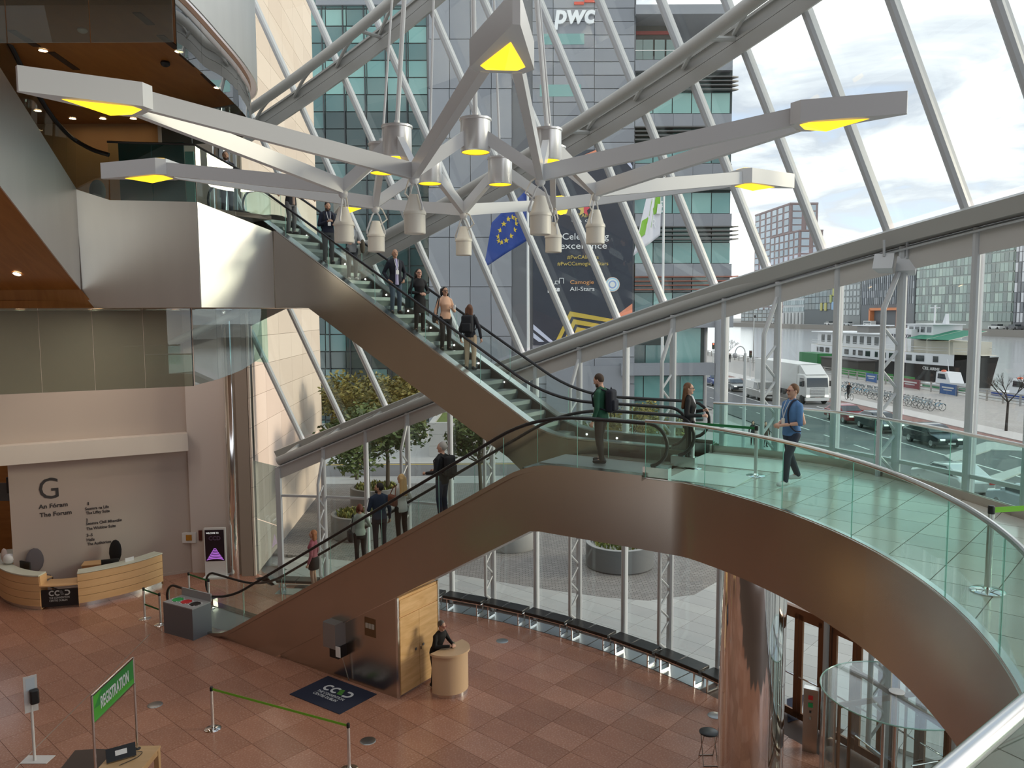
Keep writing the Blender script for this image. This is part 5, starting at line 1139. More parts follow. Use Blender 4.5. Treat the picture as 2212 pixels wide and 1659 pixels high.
tree(V((-8.6, 42.6, 0)), 6.3, 2.4, 'olive', 13, 'olive-gold street tree across the paving at left', 5000, .13)
tree(V((-1.4, 33.5, 0)), 5.0, 1.6, 'green', 14, 'slim green tree between the two escalators', 3600, .12)
tree(V((6.0, 40.5, 0)), 5.0, 1.9, 'gold', 15, 'yellowing shrub-like tree behind the man in the green jacket', 2600)
tree(V((8.3, 43.5, 0)), 3.6, 1.7, 'olive', 16, 'low olive bush tree right of the yellowing tree', 2000)
tree(V((3.0, 42.5, 0)), 3.4, 1.5, 'green', 17, 'low green bush tree left of the yellowing tree', 2000)
def hedge(c, sx, sy, h, lab, seed, kind='green'):
    c = V(c); t = thing('hedge', lab, 'hedge', loc=c); lf = MB(); rng = random.Random(seed)
    mb = MB(); mb.ball(c+V((0, 0, h*.45)), 1, 12, (sx*.42, sy*.42, h*.5)); mb.build('core', tint((.02, .03, .012), .9), t)
    leafcloud(lf, c+V((0, 0, h*.5)), 1, 1500, .09, rng, (sx*.5, sy*.5, h*.55)); lf.build('foliage', [tint(x, .75) for x in LEAFS[kind]], t, kind='stuff', smooth=False)
hedge(V((11.5, 46.5, 0)), 5.0, 2.0, 1.4, 'clipped dark green hedge right of the black-suited woman', 21)
# raised granite bed across the street
rb = thing('raised_planter', 'rectangular pale granite raised bed with grass across the side street', 'planter', loc=(-3.9, 51, 0)); X0, X1, Y0, Y1 = -5.3, -2.4, 49.3, 56
for (a, b, c, d) in ((X0, X1, Y0, Y0+.35), (X0, X1, Y1-.35, Y1), (X0, X0+.35, Y0+.35, Y1-.35), (X1-.35, X1, Y0+.35, Y1-.35)):
    for z in (0, .75, 1.5): MB().box(((a+b)/2, (c+d)/2, z+.365), (b-a-.01, d-c-.01, .74)).build('granite_block', FLAG[2], rb, smooth=False)
MB().box(((X0+X1)/2, (Y0+Y1)/2, 1.05), (X1-X0-.7, Y1-Y0-.7, 2.1)).build('grass_top', mat('grass', (.10, .14, .03), .9, var=.3, scale=6), rb, smooth=False)
def bare_tree(base, h, lab, seed):
    rng = random.Random(seed); t = thing('bare_tree', lab, 'tree', loc=base); bark = mat('dark_bark', (.035, .028, .024), .85); base = V(base); mb = MB(); top = base+V((.05, 0, h*.45))
    MB().tube([base, top], [.11, .08], 7).build('trunk', bark, t)
    def grow(p, d, L, r, lv):
        q = p+d*L; mb.tube([p, q], [r, r*.6], 5)
        if lv: 
            for _ in range(3): grow(q, (d+V((rng.uniform(-.8, .8), rng.uniform(-.8, .8), rng.uniform(-.1, .6)))).normalized(), L*.72, r*.6, lv-1)
    for k in range(5): a = k*1.257; grow(top, V((math.cos(a)*.7, math.sin(a)*.7, .75)).normalized(), h*.2, .05, 3)
    mb.build('branches', bark, t)
bare_tree(atz(2173, 931, 0), 4.9, 'bare winter tree on the promenade at far right', 31); bare_tree(Q(47.5, 140), 5.0, 'small bare tree by the quay beyond the glass corner building', 32)
# ================================================================== office building across the street
BY = 65.0
ob = thing('office_building', 'grey stone and green glass office block across the street', 'building', loc=(2, BY+6, 0))
def at_b(px, py, dy=0.): return aty(px, py, BY+dy)
GST = [mat('grey_stone_cladding_%d' % i, c, .6, var=.06, scale=.8) for i, c in enumerate(((.245, .255, .285), (.225, .235, .265), (.265, .275, .305)))]
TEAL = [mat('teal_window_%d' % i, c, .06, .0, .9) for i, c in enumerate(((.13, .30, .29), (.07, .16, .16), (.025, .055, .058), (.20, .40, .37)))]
DKF = mat('dark_window_frame', (.05, .055, .06), .4, .5)
def bbox(x0, y0, x1, y1, d0, d1, name, m_, parent=ob, label=None):
    # box from pixel rectangle on the front plane, from depth d0 to d1 behind it
    a, b = at_b(x0, y1, d0), at_b(x1, y0, d0); a.x, b.x = at_b(x0, (y0+y1)/2, 0).x, at_b(x1, (y0+y1)/2, 0).x
    return MB().prism([V((a.x, BY+d0, a.z)), V((b.x, BY+d0, a.z)), V((b.x, BY+d0, b.z)), V((a.x, BY+d0, b.z))], (0, d1-d0, 0)).build(name, m_, parent, label=label, smooth=False)
TOPY = -260
bbox(640, TOPY, 926, 985, .6, 14, 'glass_block_core', mat('dark_interior', (.03, .045, .045), .5)); bbox(926, TOPY, 1372, 985, .12, 16, 'tower_core', mat('stone_joint_dark', (.12, .125, .14), .7)); bbox(1372, 140, 1582, 700, .6, 14, 'wing_core', mat('dark_interior', (.03, .045, .045), .5))
rngb = random.Random(5)
colsx = [640, 655, 700, 745, 790, 835, 880, 925]; rowsy = list(np.arange(-92, 985, 37.0)); gb = 0
for i in range(1, 7):
    for j in range(len(rowsy)-1):
        y0, y1 = rowsy[j], rowsy[j+1]
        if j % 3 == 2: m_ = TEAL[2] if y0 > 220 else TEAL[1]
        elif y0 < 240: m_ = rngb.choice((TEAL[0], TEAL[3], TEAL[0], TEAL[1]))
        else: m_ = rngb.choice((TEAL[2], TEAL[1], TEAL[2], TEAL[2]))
        if gb < 190: bbox(colsx[i]+1, y0+1.2, colsx[i+1]-1, y1-1.2, .5, .56, 'window_pane', m_); gb += 1
for x in colsx[1:]: bbox(x-1.2, TOPY, x+1.2, 985, .38, .6, 'window_mullion', DKF)
bbox(680, -30, 926, 10, .2, 1, 'roof_band', GST[0])
for i in range(4):                                             # tall ribbed panels left of the slot window
    for j in range(10):
        x0 = 926+45*i; y0 = -130+107*j; bbox(x0+.6, y0+.6, min(x0+44.4, 1105), y0+106.4, 0, .14, 'stone_panel', rngb.choice(GST))
for j in range(17):
    y0 = -110+62*j; bbox(1107, y0+1, 1149, y0+61, .25, .3, 'slot_window', rngb.choice((TEAL[0], TEAL[1], TEAL[0])))
for j in range(34):
    for i, (x0, x1) in enumerate(((1150, 1195), (1195, 1284), (1284, 1371))):
        y0 = -70+29*j
        if y0 > 330 and y0 < 735 and i < 3 and 340 < y0 < 700: continue
        bbox(x0+.6, y0+.6, x1-.6, y0+28.4, 0, .14, 'stone_panel', rngb.choice(GST))
for (x0, y0, x1, y1) in ((1166, 72, 1262, 96), (1166, 182, 1255, 208)): bbox(x0, y0, x1, y1, -.02, .05, 'window_pane', TEAL[0])
wx = [1372, 1413, 1455, 1497, 1540, 1581]
for f_ in range(5):
    yb = 138+108*f_-.0*f_
    for i in range(5):
        bbox(wx[i]+1, yb+62, wx[i+1]-1, yb+106, .5, .56, 'window_pane', rngb.choice((TEAL[0], TEAL[3], TEAL[0], TEAL[1]))); bbox(wx[i]+1, yb+26, wx[i+1]-1, yb+60, .5, .56, 'window_pane', TEAL[rngb.choice((1, 1, 0, 2))])
        bbox(wx[i], yb+107, wx[i+1]-.5, yb+134, .0, .5, 'stone_band', rngb.choice(GST))
    for k in range(4):
        p, q = at_b(1371, yb+28+9*k), at_b(1581, yb+28+9*k); lm_ = mat('dark_louvre', (.10, .10, .10), .5) if f_ < 4 else mat('rust_louvre', (.26, .10, .07), .6)
        mb = MB(); mb.box(((p.x+q.x)/2, BY+.15, p.z), (q.x-p.x, .5, .10)); mb.prism([V((q.x, BY-.1, p.z-.06)), V((q.x+.62, BY+.3, p.z)), V((q.x, BY+.8, p.z-.06))], (0, 0, .10)); mb.build('louvre', lm_, ob, smooth=False)
bbox(1372, 8, 1582, 30, -.4, 12, 'terrace_roof', GST[0]); bbox(1372, 30, 1470, 120, 2.2, 2.4, 'terrace_back', mat('dark_terrace', (.05, .045, .045), .6)); bbox(1372, 66, 1470, 74, 2.0, 2.2, 'terrace_red_band', mat('deep_red', (.28, .03, .03), .6))
for x in (1375, 1398, 1424, 1450): bbox(x, 85, x+22, 128, 2.0, 2.1, 'terrace_door', TEAL[1])
bbox(1372, 128, 1582, 152, -.1, 12, 'terrace_slab', GST[1]); bbox(1372, 107, 1582, 109, -.1, -.05, 'terrace_rail', SATIN)
for x in (1540, 1560): bbox(x, 30, x+8, 128, 3, 3.4, 'terrace_column', GST[1])
bbox(1372, 680, 1582, 708, -.3, 12, 'overhang', GST[0])
# corner podium with ground-floor windows
for (x0, y0, x1, y1, m_) in ((1363, 745, 1394, 785, TEAL[2]), (1396, 745, 1455, 785, TEAL[1]), (1457, 708, 1515, 785, TEAL[0]), (1365, 812, 1390, 862, TEAL[0]), (1392, 812, 1428, 862, TEAL[0]), (1430, 812, 1470, 862, TEAL[1]), (1472, 812, 1520, 862, TEAL[0]), (1365, 866, 1428, 905, TEAL[1]), (1430, 866, 1520, 905, TEAL[1])): bbox(x0, y0, x1, y1, .3, .36, 'window_pane', m_)
bbox(1355, 705, 1522, 985, .4, 10, 'podium_core', mat('dark_interior', (.03, .045, .045), .5)); bbox(1340, 784, 1540, 811, -.6, .6, 'podium_band', GST[1]); bbox(1180, 790, 1360, 985, -.2, .4, 'podium_wall', GST[1])
for px in (1525, 1550):
    p = at_b(px, 800); MB().lathe(V((p.x, BY+(1.2 if px < 1540 else -.4), 0)), [(0, 0), (.38, 0), (.38, 8.6), (0, 8.6)], 20).build('round_column', GST[2], ob)
p = at_b(1197, 50, -.1); LW = mat('sign_letter_white', (.78, .8, .82), .5); letter('pwc', 2.05, p, (1, 0, 0), (0, 0, 1), LW, ob, width=3.3, depth=.12, bold=.06, shear=.15)
for (x0, y0, x1, y1, c) in ((1262, -22, 1297, 4, (.62, .06, .03)), (1240, 3, 1261, 9, (.62, .06, .03)), (1268, -40, 1290, -22, (.75, .25, .05))): bbox(x0, y0, x1, y1, -.2, -.05, 'logo_block', tint(c, .5))
# ------------------------------------------------------------------ banner on the tower
bn2 = thing('banner', 'tall dark navy event banner hung on the grey tower', 'banner', loc=at_b(1257, 740, -.2))
BD = -.12
def brect(x0, y0, x1, y1, d, name, m_): return bbox(x0, y0, x1, y1, d, d+.02, name, m_, bn2)
def bpoly(pts, name, m_, d=-.16): return MB().prism([at_b(px, py, d) for px, py in pts], (0, .02, 0)).build(name, m_, bn2, smooth=False)
brect(1151, 322, 1366, 745, BD, 'cloth', mat('navy_banner_cloth', (.028, .034, .052), .55, var=.25, scale=.7))
GOLD = mat('banner_gold', (.52, .38, .06), .5); CORAL = mat('banner_coral', (.72, .27, .16), .5); LIL = mat('banner_lilac', (.55, .58, .72), .5); BWH = mat('banner_white', (.75, .76, .78), .5); BGOLD = mat('banner_gold_text', (.58, .44, .12), .5); BOR = mat('banner_orange_text', (.70, .33, .12), .5)
bpoly([(1290, 322), (1225, 350), (1300, 352), (1352, 326)], 'coral_corner', CORAL); bpoly([(1366, 655), (1290, 712), (1366, 690)], 'coral_corner', CORAL)
for k in range(3):
    o = 17*k; bpoly([(1205+o*1.05, 745), (1196+o*1.05, 745), (1231+o*.45, 672+o), (1235+o*.45, 683+o)], 'gold_chevron', GOLD); bpoly([(1231+o*.45, 672+o), (1330, 690+o*.92), (1330, 698+o*.92), (1235+o*.45, 683+o)], 'gold_chevron', GOLD, -.165)
bpoly([(1152, 700), (1152, 711), (1186, 738), (1196, 738)], 'lilac_stripe', LIL); bpoly([(1152, 718), (1152, 729), (1164, 738), (1176, 738)], 'lilac_stripe', LIL); bpoly([(1352, 350), (1366, 365), (1366, 358), (1358, 345)], 'lilac_stripe', LIL)
def btext(t_, px, py, hpx, wpx, m_, **k):
    a = at_b(px, py, -.17); h_ = at_b(px, py-hpx, -.17).z-a.z; w_ = at_b(px+wpx, py, -.17).x-a.x; letter(t_, h_*1.42, a, (1, 0, 0), (0, 0, 1), m_, bn2, width=w_, depth=.01, **k)
btext('Celebrating', 1214, 517, 14, 100, BWH); btext('excellence', 1209, 537, 14, 101, BWH); btext('#PwCAllStars', 1225, 559, 8, 68, BGOLD); btext('#PwCCamogieAllStars', 1204, 573, 8, 110, BGOLD)
btext('Camogie', 1231, 613, 8.5, 51, BOR); btext('All-Stars', 1231, 628, 9, 53, BWH); btext('pwc', 1184, 628, 8, 26, BWH, bold=.05); btext('PwC All-Stars', 1232, 469, 8, 60, BGOLD); btext('GAA  GPA', 1234, 479, 5, 50, BWH)
st = at_b(1261, 452, -.17); SP = [V((st.x+(.62 if i % 2 == 0 else .27)*math.sin(i*math.pi/5), st.y, st.z+(.62 if i % 2 == 0 else .27)*math.cos(i*math.pi/5))) for i in range(10)]
MB().prism(SP[:6]+[st], (0, .02, 0)).build('star_half', tint((.6, .07, .10), .5), bn2, smooth=False); MB().prism(SP[5:]+[SP[0], st], (0, .02, 0)).build('star_half', BGOLD, bn2, smooth=False)
rc_ = at_b(1323, 614, -.17)
for r0, c in ((.60, (.75, .55, .45)), (.55, (.35, .6, .75)), (.44, (.75, .78, .75)), (.33, (.25, .35, .62)), (.22, (.7, .72, .7))): MB().lathe(rc_+V((0, -.004*(.6-r0)*20, 0)), [(0, 0), (r0, 0), (r0, .01), (0, .01)], 24, axis=(0, -1, 0)).build('roundel_ring', tint(c, .5), bn2)
for (x0, y0, x1, y1) in ((1208, 600, 1218, 612), (1199, 606, 1208, 612), (1197, 612, 1204, 614)): bpoly([(x0, y0), (x1, y0), (x1, y0+1.2), (x0, y0+1.2)], 'logo_line', BWH); bpoly([(x0, y0), (x0+1.2, y0), (x0+1.2, y1), (x0, y1)], 'logo_line', BWH); bpoly([(x1-1.2, y0), (x1, y0), (x1, y1), (x1-1.2, y1)], 'logo_line', BWH)
# ------------------------------------------------------------------ flags
def flagpole(px, Y, top_py, lab, grp='flagpoles in front of the office block'):
    p = aty(px, 700, Y); z = aty(px, top_py, Y).z; t = thing('flagpole', lab, 'flagpole', loc=up(p, 0), group=grp)
    MB().tube([up(p, 0), up(p, z)], [.11, .07], 10).build('pole', mat('white_pole', (.62, .64, .66), .4), t); MB().ball(up(p, z+.08), .11, 10).build('finial', SATIN, t)
    return up(p, 0)
FY = 52.0
fp1 = flagpole(1141, FY, 385, 'white flagpole flying the blue flag'); fp2 = flagpole(1431, FY, 382, 'white flagpole flying the white and green flag')
def flagmesh(corners, n=14, amp=.22, waves=2.3, ph=0):
    A, B, C_, D = [V(c) for c in corners]; mb = MB(); vs_ = []
    def S(u, v): p = A.lerp(B, u).lerp(D.lerp(C_, u), v); return p+V((0, amp*math.sin(u*waves*math.pi+ph+v*1.5)*min(1, u*3), 0))
    vs_ = [S(i/n, j/n) for j in range(n+1) for i in range(n+1)]; mb.add(vs_, [(j*(n+1)+i, j*(n+1)+i+1, (j+1)*(n+1)+i+1, (j+1)*(n+1)+i) for j in range(n) for i in range(n)]); return mb, S
BLUE = mat('flag_blue', (.012, .045, .25), .7)
c4 = [aty(1139, 408, FY), aty(1062, 480, FY), aty(1045, 578, FY), aty(1137, 520, FY)]; mb, S1 = flagmesh(c4)
f1 = thing('flag', 'blue flag with a ring of gold stars', 'flag', loc=c4[0]); o = mb.build('cloth', BLUE, f1); so = o.modifiers.new('thickness', 'SOLIDIFY'); so.thickness = .01
for k in range(12):
    a = k*math.pi/6; c = S1(.5+.22*math.cos(a), .5+.22*math.sin(a))+V((0, -.03, 0)); P_ = [V((c.x+(.2 if i % 2 == 0 else .085)*math.sin(i*math.pi/5), c.y, c.z+(.2 if i % 2 == 0 else .085)*math.cos(i*math.pi/5))) for i in range(10)]
    MB().prism(P_, (0, .008, 0)).build('star', mat('flag_gold', (.62, .46, .05), .6), f1, smooth=False)
c4 = [aty(1429, 412, FY), aty(1399, 418, FY), aty(1368, 552, FY), aty(1426, 508, FY)]; mb, S2 = flagmesh(c4, amp=.14)
f2 = thing('flag', 'white flag with green lettered squares hanging from the right pole', 'flag', loc=c4[0]); o = mb.build('cloth', mat('flag_white', (.74, .73, .80), .7), f2); so = o.modifiers.new('thickness', 'SOLIDIFY'); so.thickness = .01
for (u0, v0, u1, v1, tx) in ((.06, .08, .38, .45, 'E'), (.40, .12, .64, .42, 'I'), (.42, .42, .72, .68, 'R'), (.66, .44, .95, .74, 'H')):
    q = [S2(u0, v0), S2(u1, v0), S2(u1, v1), S2(u0, v1)]; q = [p+V((0, -.02, 0)) for p in q]; nr = (q[1]-q[0]).cross(q[3]-q[0]).normalized(); MB().prism(q, V((0, -.008, 0))).build('green_square', mat('flag_green', (.22, .48, .04), .6), f2, smooth=False)
    X_ = (q[1]-q[0]); U_ = (q[0]-q[3]); letter(tx, U_.length*.95, q[2]*.12+q[3]*.88+V((0, -.03, 0)), -X_ if False else V((1, 0, 0)), U_, BWH, f2, width=.3, depth=.004)
# ================================================================== vehicles
TYRE = mat('tyre_rubber', (.015, .015, .016), .7); CARGL = mat('car_glass', (.03, .04, .045), .06, 0, .9); LAMPW = mat('headlamp', (.75, .75, .72), .15, emit=(1, .95, .85), estr=.6); REDL = mat('tail_lamp', (.5, .02, .02), .3); PLATE = mat('number_plate', (.7, .7, .68), .5)
def vehicle(name, lab, cat, col, L, y, kind='car', toward=True):
    t = thing(name, lab, cat); P = mat('car_paint_%02x%02x%02x' % tuple(int(c*255) for c in col), col, .22, .2, .6, coat=.5)
    if kind == 'car': ln, wd, ht, wr = 4.4, 1.8, 1.46, .33; prof = [(-2.15, .28), (2.1, .28), (2.2, .5), (2.12, .72), (1.05, .95), (-1.9, 1.0), (-2.2, .85)]; cab = [(1.1, .93), (.35, 1.40), (-.9, 1.46), (-1.95, .98)]
    elif kind == 'van': ln, wd, ht, wr = 4.9, 1.95, 1.95, .35; prof = [(-2.45, .3), (2.4, .3), (2.48, .6), (2.4, .95), (1.75, 1.12), (-2.45, 1.12)]; cab = [(1.8, 1.1), (1.05, 1.9), (-2.3, 1.96), (-2.45, 1.1)]
    hw = wd/2
    def px_(x, y_, z): return V((x, y_, z))
    mb = MB(); mb.prism([px_(x, -hw, z) for x, z in prof], (0, wd, 0)); o = mb.build('body', P, t); bv = o.modifiers.new('bevel', 'BEVEL'); bv.width = .09; bv.segments = 2; bv.limit_method = 'ANGLE'
    ci = hw*.84; mb = MB(); n = len(cab); A = [V((x, -hw*.96 if z < 1.2 else -ci, z)) for x, z in cab]; B = [V((x, hw*.96 if z < 1.2 else ci, z)) for x, z in cab]
    mb.add(A+B, [tuple(range(n))[::-1], tuple(range(n, 2*n))]+[(i, (i+1) % n, n+(i+1) % n, n+i) for i in range(n)]); o = mb.build('cabin', P, t); bv = o.modifiers.new('bevel', 'BEVEL'); bv.width = .06; bv.segments = 2
    (x0, z0), (x1, z1) = cab[0], cab[1]; f = lambda q, dy: V((x0+(x1-x0)*q+.02, dy*(hw*.9*(1-q)+ci*.93*q), z0+(z1-z0)*q+.015))
    MB().prism([f(.12, -1), f(.12, 1), f(.9, 1), f(.9, -1)], (.012, 0, .008)).build('windscreen', CARGL, t, smooth=False)
    for s in (-1, 1):
        (xa, za), (xb, zb) = cab[1], cab[2]
        if kind == 'car': w_ = [(x0-.12, z0+.06), (x1-.06, z1-.07), (xb+.1, zb-.09), (cab[3][0]+.45, z0+.08)]
        else: w_ = [(x0-.15, z0+.08), (x1-.05, z1-.1), (x1-.75, z1-.09), (x1-.75, z0+.08)]
        yy = lambda z: s*(hw*.965+(ci-hw*.965)*max(0, (z-z0)/(zb-z0))+.012)
        MB().prism([V((x, yy(z), z)) for x, z in w_], (0, s*.006, 0)).build('side_window', CARGL, t, smooth=False)
        for xw in (ln*.30, -ln*.30):
            wheel = MB().lathe(V((xw, s*(hw-.1), wr)), [(0, -.1), (wr*.6, -.1), (wr, -.08), (wr, .08), (wr*.6, .1), (0, .1)], 18, axis=(0, 1, 0)).build('wheel', TYRE, t)
            MB().lathe(V((xw, s*(hw+.005), wr)), [(0, .0), (wr*.62, 0), (wr*.62, .02), (0, .03)], 12, axis=(0, s, 0)).build('hub_cap', SATIN, wheel)
        MB().box((ln/2-.12, s*(hw-.3), .66), (.16, .34, .13), rz=0).build('headlamp', LAMPW, t); MB().box((-ln/2+.03, s*(hw-.22), .78), (.1, .28, .18)).build('tail_lamp', REDL, t)
        MB().box((x0-.25, s*(hw+.08), z0+.08), (.1, .16, .12)).build('wing_mirror', P, t)
    MB().box((ln/2+.0, 0, .56), (.06, .8, .16)).build('grille', BLACKP, t); MB().box((ln/2+.025, 0, .42), (.03, .5, .11)).build('number_plate', PLATE, t)
    t.location = Q(L, y, -.03); t.rotation_euler = (0, 0, QRZ+(math.pi if toward else 0)); return t
def yq(px, L): return L/((px-1106)/FPX+.063)
vehicle('car', 'blue car at the back of the traffic queue, beside the corner columns', 'car', (.02, .05, .22), 32.3, yq(1546, 32.3))
vehicle('car', 'dark grey car between the blue car and the pale van', 'car', (.09, .10, .115), 32.3, yq(1585, 32.3)-.5)
vehicle('van', 'pale silver van in front of the dark grey car', 'van', (.42, .41, .39), 31.9, yq(1638, 31.9)-1, 'van')
vehicle('car', 'red car on the quay road in front of the lorry', 'car', (.25, .025, .03), 32.2, yq(1832, 32.2))
vehicle('car', 'dark grey-green car between the red and black cars', 'car', (.035, .045, .045), 32.3, yq(1905, 32.3))
vehicle('car', 'black saloon car nearest the glass at right', 'car', (.012, .016, .018), 32.3, yq(2022, 32.3))
vehicle('car', 'white car low at right seen through the bridge glass', 'car', (.6, .6, .6), 25.0, 39.6, toward=False); vehicle('car', 'pale car with a red tail lamp at the right frame edge', 'car', (.45, .5, .55), 25.6, 34.4, toward=False)
# lorry
tk = thing('lorry', 'white articulated lorry with a refrigerated trailer on the quay road', 'lorry'); WL = mat('lorry_white', (.66, .67, .66), .35); tx = 0
MB().box((-7.4, 0, 2.55), (11.4, 2.5, 2.75)).build('trailer', WL, tk, smooth=False)
mb = MB(); mb.prism([(-1.7, -1.23, .75), (.38, -1.23, .75), (.42, -1.23, 1.6), (.22, -1.23, 2.75), (-.1, -1.23, 3.0), (-1.7, -1.23, 3.0)], (0, 2.46, 0)); o = mb.build('cab', WL, tk); bv = o.modifiers.new('bevel', 'BEVEL'); bv.width = .1; bv.segments = 2; bv.limit_method = 'ANGLE'
mb = MB(); mb.prism([(.05, -1.05, 2.98), (-.1, -1.05, 3.05), (-1.2, -1.1, 3.85), (-1.6, -1.1, 3.85), (-1.6, -1.1, 2.98)], (0, 2.15, 0)); mb.build('air_deflector', WL, tk)
MB().prism([(.405, -1.08, 1.75), (.405, 1.08, 1.75), (.255, 1.05, 2.65), (.255, -1.05, 2.65)], (.02, 0, .003)).build('windscreen', CARGL, tk, smooth=False)
for i in range(5): MB().box((.43, 0, .95+.14*i), (.06, 1.5, .09)).build('grille_bar', WL, tk); MB().box((.415, 0, 1.02+.14*i), (.03, 1.5, .05)).build('grille_slot', BLACKP, tk)
MB().box((.35, 0, .55), (.3, 2.4, .32)).build('bumper', WL, tk); MB().box((-1.65, 0, 3.45), (.5, 1.5, .8)).build('cooling_unit', BLACKP, tk)
for s in (-1, 1):
    MB().box((.40, s*.95, .85), (.1, .36, .2)).build('headlamp', LAMPW, tk); MB().box((.2, s*1.4, 2.1), (.12, .2, .55)).build('wing_mirror', BLACKP, tk)
    MB().prism([(-.15, s*1.235, 1.75), (-1.0, s*1.235, 1.75), (-1.0, s*1.235, 2.6), (-.05, s*1.235, 2.6)], (0, s*.01, 0)).build('side_window', CARGL, tk, smooth=False)
    for xw in (-.5, -3.2, -10.2, -11.4): MB().lathe(V((xw, s*1.1, .5)), [(0, -.14), (.3, -.14), (.5, -.12), (.5, .12), (.3, .14), (0, .14)], 18, axis=(0, 1, 0)).build('wheel', TYRE, tk)
MB().box((-7, 0, 1.0), (11, 1.0, .35)).build('chassis', BLACKP, tk)
WLOC[tk] = V((0, 0, 0)); LB = mat('lorry_blue', (.02, .10, .26), .5); letter('HANNON', .40, (-.45, .78, 3.18), (0, -1, 0), (-.75, 0, .66), LB, tk, width=1.5, depth=.006, bold=.008)
letter('HANNON', 1.0, (-4.5, 1.262, 2.4), (-1, 0, 0), (0, 0, 1), LB, tk, width=6, depth=.004, bold=.02)
for k in range(2): MB().prism([(-11.8+.9*k, 1.256, 1.6+.5*k), (-11.2+.9*k, 1.256, 1.6+.5*k), (-11.2+.9*k, 1.256, 3.4), (-11.8+.9*k, 1.256, 3.4)], (0, .008, 0)).build('logo_block', LB if k else mat('lorry_light_blue', (.05, .28, .48), .5), tk, smooth=False)
tk.location = Q(35.3, yq(1765, 35.3), -.03); tk.rotation_euler = (0, 0, QRZ+math.pi)
# ================================================================== quay furniture
RAILM = mat('grey_timber_rail', (.30, .285, .27), .8)
rl = thing('quay_railing', 'long timber and steel railing along the river edge', 'railing', loc=Q(53.6, 100, .03))
for y in np.arange(58, 172, 2.4): MB().box(Q(53.6, float(y), .6), (.14, .14, 1.15), rz=QRZ).build('post', RAILM, rl, smooth=False)
for z in (.45, .8, 1.12): MB().bar(Q(53.6, 57, z), Q(53.6, 172, z), .07, .09).build('rail', RAILM, rl, smooth=False)
for px, L, w_, h_, c, lab in ((1969, 53.2, 4.2, 1.1, (.16, .02, .03), 'dark red banner tied to the quay railing'), (2052, 53.2, 3.0, 1.15, (.03, .09, .25), 'blue banner tied to the quay railing left of the moored launch'), (1885, 53.2, 2.8, 1.1, (.03, .10, .28), 'blue banner on the quay railing behind the parked bicycles')):
    y = yq(px, L); t = thing('fence_banner', lab, 'banner', loc=Q(L, y, .03)); MB().box(Q(L, y, .68), (w_, .04, h_), rz=QRZ).build('sheet', tint(c, .6), t, smooth=False)
    for s in (-1, 1): MB().box(Q(L, y+s*w_*.48, .6), (.06, .06, 1.2), rz=QRZ).build('post', RAILM, t, smooth=False)
    MB().box(Q(L-.03, y, .85), (w_*.7, .01, .16), rz=QRZ).build('text_bar', tint((.5, .5, .5), .6), t, smooth=False); MB().box(Q(L-.03, y, .58), (w_*.5, .01, .12), rz=QRZ).build('text_bar', tint((.42, .42, .45), .6), t, smooth=False)
# bicycles in a docking row
def make_bike():
    t = thing('bicycle'); fm = mat('bike_grey', (.30, .33, .35), .4, .4); bl = mat('bike_blue', (.06, .24, .36), .45)
    for x in (-.55, .55):
        MB().tube([V((x+.33*math.cos(a), 0, .33+.33*math.sin(a))) for a in np.linspace(0, 6.283, 17)[:-1]], .02, 5, closed=True).build('wheel', TYRE, t)
    MB().tube([V((.55, 0, .33)), V((.42, 0, .85)), V((.40, 0, 1.0))], .022, 6).build('fork', fm, t)
    mb = MB(); mb.tube([V((.43, 0, .8)), V((.1, 0, .42)), V((-.15, 0, .38))], .032, 6); mb.tube([V((-.15, 0, .35)), V((-.28, 0, .9))], .024, 6); mb.tube([V((-.15, 0, .38)), V((-.55, 0, .33))], .018, 6); mb.build('frame', fm, t)
    MB().tube([V((.33, -.26, 1.05)), V((.42, 0, 1.02)), V((.33, .26, 1.05))], .016, 6).build('handlebar', BLACKP, t)
    mb = MB(); mb.ball((-.3, 0, .94), .13, 8, (1, .6, .35)); mb.build('saddle', BLACKP, t); MB().box((.56, 0, .9), (.22, .3, .2)).build('basket', fm, t)
    A = np.linspace(.3, 2.7, 7); MB().sheet([V((-.55+.37*math.cos(a), -.06, .33+.37*math.sin(a))) for a in A], [V((-.55+.37*math.cos(a), .06, .33+.37*math.sin(a))) for a in A], .01).build('mudguard', bl, t)
    return t
bike0 = make_bike(); rngk = random.Random(3)
NB = 26; ORD = 'first second third fourth fifth sixth seventh eighth ninth tenth eleventh twelfth thirteenth fourteenth fifteenth sixteenth'.split()
for k in range(NB):
    b = bike0 if k == 0 else copy_tree(bike0); row2 = k >= 16; y = 71.5+.72*k if not row2 else 84.5+.8*(k-16); L = 43.6 if not row2 else 44.6
    b.location = Q(L+rngk.uniform(-.1, .1), y, .035); b.rotation_euler = (rngk.uniform(-.06, .06), 0, QRZ+math.pi/2+rngk.uniform(-.12, .12)+(math.pi if row2 else 0))
    props(b, 'hire bicycle with blue rear mudguard, %s from the right in the %s dock row' % (ORD[k-16 if row2 else k], 'far' if row2 else 'near'), 'bicycle', 'bicycles in the far dock row' if row2 else 'bicycles in the near dock row')
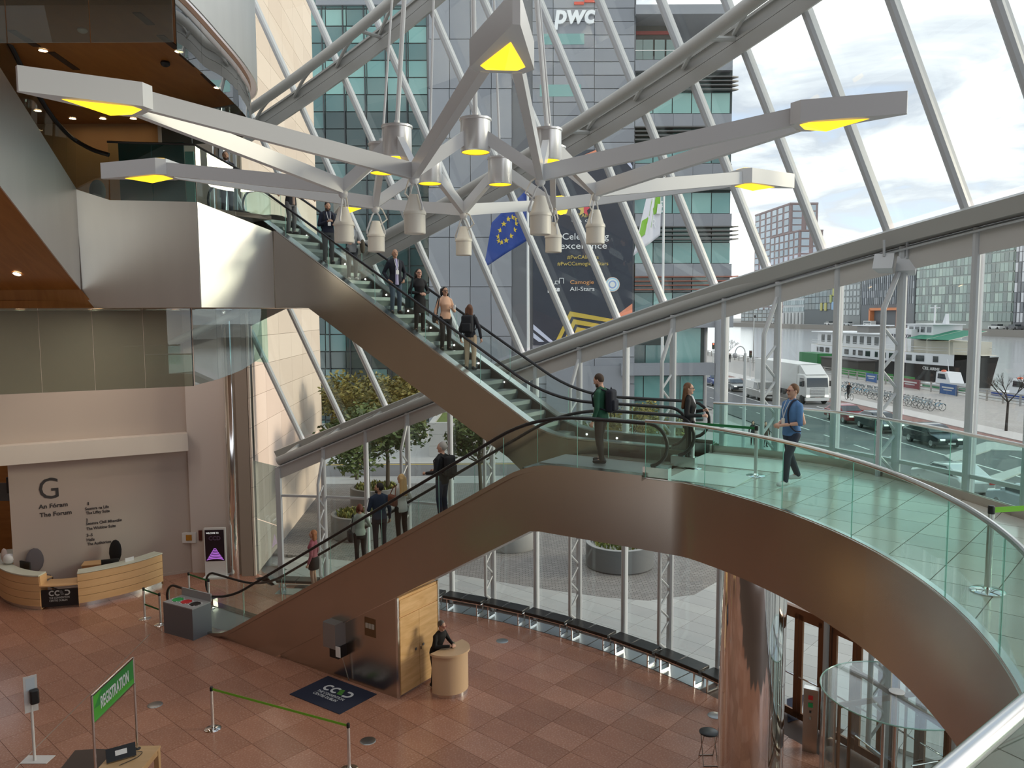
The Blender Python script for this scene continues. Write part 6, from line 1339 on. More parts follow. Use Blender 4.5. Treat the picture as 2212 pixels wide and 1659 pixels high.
# lamp post, traffic signals, bollard-like dock posts
def lamp_post(p, h, lab):
    t = thing('lamp_post', lab, 'street lamp', loc=p); p = V(p); gm = mat('lamp_post_grey', (.42, .44, .46), .45)
    MB().tube([p, p+V((0, 0, h*.9))], [.13, .09], 10).build('pole', gm, t); A = np.linspace(0, math.pi, 9); MB().tube([p+V((-.32+.32*math.cos(a), 0, h*.9+.45*math.sin(a))) for a in A], .035, 8).build('arm', gm, t)
    mb = MB(); mb.ball(p+V((-.64, 0, h*.9-.14)), .17, 12); mb.build('lamp_head', mat('lamp_grey_dome', (.3, .3, .32), .2), t)
lp = aty(1607, 900, 50); lamp_post(up(lp, .03), 7.2, 'swan-neck street lamp in front of the pale van')
def signal(p, h, lab, red=False):
    p = V(p); t = thing('traffic_light', lab, 'traffic light', loc=p); MB().tube([p, p+V((0, 0, h))], .06, 8).build('pole', mat('lamp_post_grey', (.42, .44, .46), .45), t); MB().box(p+V((0, 0, h-.3)), (.34, .3, 1.0)).build('signal_head', BLACKP, t)
    for k, c in enumerate(((.7, .06, .03) if red else (.08, .01, .01), (.1, .06, .01), (.01, .05, .02))): MB().ball(p+V((0, -.15, h+.02-.31*k)), .11, 10, (1, .4, 1)).build('lens', mat('signal_lens_%d_%d' % (k, red), c, .3, emit=c if red and k == 0 else None, estr=5), t)
signal(Q(41, yq(1622, 41), .03), 3.6, 'black traffic light on the quay footway behind the lamp post'); signal(Q(40.5, yq(1541, 40.5), .03), 4.2, 'red traffic light beside the corner columns', True)
for px, y0 in ((1629, 128),): pass
t = thing('mast_pole', 'slim tall pole on the promenade right of the traffic light', 'pole', loc=Q(46, yq(1628, 46), .03)); p = Q(46, yq(1628, 46), .03); MB().tube([p, p+V((0, 0, 9))], .07, 8).build('shaft', SATIN, t); MB().box(p+V((.1, 0, 8.6)), (.3, .2, .4)).build('camera_box', BLACKP, t)
# ================================================================== river: ship, pontoon, launches
SL = 70.2; SY = 103.0; SLEN = 47.
sh = thing('ship', 'moored black and white ship with green awnings on the river', 'ship', loc=Q(SL, SY+20, -1)); HB = mat('hull_black', (.015, .014, .014), .45); SW = mat('ship_white', (.62, .63, .66), .5)
def S_(t, w, z): return Q(SL, SY+SLEN*t, z)+QN*w
def hw_(t): return 4.4*min(1, (t*4.2+.002)**.62)*(1 if t < .9 else 1-(t-.9)*2.2)
ts_ = [0, .02, .05, .1, .16, .24, .4, .6, .8, .92, 1]
for s in (-1, 1):
    top = [S_(t-(.012 if t == 0 else 0), s*hw_(t), 3.2-1.5*min(1, t*5)) for t in ts_]; bot = [S_(t+.02*(1-t), s*hw_(t)*.86, -1.2) for t in ts_]
    MB().sheet(top, bot, .08*s).build('hull_side', HB, sh, ang=60)
    MB().sheet([S_(t, s*hw_(t)*.985, 1.7) for t in ts_[3:]], [S_(t, s*hw_(t)*.985, 3.3) for t in ts_[3:]], .06*s).build('bulwark', SW, sh, ang=60)
    for k in range(16):
        t0 = .15+.05*k; wd_ = .03 if k % 3 else .018
        MB().prism([S_(t0, s*(hw_(t0)+.02), 2.1), S_(t0+wd_, s*(hw_(t0+wd_)+.02), 2.1), S_(t0+wd_, s*(hw_(t0+wd_)+.02), 2.95), S_(t0, s*(hw_(t0)+.02), 2.95)], QN*(.03*s)).build('window', CARGL, sh, smooth=False)
    for z in (3.75, 4.15): MB().tube([S_(t, s*hw_(t)*.96, z) for t in ts_[2:]], .03, 5).build('deck_rail', SW, sh)
mb = MB(); mb.add([S_(t, -hw_(t), 3.3) for t in ts_[1:]]+[S_(t, hw_(t), 3.3) for t in ts_[1:]][::-1], [tuple(range(20))]); mb.build('main_deck', mat('deck_cream', (.5, .47, .4), .6), sh, smooth=False)
def sblock(t0, t1, w, z0, z1, name, m_=SW): a = [S_(t0, -w, z0), S_(t1, -w, z0), S_(t1, w, z0), S_(t0, w, z0)]; return MB().prism(a, (0, 0, z1-z0)).build(name, m_, sh, smooth=False)
sblock(.46, .95, 3.3, 3.3, 5.6, 'upper_saloon'); sblock(.44, .98, 3.9, 5.6, 5.75, 'saloon_roof'); sblock(.30, .47, 3.2, 3.3, 6.6, 'bridge_block'); sblock(.22, .36, 2.2, 5.2, 7.3, 'wheelhouse'); sblock(.21, .37, 2.4, 7.3, 7.42, 'wheelhouse_roof'); sblock(.62, .70, 1.8, 5.75, 6.9, 'deckhouse', mat('ship_grey', (.2, .19, .18), .6)); sblock(.60, .72, 2.2, 6.9, 7.05, 'deckhouse_roof'); sblock(.10, .30, 2.8, 3.3, 5.0, 'fore_saloon', mat('canvas_cream', (.52, .49, .42), .7))
for k in range(9):
    t0 = .49+.05*k; MB().prism([S_(t0, -3.32, 3.9), S_(t0+.026, -3.32, 3.9), S_(t0+.026, -3.32, 5.2), S_(t0, -3.32, 5.2)], QN*-.03).build('window', CARGL, sh, smooth=False)
for k in range(4): t0 = .23+.032*k; MB().prism([S_(t0, -2.22, 6.2), S_(t0+.022, -2.22, 6.2), S_(t0+.022, -2.22, 7.0), S_(t0, -2.22, 7.0)], QN*-.03).build('window', CARGL, sh, smooth=False)
GRA = mat('awning_green', (.015, .17, .10), .7)
for a, b in ((.07, .175), (.18, .285)): MB().prism([S_(a, -4.3, 5.3), S_(b, -4.3, 5.3), S_(b, 1, 6.5), S_(a, 1, 6.5)], (0, 0, .05)).build('awning', GRA, sh, smooth=False)
for t0 in (.07, .178, .285): MB().tube([S_(t0, -4.2, 3.3), S_(t0, -4.3, 5.3), S_(t0, 1, 6.5)], .05, 5).build('awning_frame', mat('canvas_cream', (.52, .49, .42), .7), sh)
MB().tube([S_(.29, 0, 7.4), S_(.29, 0, 10.2)], .12, 8).build('mast', SW, sh); MB().bar(S_(.265, 0, 9.8), S_(.315, 0, 9.8), .15, .15).build('radar', SW, sh); MB().prism([S_(.23, 0, 7.4), S_(.25, 0, 7.4), S_(.235, 0, 8.9)], QN*.5).build('funnel_fin', SW, sh, smooth=False)
letter('THE BOARDROOM', .8, S_(.43, -3.23, 5.3), -QD, (0, 0, 1), mat('ship_letters', (.03, .03, .05), .6), sh, width=6, depth=.02); letter('CILL AIRNE', .6, S_(.20, -4.15, 1.0), -QD, (0, 0, 1), mat('ship_letters_pale', (.6, .6, .6), .6), sh, width=4, depth=.02)
pn_ = thing('pontoon', 'long floating pontoon with green sides between quay and ship', 'pontoon', loc=Q(60.5, 120, -1)); MB().prism([Q(57.5, 99, -1.2), Q(62.5, 99, -1.2), Q(62.5, 160, -1.2), Q(57.5, 160, -1.2)], (0, 0, 1.0)).build('deck', mat('pontoon_grey', (.22, .23, .22), .7), pn_, smooth=False)
for y0 in np.arange(99, 119, 5.0): MB().prism([Q(57.4, float(y0), -.2), Q(57.4, float(y0)+4.8, -.2), Q(57.4, float(y0)+4.8, .9), Q(57.4, float(y0), .9)], QN*-.05).build('green_panel', mat('pontoon_green', (.02, .18, .03), .6), pn_, smooth=False)
t = thing('container', 'green shipping container on the pontoon at the stern of the ship', 'container', loc=Q(60, 133, -.2)); MB().box(Q(60, 133, 1.1), (7, 2.5, 2.6), rz=QRZ).build('body', mat('container_green', (.02, .15, .05), .6), t, smooth=False); MB().box(Q(60, 129.45, 1.1), (.06, 2.3, 2.4), rz=QRZ).build('doors', mat('container_green_light', (.04, .24, .07), .6), t, smooth=False)
t = thing('shed', 'dark brown shed on the pontoon beside the ship', 'shed', loc=Q(60, 122, -.2)); MB().box(Q(60, 122, .9), (12, 2.6, 2.1), rz=QRZ).build('walls', mat('shed_brown', (.05, .045, .04), .7), t, smooth=False); MB().box(Q(60, 122, 2.0), (12.4, 3, .15), rz=QRZ).build('roof', mat('shed_roof', (.09, .08, .08), .7), t, smooth=False)
def launch(L, y, ln, lab, col2):
    t = thing('launch', lab, 'boat', loc=Q(L, y, -1)); f = lambda a, w, z: Q(L, y+ln*a, z)+QN*w
    A = [-.5, -.42, -.25, 0, .5]; W = [.05, .7, 1.15, 1.3, 1.2]
    for s in (-1, 1): MB().sheet([f(a, s*w, .3+(.5 if a < -.2 else .1)) for a, w in zip(A, W)], [f(a*.92, s*w*.8, -1.1) for a, w in zip(A, W)], .04*s).build('hull_side', SW, t, ang=60); MB().sheet([f(a, s*(w+.01), .25) for a, w in zip(A, W)], [f(a, s*(w+.01)*.99, -.1) for a, w in zip(A, W)], .03*s).build('hull_stripe', tint(col2, .5), t, ang=60)
    mb = MB(); mb.add([f(a, -w, .38) for a, w in zip(A, W)]+[f(a, w, .38) for a, w in zip(A, W)][::-1], [tuple(range(10))]); mb.build('deck', SW, t, smooth=False)
    mb = MB(); mb.prism([f(-.2, -.85, .4), f(.22, -.85, .4), f(.20, -.85, 1.9), f(-.08, -.85, 1.9)], QN*1.7); mb.build('cabin', SW, t, smooth=False); MB().prism([f(-.06, -.87, 1.1), f(.16, -.87, 1.1), f(.15, -.87, 1.7), f(-.02, -.87, 1.7)], QN*-.02).build('window', CARGL, t, smooth=False)
    MB().tube([f(.05, 0, 1.9), f(.1, 0, 3.4)], .04, 6).build('mast', SW, t); mb = MB(); mb.ball(f(.12, -.3, 2.0), .25, 8, (1.4, .7, .6)); mb.build('life_raft', tint((.6, .12, .06), .5), t)
launch(58.8, 94.0, 7.5, 'small white launch with an orange raft beside the pontoon', (.05, .2, .1)); launch(60.0, 82.5, 8.5, 'white launch with a blue stripe at far right', (.02, .05, .25))
for L, y in ((56.3, 101), (56.2, 76)): mb = MB(); mb.ball(Q(L, y, -.4), .55, 10, (1, 1, 1.4)); mb.build('buoy', mat('buoy_orange', (.65, .10, .04), .5), None, 'orange mooring buoy '+('beside the white launch' if y > 90 else 'below the quay railing at far right'), 'buoy')
# ================================================================== far bank
FBW = {}
def far_block(lab, px0, px1, py, L, depth, wall, rows, cols, wins, z0=2.0, base=.12, margin=(.86, .8), extra=None, name='far_building'):
    y1, y0 = yq(px0, L), yq(px1, L); ym = (y0+y1)/2; h = 9+(677-py)/FPX*ym-z0
    t = thing(name, lab, 'building', loc=Q(L+depth/2, ym, z0))
    MB().prism([Q(L, y0, z0), Q(L, y1, z0), Q(L+depth, y1, z0), Q(L+depth, y0, z0)], (0, 0, h)).build('walls', wall, t, smooth=False)
    MB().prism([Q(L-.4, y0-.4, z0+h), Q(L-.4, y1+.4, z0+h), Q(L+depth, y1+.4, z0+h), Q(L+depth, y0-.4, z0+h)], (0, 0, h*.015)).build('roof', wall, t, smooth=False)
    cw, chh = (y1-y0)/cols, h*(1-base)/rows; rr = random.Random(len(lab))
    ms = []
    for m_ in wins: b = MB(); b.box((0, 0, 0), (cw*margin[0], .5, chh*margin[1])); ms.append(b.mesh('window', m_, smooth=False))
    for j in range(rows):
        for i in range(cols): inst('window', rr.choice(ms), t, Q(L-.1, y0+cw*(i+.5), z0+h*base+chh*(j+.5)), QRZ)
    # end wall towards the viewer
    nc = max(2, int(depth/cw/1.2)); cw2 = depth/nc
    b = MB(); b.box((0, 0, 0), (.5, cw2*margin[0], chh*margin[1])); me = b.mesh('window', wins[0], smooth=False)
    for j in range(rows):
        for i in range(nc): inst('window', me, t, Q(L+cw2*(i+.5), y0-.1, z0+h*base+chh*(j+.5)), QRZ)
    return t, y0, y1, h
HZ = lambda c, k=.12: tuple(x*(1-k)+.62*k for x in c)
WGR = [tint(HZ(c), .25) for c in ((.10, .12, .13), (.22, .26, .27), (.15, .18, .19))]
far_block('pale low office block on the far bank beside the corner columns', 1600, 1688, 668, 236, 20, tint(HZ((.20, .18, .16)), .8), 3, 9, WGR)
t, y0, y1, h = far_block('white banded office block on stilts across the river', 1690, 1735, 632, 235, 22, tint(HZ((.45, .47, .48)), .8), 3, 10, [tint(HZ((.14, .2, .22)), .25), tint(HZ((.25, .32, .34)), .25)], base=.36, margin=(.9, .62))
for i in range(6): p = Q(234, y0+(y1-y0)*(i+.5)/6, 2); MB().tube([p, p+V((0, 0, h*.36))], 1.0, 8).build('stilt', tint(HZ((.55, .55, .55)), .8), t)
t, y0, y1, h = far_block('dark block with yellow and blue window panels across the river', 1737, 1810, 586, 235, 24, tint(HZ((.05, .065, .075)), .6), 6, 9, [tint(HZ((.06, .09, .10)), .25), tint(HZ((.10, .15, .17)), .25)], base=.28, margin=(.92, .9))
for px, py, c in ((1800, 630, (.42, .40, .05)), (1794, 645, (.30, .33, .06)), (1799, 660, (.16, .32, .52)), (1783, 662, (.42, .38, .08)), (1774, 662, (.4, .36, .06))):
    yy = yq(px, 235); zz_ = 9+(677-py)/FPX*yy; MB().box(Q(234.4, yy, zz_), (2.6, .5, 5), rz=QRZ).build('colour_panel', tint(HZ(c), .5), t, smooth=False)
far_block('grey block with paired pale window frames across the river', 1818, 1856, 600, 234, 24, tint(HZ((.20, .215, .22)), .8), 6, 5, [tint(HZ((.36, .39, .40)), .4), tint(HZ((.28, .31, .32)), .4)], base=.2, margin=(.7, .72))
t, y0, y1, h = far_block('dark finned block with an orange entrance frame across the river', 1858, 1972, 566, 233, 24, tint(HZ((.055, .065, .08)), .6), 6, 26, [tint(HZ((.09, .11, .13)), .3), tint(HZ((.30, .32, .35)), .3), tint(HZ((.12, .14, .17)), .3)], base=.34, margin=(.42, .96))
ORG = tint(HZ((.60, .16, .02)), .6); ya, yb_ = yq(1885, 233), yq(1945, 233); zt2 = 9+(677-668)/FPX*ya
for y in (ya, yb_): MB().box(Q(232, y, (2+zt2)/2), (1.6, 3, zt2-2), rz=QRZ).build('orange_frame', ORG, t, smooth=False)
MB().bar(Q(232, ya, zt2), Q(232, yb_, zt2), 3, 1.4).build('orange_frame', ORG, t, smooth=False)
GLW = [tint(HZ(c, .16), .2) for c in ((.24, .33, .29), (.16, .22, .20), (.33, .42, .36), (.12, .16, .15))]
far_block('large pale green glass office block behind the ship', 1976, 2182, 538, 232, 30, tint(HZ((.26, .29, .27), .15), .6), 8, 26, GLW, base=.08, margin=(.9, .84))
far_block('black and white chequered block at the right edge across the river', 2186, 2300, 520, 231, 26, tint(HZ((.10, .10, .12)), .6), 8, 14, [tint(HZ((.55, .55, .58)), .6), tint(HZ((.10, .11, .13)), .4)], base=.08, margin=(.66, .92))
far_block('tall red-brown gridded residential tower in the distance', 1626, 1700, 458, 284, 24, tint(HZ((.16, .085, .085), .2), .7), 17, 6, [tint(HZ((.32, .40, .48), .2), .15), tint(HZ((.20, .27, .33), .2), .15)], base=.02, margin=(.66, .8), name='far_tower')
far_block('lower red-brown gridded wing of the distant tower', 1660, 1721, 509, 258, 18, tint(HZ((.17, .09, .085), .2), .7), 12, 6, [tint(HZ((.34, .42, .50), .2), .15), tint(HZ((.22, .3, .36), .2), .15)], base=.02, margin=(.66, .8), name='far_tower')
def far_car(px, lab, col, van=False):
    L = 228.6 if px > 0 else 0; y = yq(px, L); t = thing('parked_van' if van else 'parked_car', lab, 'van' if van else 'car', loc=Q(L, y, 2)); s = 1.7
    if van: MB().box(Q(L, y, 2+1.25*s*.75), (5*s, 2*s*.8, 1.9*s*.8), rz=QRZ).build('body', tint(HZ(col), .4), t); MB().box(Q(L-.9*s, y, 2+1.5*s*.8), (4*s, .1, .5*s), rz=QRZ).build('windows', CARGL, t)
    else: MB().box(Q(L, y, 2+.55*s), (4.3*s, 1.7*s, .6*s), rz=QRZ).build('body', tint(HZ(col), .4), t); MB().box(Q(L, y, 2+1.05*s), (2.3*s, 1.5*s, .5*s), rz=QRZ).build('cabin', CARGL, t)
    for a in (-1, 1):
        for b in (-1, 1): MB().lathe(Q(L+b*.8*s, y+a*1.4*s, 2+.32*s), [(0, -.1*s), (.32*s, -.1*s), (.32*s, .1*s), (0, .1*s)], 10, axis=(1, 0, 0)).build('wheel', TYRE, t)
for px, lab, c in ((1672, 'pale car parked on the far quay left of the stilted block', (.5, .5, .5)), (1790, 'white car parked on the far quay under the coloured panels', (.6, .6, .6)), (1832, 'silver car parked on the far quay by the paired-window block', (.4, .42, .44)), (2152, 'white car parked on the far quay right of the ship', (.6, .6, .6)), (2190, 'dark car parked on the far quay at the right edge', (.05, .05, .06))): far_car(px, lab, c)
far_car(1877, 'white van parked on the far quay beside the orange frame', (.62, .62, .62), True)
# ================================================================== people
def cap(mb, a, b, ra, rb, n=10):
    a, b = V(a), V(b); t = (b-a); t = t.normalized() if t.length > 1e-6 else V((0, 0, 1))
    mb.tube([a-t*ra*.97, a-t*ra*.72, a-t*ra*.3, a, b, b+t*rb*.3, b+t*rb*.72, b+t*rb*.97], [ra*.22, ra*.69, ra*.95, ra, rb, rb*.95, rb*.69, rb*.22], n)
def loft(mb, rings, n=18):
    # rings: (z, rx, ry, yoff, xoff)
    vs_ = []; fs_ = []
    for z, rx, ry, yo in rings: vs_ += [V((rx*math.cos(2*math.pi*k/n), yo+ry*math.sin(2*math.pi*k/n), z)) for k in range(n)]
    m_ = len(rings)
    for i in range(m_-1):
        for k in range(n): fs_.append((i*n+k, i*n+(k+1) % n, (i+1)*n+(k+1) % n, (i+1)*n+k))
    fs_ += [tuple(range(n))[::-1], tuple((m_-1)*n+k for k in range(n))]; mb.add(vs_, fs_)
def remesh(mb, voxel, name, m_, it=2):
    me0 = mb.mesh('tmp', m_, smooth=False); o = bpy.data.objects.new('tmp', me0)
    r = o.modifiers.new('r', 'REMESH'); r.mode = 'VOXEL'; r.voxel_size = voxel; r.use_smooth_shade = True
    s = o.modifiers.new('s', 'SMOOTH'); s.factor = .5; s.iterations = it
    me = evaluated_mesh(o); bpy.data.meshes.remove(me0)
    me.name = name; me.materials.clear(); me.materials.append(m_); me.shade_smooth(); return me
SKIN = {'fair': (.56, .33, .245), 'tan': (.43, .25, .165), 'olive': (.36, .20, .125)}
def fabric(c): return tint(c, .85)
ARMS = {
 'down': lambda s, H: ((s*.255, .03, .625*H), (s*.27, -.05, .485*H)),
 'clasp': lambda s, H: ((s*.265, .05, .63*H), (s*.055, -.235, .60*H)),
 'phone': lambda s, H: ((s*.25, .0, .62*H), (s*.07, -.28, .665*H)),
 'pocket': lambda s, H: ((s*.295, .10, .63*H), (s*.215, -.05, .525*H)),
 'rail': lambda s, H: ((s*.42, -.05, .70*H), (s*.62, -.20, .62*H)),
 'hold': lambda s, H: ((s*.25, .03, .62*H), (s*.15, -.26, .615*H)),
 'desk': lambda s, H: ((s*.27, -.12, .655*H), (s*.06, -.40, .665*H)),
 'rest': lambda s, H: ((s*.26, .0, .63*H), (s*.2, -.3, .60*H)),
}
def person(lab, pos, face, H=1.75, female=False, skin='fair', top=(.1, .1, .1), legs=(.05, .05, .06), shoes=(.02, .02, .02), hair=(.03, .02, .015), style='short', arms=('down', 'down'), hem=.50, sleeve=1., coat=None, shirt=None, lean=0., turn=0., nod=0., stride=0., glasses=False, lanyard=False, skirt=None, beard=None, grp=None, vox=.009, extra=None, topname='jacket'):
    k = H/1.75; hz_ = .52*H; sw = (.152 if female else .176)*k; bulk = (.9 if female else 1.)*k
    lx = lambda p: V((p[0], p[1]-lean*max(0, p[2]-hz_), p[2]-.25*abs(lean)*max(0, p[2]-hz_)))
    HM = Matrix.Rotation(math.radians(turn), 3, 'Z') @ Matrix.Rotation(math.radians(nod), 3, 'X'); nk = lx((0, .012, .847*H)); hd = lambda p: nk+HM @ V((p[0]*k, p[1]*k, p[2]*k))
    body = MB(); tp = MB(); lg = MB(); hr = MB(); sh_ = MB()
    def trunk(mb, g, z0, z1, flare=0.):
        R = [(.45, .145, .115, .01), (.50, .17, .125, .012), (.55, .165, .12, .01), (.61, .142, .108, 0), (.67, .155, .115, -.005), (.73, .172, .122, -.004), (.78, .17, .112, .004), (.815, .135, .092, .012), (.845, .068, .07, .014)]
        if female: R = [(.45, .155, .12, .012), (.50, .178, .13, .014), (.55, .162, .12, .01), (.61, .128, .10, 0), (.67, .142, .118, -.012), (.72, .150, .135, -.02), (.77, .148, .105, 0), (.812, .118, .085, .012), (.845, .06, .062, .014)]
        zs = sorted(set([z0]+[r[0] for r in R if z0 < r[0] < z1]+[z1])); out = []
        for z in zs:
            z_ = max(R[0][0], min(R[-1][0], z)); j = max(i for i in range(len(R)) if R[i][0] <= z_); j = min(j, len(R)-2); q = (z_-R[j][0])/(R[j+1][0]-R[j][0]); rr = [R[j][c]*(1-q)+R[j+1][c]*q for c in (1, 2, 3)]
            ex = flare*max(0, .5-z)*2
            out.append((z*H, (rr[0]*bulk+g+ex), (rr[1]*bulk+g+ex), rr[2]))
        n0 = len(mb.v); loft(mb, out); mb.v[n0:] = [tuple(lx(p)) for p in mb.v[n0:]]
    # body: head, neck, trunk, limbs, hands in one skin
    trunk(body, -.012, .47, .845); cap(body, lx((0, .02, .82*H)), hd((0, .005, .06)), .056*k, .05*k)
    hc = hd((0, -.005, .135)); n0 = len(body.v); body.ball((0, 0, 0), 1, 16, (.075*k, .095*k, .115*k)); body.v[n0:] = [tuple(hc+HM @ V(p)) for p in body.v[n0:]]
    cap(body, hd((0, -.045, .065)), hd((0, -.06, .05)), .05*k, .034*k); cap(body, hd((0, -.092, .142)), hd((0, -.110, .110)), .010*k, .0155*k, 8); cap(body, hd((-.03, -.082, .166)), hd((.03, -.082, .166)), .014*k, .014*k, 8)
    for s in (-1, 1): cap(body, hd((s*.076, .005, .145)), hd((s*.078, .008, .115)), .014*k, .010*k, 8)
    feet = []
    for i, s in enumerate((-1, 1)):
        st_ = stride*s
        hip = V((s*.092*k, .01, .505*H)); kn = V((s*.095*k, -.02+st_*.30-abs(st_)*.06, .285*H)); an = V((s*.10*k, .03+st_*.62, .055*H+(.05 if st_ > .2 else 0)))
        if skirt is None: cap(lg, hip, kn, .098*k, .068*k, 12); cap(lg, kn, an+V((0, 0, .0)), .068*k, .054*k, 12)
        cap(body, hip, kn, .078*k, .052*k); cap(body, kn, an, .052*k, .036*k)
        f0, f1 = an+V((0, .045, -.025*k)), an+V((s*.02, -.15*k, -.045*k)); cap(sh_, f0, f1, .046*k, .038*k, 10); cap(sh_, f0+V((0, 0, -.01)), f1+V((0, .02, -.0)), .045*k, .042*k, 10); feet.append(an); cap(body, an, f1+V((0, .03, .01)), .03*k, .025*k)
        sd = V((s*sw, .015, .788*H)); el, wr = [V(p) for p in (ARMS[arms[i]](s, H) if isinstance(arms[i], str) else arms[i])]
        sd, el, wr = lx(sd), lx(el), lx(wr)
        cap(body, sd, el, .046*k, .038*k); cap(body, el, wr, .038*k, .027*k)
        if sleeve >= 1: cap(tp, sd, el, .060*k*(.9 if female else 1), .049*k, 12); cap(tp, el, el.lerp(wr, .93), .048*k, .038*k, 12)
        else: cap(tp, sd, el.lerp(wr, sleeve*.25), .066*k, .056*k, 12)
        cap(tp, lx((s*.045*k, .02, .835*H)), sd, .042*k, .056*k*(.92 if female else 1), 12)
        d = (wr-el).normalized(); inw = V((-s, -.3, -.2)).normalized(); inw = (inw-d*inw.dot(d)).normalized(); side = d.cross(inw)
        pm = wr+d*.075*k; cap(body, wr+d*.01, pm, .024*k, .034*k, 8)
        for f in range(4):
            o_ = side*((f-1.5)*.0185*k); L = (.072, .082, .078, .06)[f]*k; a0 = pm+o_+d*.012; b0 = a0+(d*.75+inw*.5).normalized()*L*.5; c0 = b0+(d*.35+inw*.9).normalized()*L*.5
            cap(body, a0, b0, .0098*k, .0095*k, 6); cap(body, b0, c0, .0095*k, .0085*k, 6)
        th = wr+d*.03*k; tdir = side*(-1 if s > 0 else 1); cap(body, th, th+(tdir*.7+d*.7).normalized()*.05*k, .013*k, .011*k, 6); cap(body, th+(tdir*.7+d*.7).normalized()*.05*k, th+(tdir*.5+d*.8+inw*.4).normalized()*.085*k, .011*k, .009*k, 6)
    SK = tint(SKIN[skin], .55)
    t = bpy.data.objects.new('person', remesh(body, vox, 'person', SK)); COL.objects.link(t); WLOC[t] = V((0, 0, 0))
    def part(mb, nm, m_, v=.014, it=2):
        o = bpy.data.objects.new(nm, remesh(mb, v, nm, m_, it)); COL.objects.link(o); o.parent = t; WLOC[o] = V((0, 0, 0)); return o
    trunk(tp, .012, hem, .842, .06 if hem < .46 else 0); part(tp, topname, fabric(top))
    if skirt is None: trunk(lg, .004, .45, .57); part(lg, 'trousers', fabric(legs))
    else:
        loft(lg, [(.57*H, .15*k, .12*k, .01), (.50*H, .19*k, .145*k, .012), (skirt*H, .18*k, .15*k, .01)]); part(lg, 'skirt', fabric(legs))
        tg = None
    part(sh_, 'shoes', tint(shoes, .5), .012, 1)
    if shirt is not None:
        sm = MB(); loft(sm, [(hem*H+.01, .075*k, .135*bulk, -.018), (.61*H, .07*k, .122*bulk, -.02), (.70*H, .07*k, .135*bulk, -.024), (.78*H, .05*k, .118*bulk, -.018), (.845*H, .045*k, .07*bulk, -.012)]); sm.v = [tuple(lx(p)) for p in sm.v]; part(sm, 'shirt', fabric(shirt))
    if style != 'bald':
        n0 = len(hr.v); hr.ball((0, 0, 0), 1, 16, (.083*k, .098*k, .108*k)); hr.v[n0:] = [tuple(hd((0, .022, .162))+HM @ V(p)) for p in hr.v[n0:]]
        # keep the face clear: only points behind or above the hairline
        hr.v = [tuple(V(p)) for p in hr.v]
        if style in ('long', 'curly', 'tied'):
            for s in (-1, 1): cap(hr, hd((s*.055, .035, .17)), hd((s*.07, .03, .06)), .04*k, .036*k)
        if style == 'long':
            for x in (-.06, 0, .06): cap(hr, hd((x, .065, .14)), lx((x*1.15*k, .125*k, .70*H)), .05*k, .038*k)
        if style == 'curly':
            rr = random.Random(int(H*1000))
            for _ in range(26): a = rr.uniform(0, 6.28); e = rr.uniform(-.7, .8); p = hd((.095*math.cos(a)*.95, .04+.085*math.sin(a)*.9, .13+.1*e)); (cap(hr, p, p+V((0, 0, -.03)), .034*k, .03*k, 8) if HM.inverted() is not None and (math.sin(a) > -.35) else None)
        if style == 'tied': cap(hr, hd((0, .1, .16)), hd((0, .14, .10)), .036*k, .025*k)
        if style == 'bob':
            for s in (-1, 0, 1): cap(hr, hd((s*.06, .04, .16)), hd((s*.072, .05, -.01)), .045*k, .04*k)
        part(hr, 'hair', tint(hair, .7), .0115, 1)
    elif hair is not None:
        n0 = len(hr.v); hr.ball((0, 0, 0), 1, 14, (.079*k, .072*k, .05*k)); hr.v[n0:] = [tuple(hd((0, .04, .105))+HM @ V(p)) for p in hr.v[n0:]]; part(hr, 'hair', tint(hair, .8), .0115, 1)
    if beard is not None: b_ = MB(); cap(b_, hd((-.045, -.05, .06)), hd((0, -.075, .035)), .034*k, .03*k); cap(b_, hd((.045, -.05, .06)), hd((0, -.075, .035)), .034*k, .03*k); part(b_, 'beard', tint(beard, .8), .012, 1)
    DKE = tint((.02, .015, .012), .3)
    for s in (-1, 1): e = MB(); e.ball(hd((s*.030, -.0835, .148)), .0115*k, 8); e.build('eye', DKE, t)
    e = MB(); cap(e, hd((-.020, -.0885, .083)), hd((.020, -.0885, .083)), .0062*k, .0062*k, 6); e.build('mouth', tint((.32, .10, .085), .5), t)
    if glasses:
        e = MB()
        for s in (-1, 1): e.tube([hd((s*.032+.027*math.cos(a), -.101, .146+.019*math.sin(a))) for a in np.linspace(0, 6.283, 11)[:-1]], .0038, 5, closed=True); e.tube([hd((s*.058, -.099, .15)), hd((s*.078, .0, .15))], .0035, 5)
        e.tube([hd((-.006, -.102, .15)), hd((.006, -.102, .15))], .0035, 5); e.build('glasses', tint(glasses if isinstance(glasses, tuple) else (.01, .01, .01), .3), t)
    if lanyard:
        e = MB(); fy = -.155*bulk if not female else -.165*bulk
        for s in (-1, 1): e.tube([lx((s*.055, .03, .85*H)), lx((s*.05, -.085, .825*H)), lx((s*.04, fy, .74*H)), lx((0, fy-.01, .665*H))], .0075, 5)
        e.build('lanyard', tint(lanyard if isinstance(lanyard, tuple) else (.7, .72, .75), .6), t); e = MB(); e.box(lx((0, fy-.014, .635*H)), (.085, .008, .11)); e.build('badge', tint((.78, .8, .78), .5), t, smooth=False)
    if extra: extra(t, lx, hd, H, k, fabric)
    d = V(face); t.rotation_euler = (0, 0, math.atan2(d.y, d.x)+math.pi/2); z0 = min(v.co.z for v in t.children[2 if len(t.children) > 2 else 0].data.vertices) if False else 0
    t.location = V(pos)-V((0, 0, -.004)); props(t, lab, 'person', grp); WLOC[t] = V(pos); return t
def local(t, p): return t.location+Matrix.Rotation(t.rotation_euler.z, 3, 'Z') @ V(p)
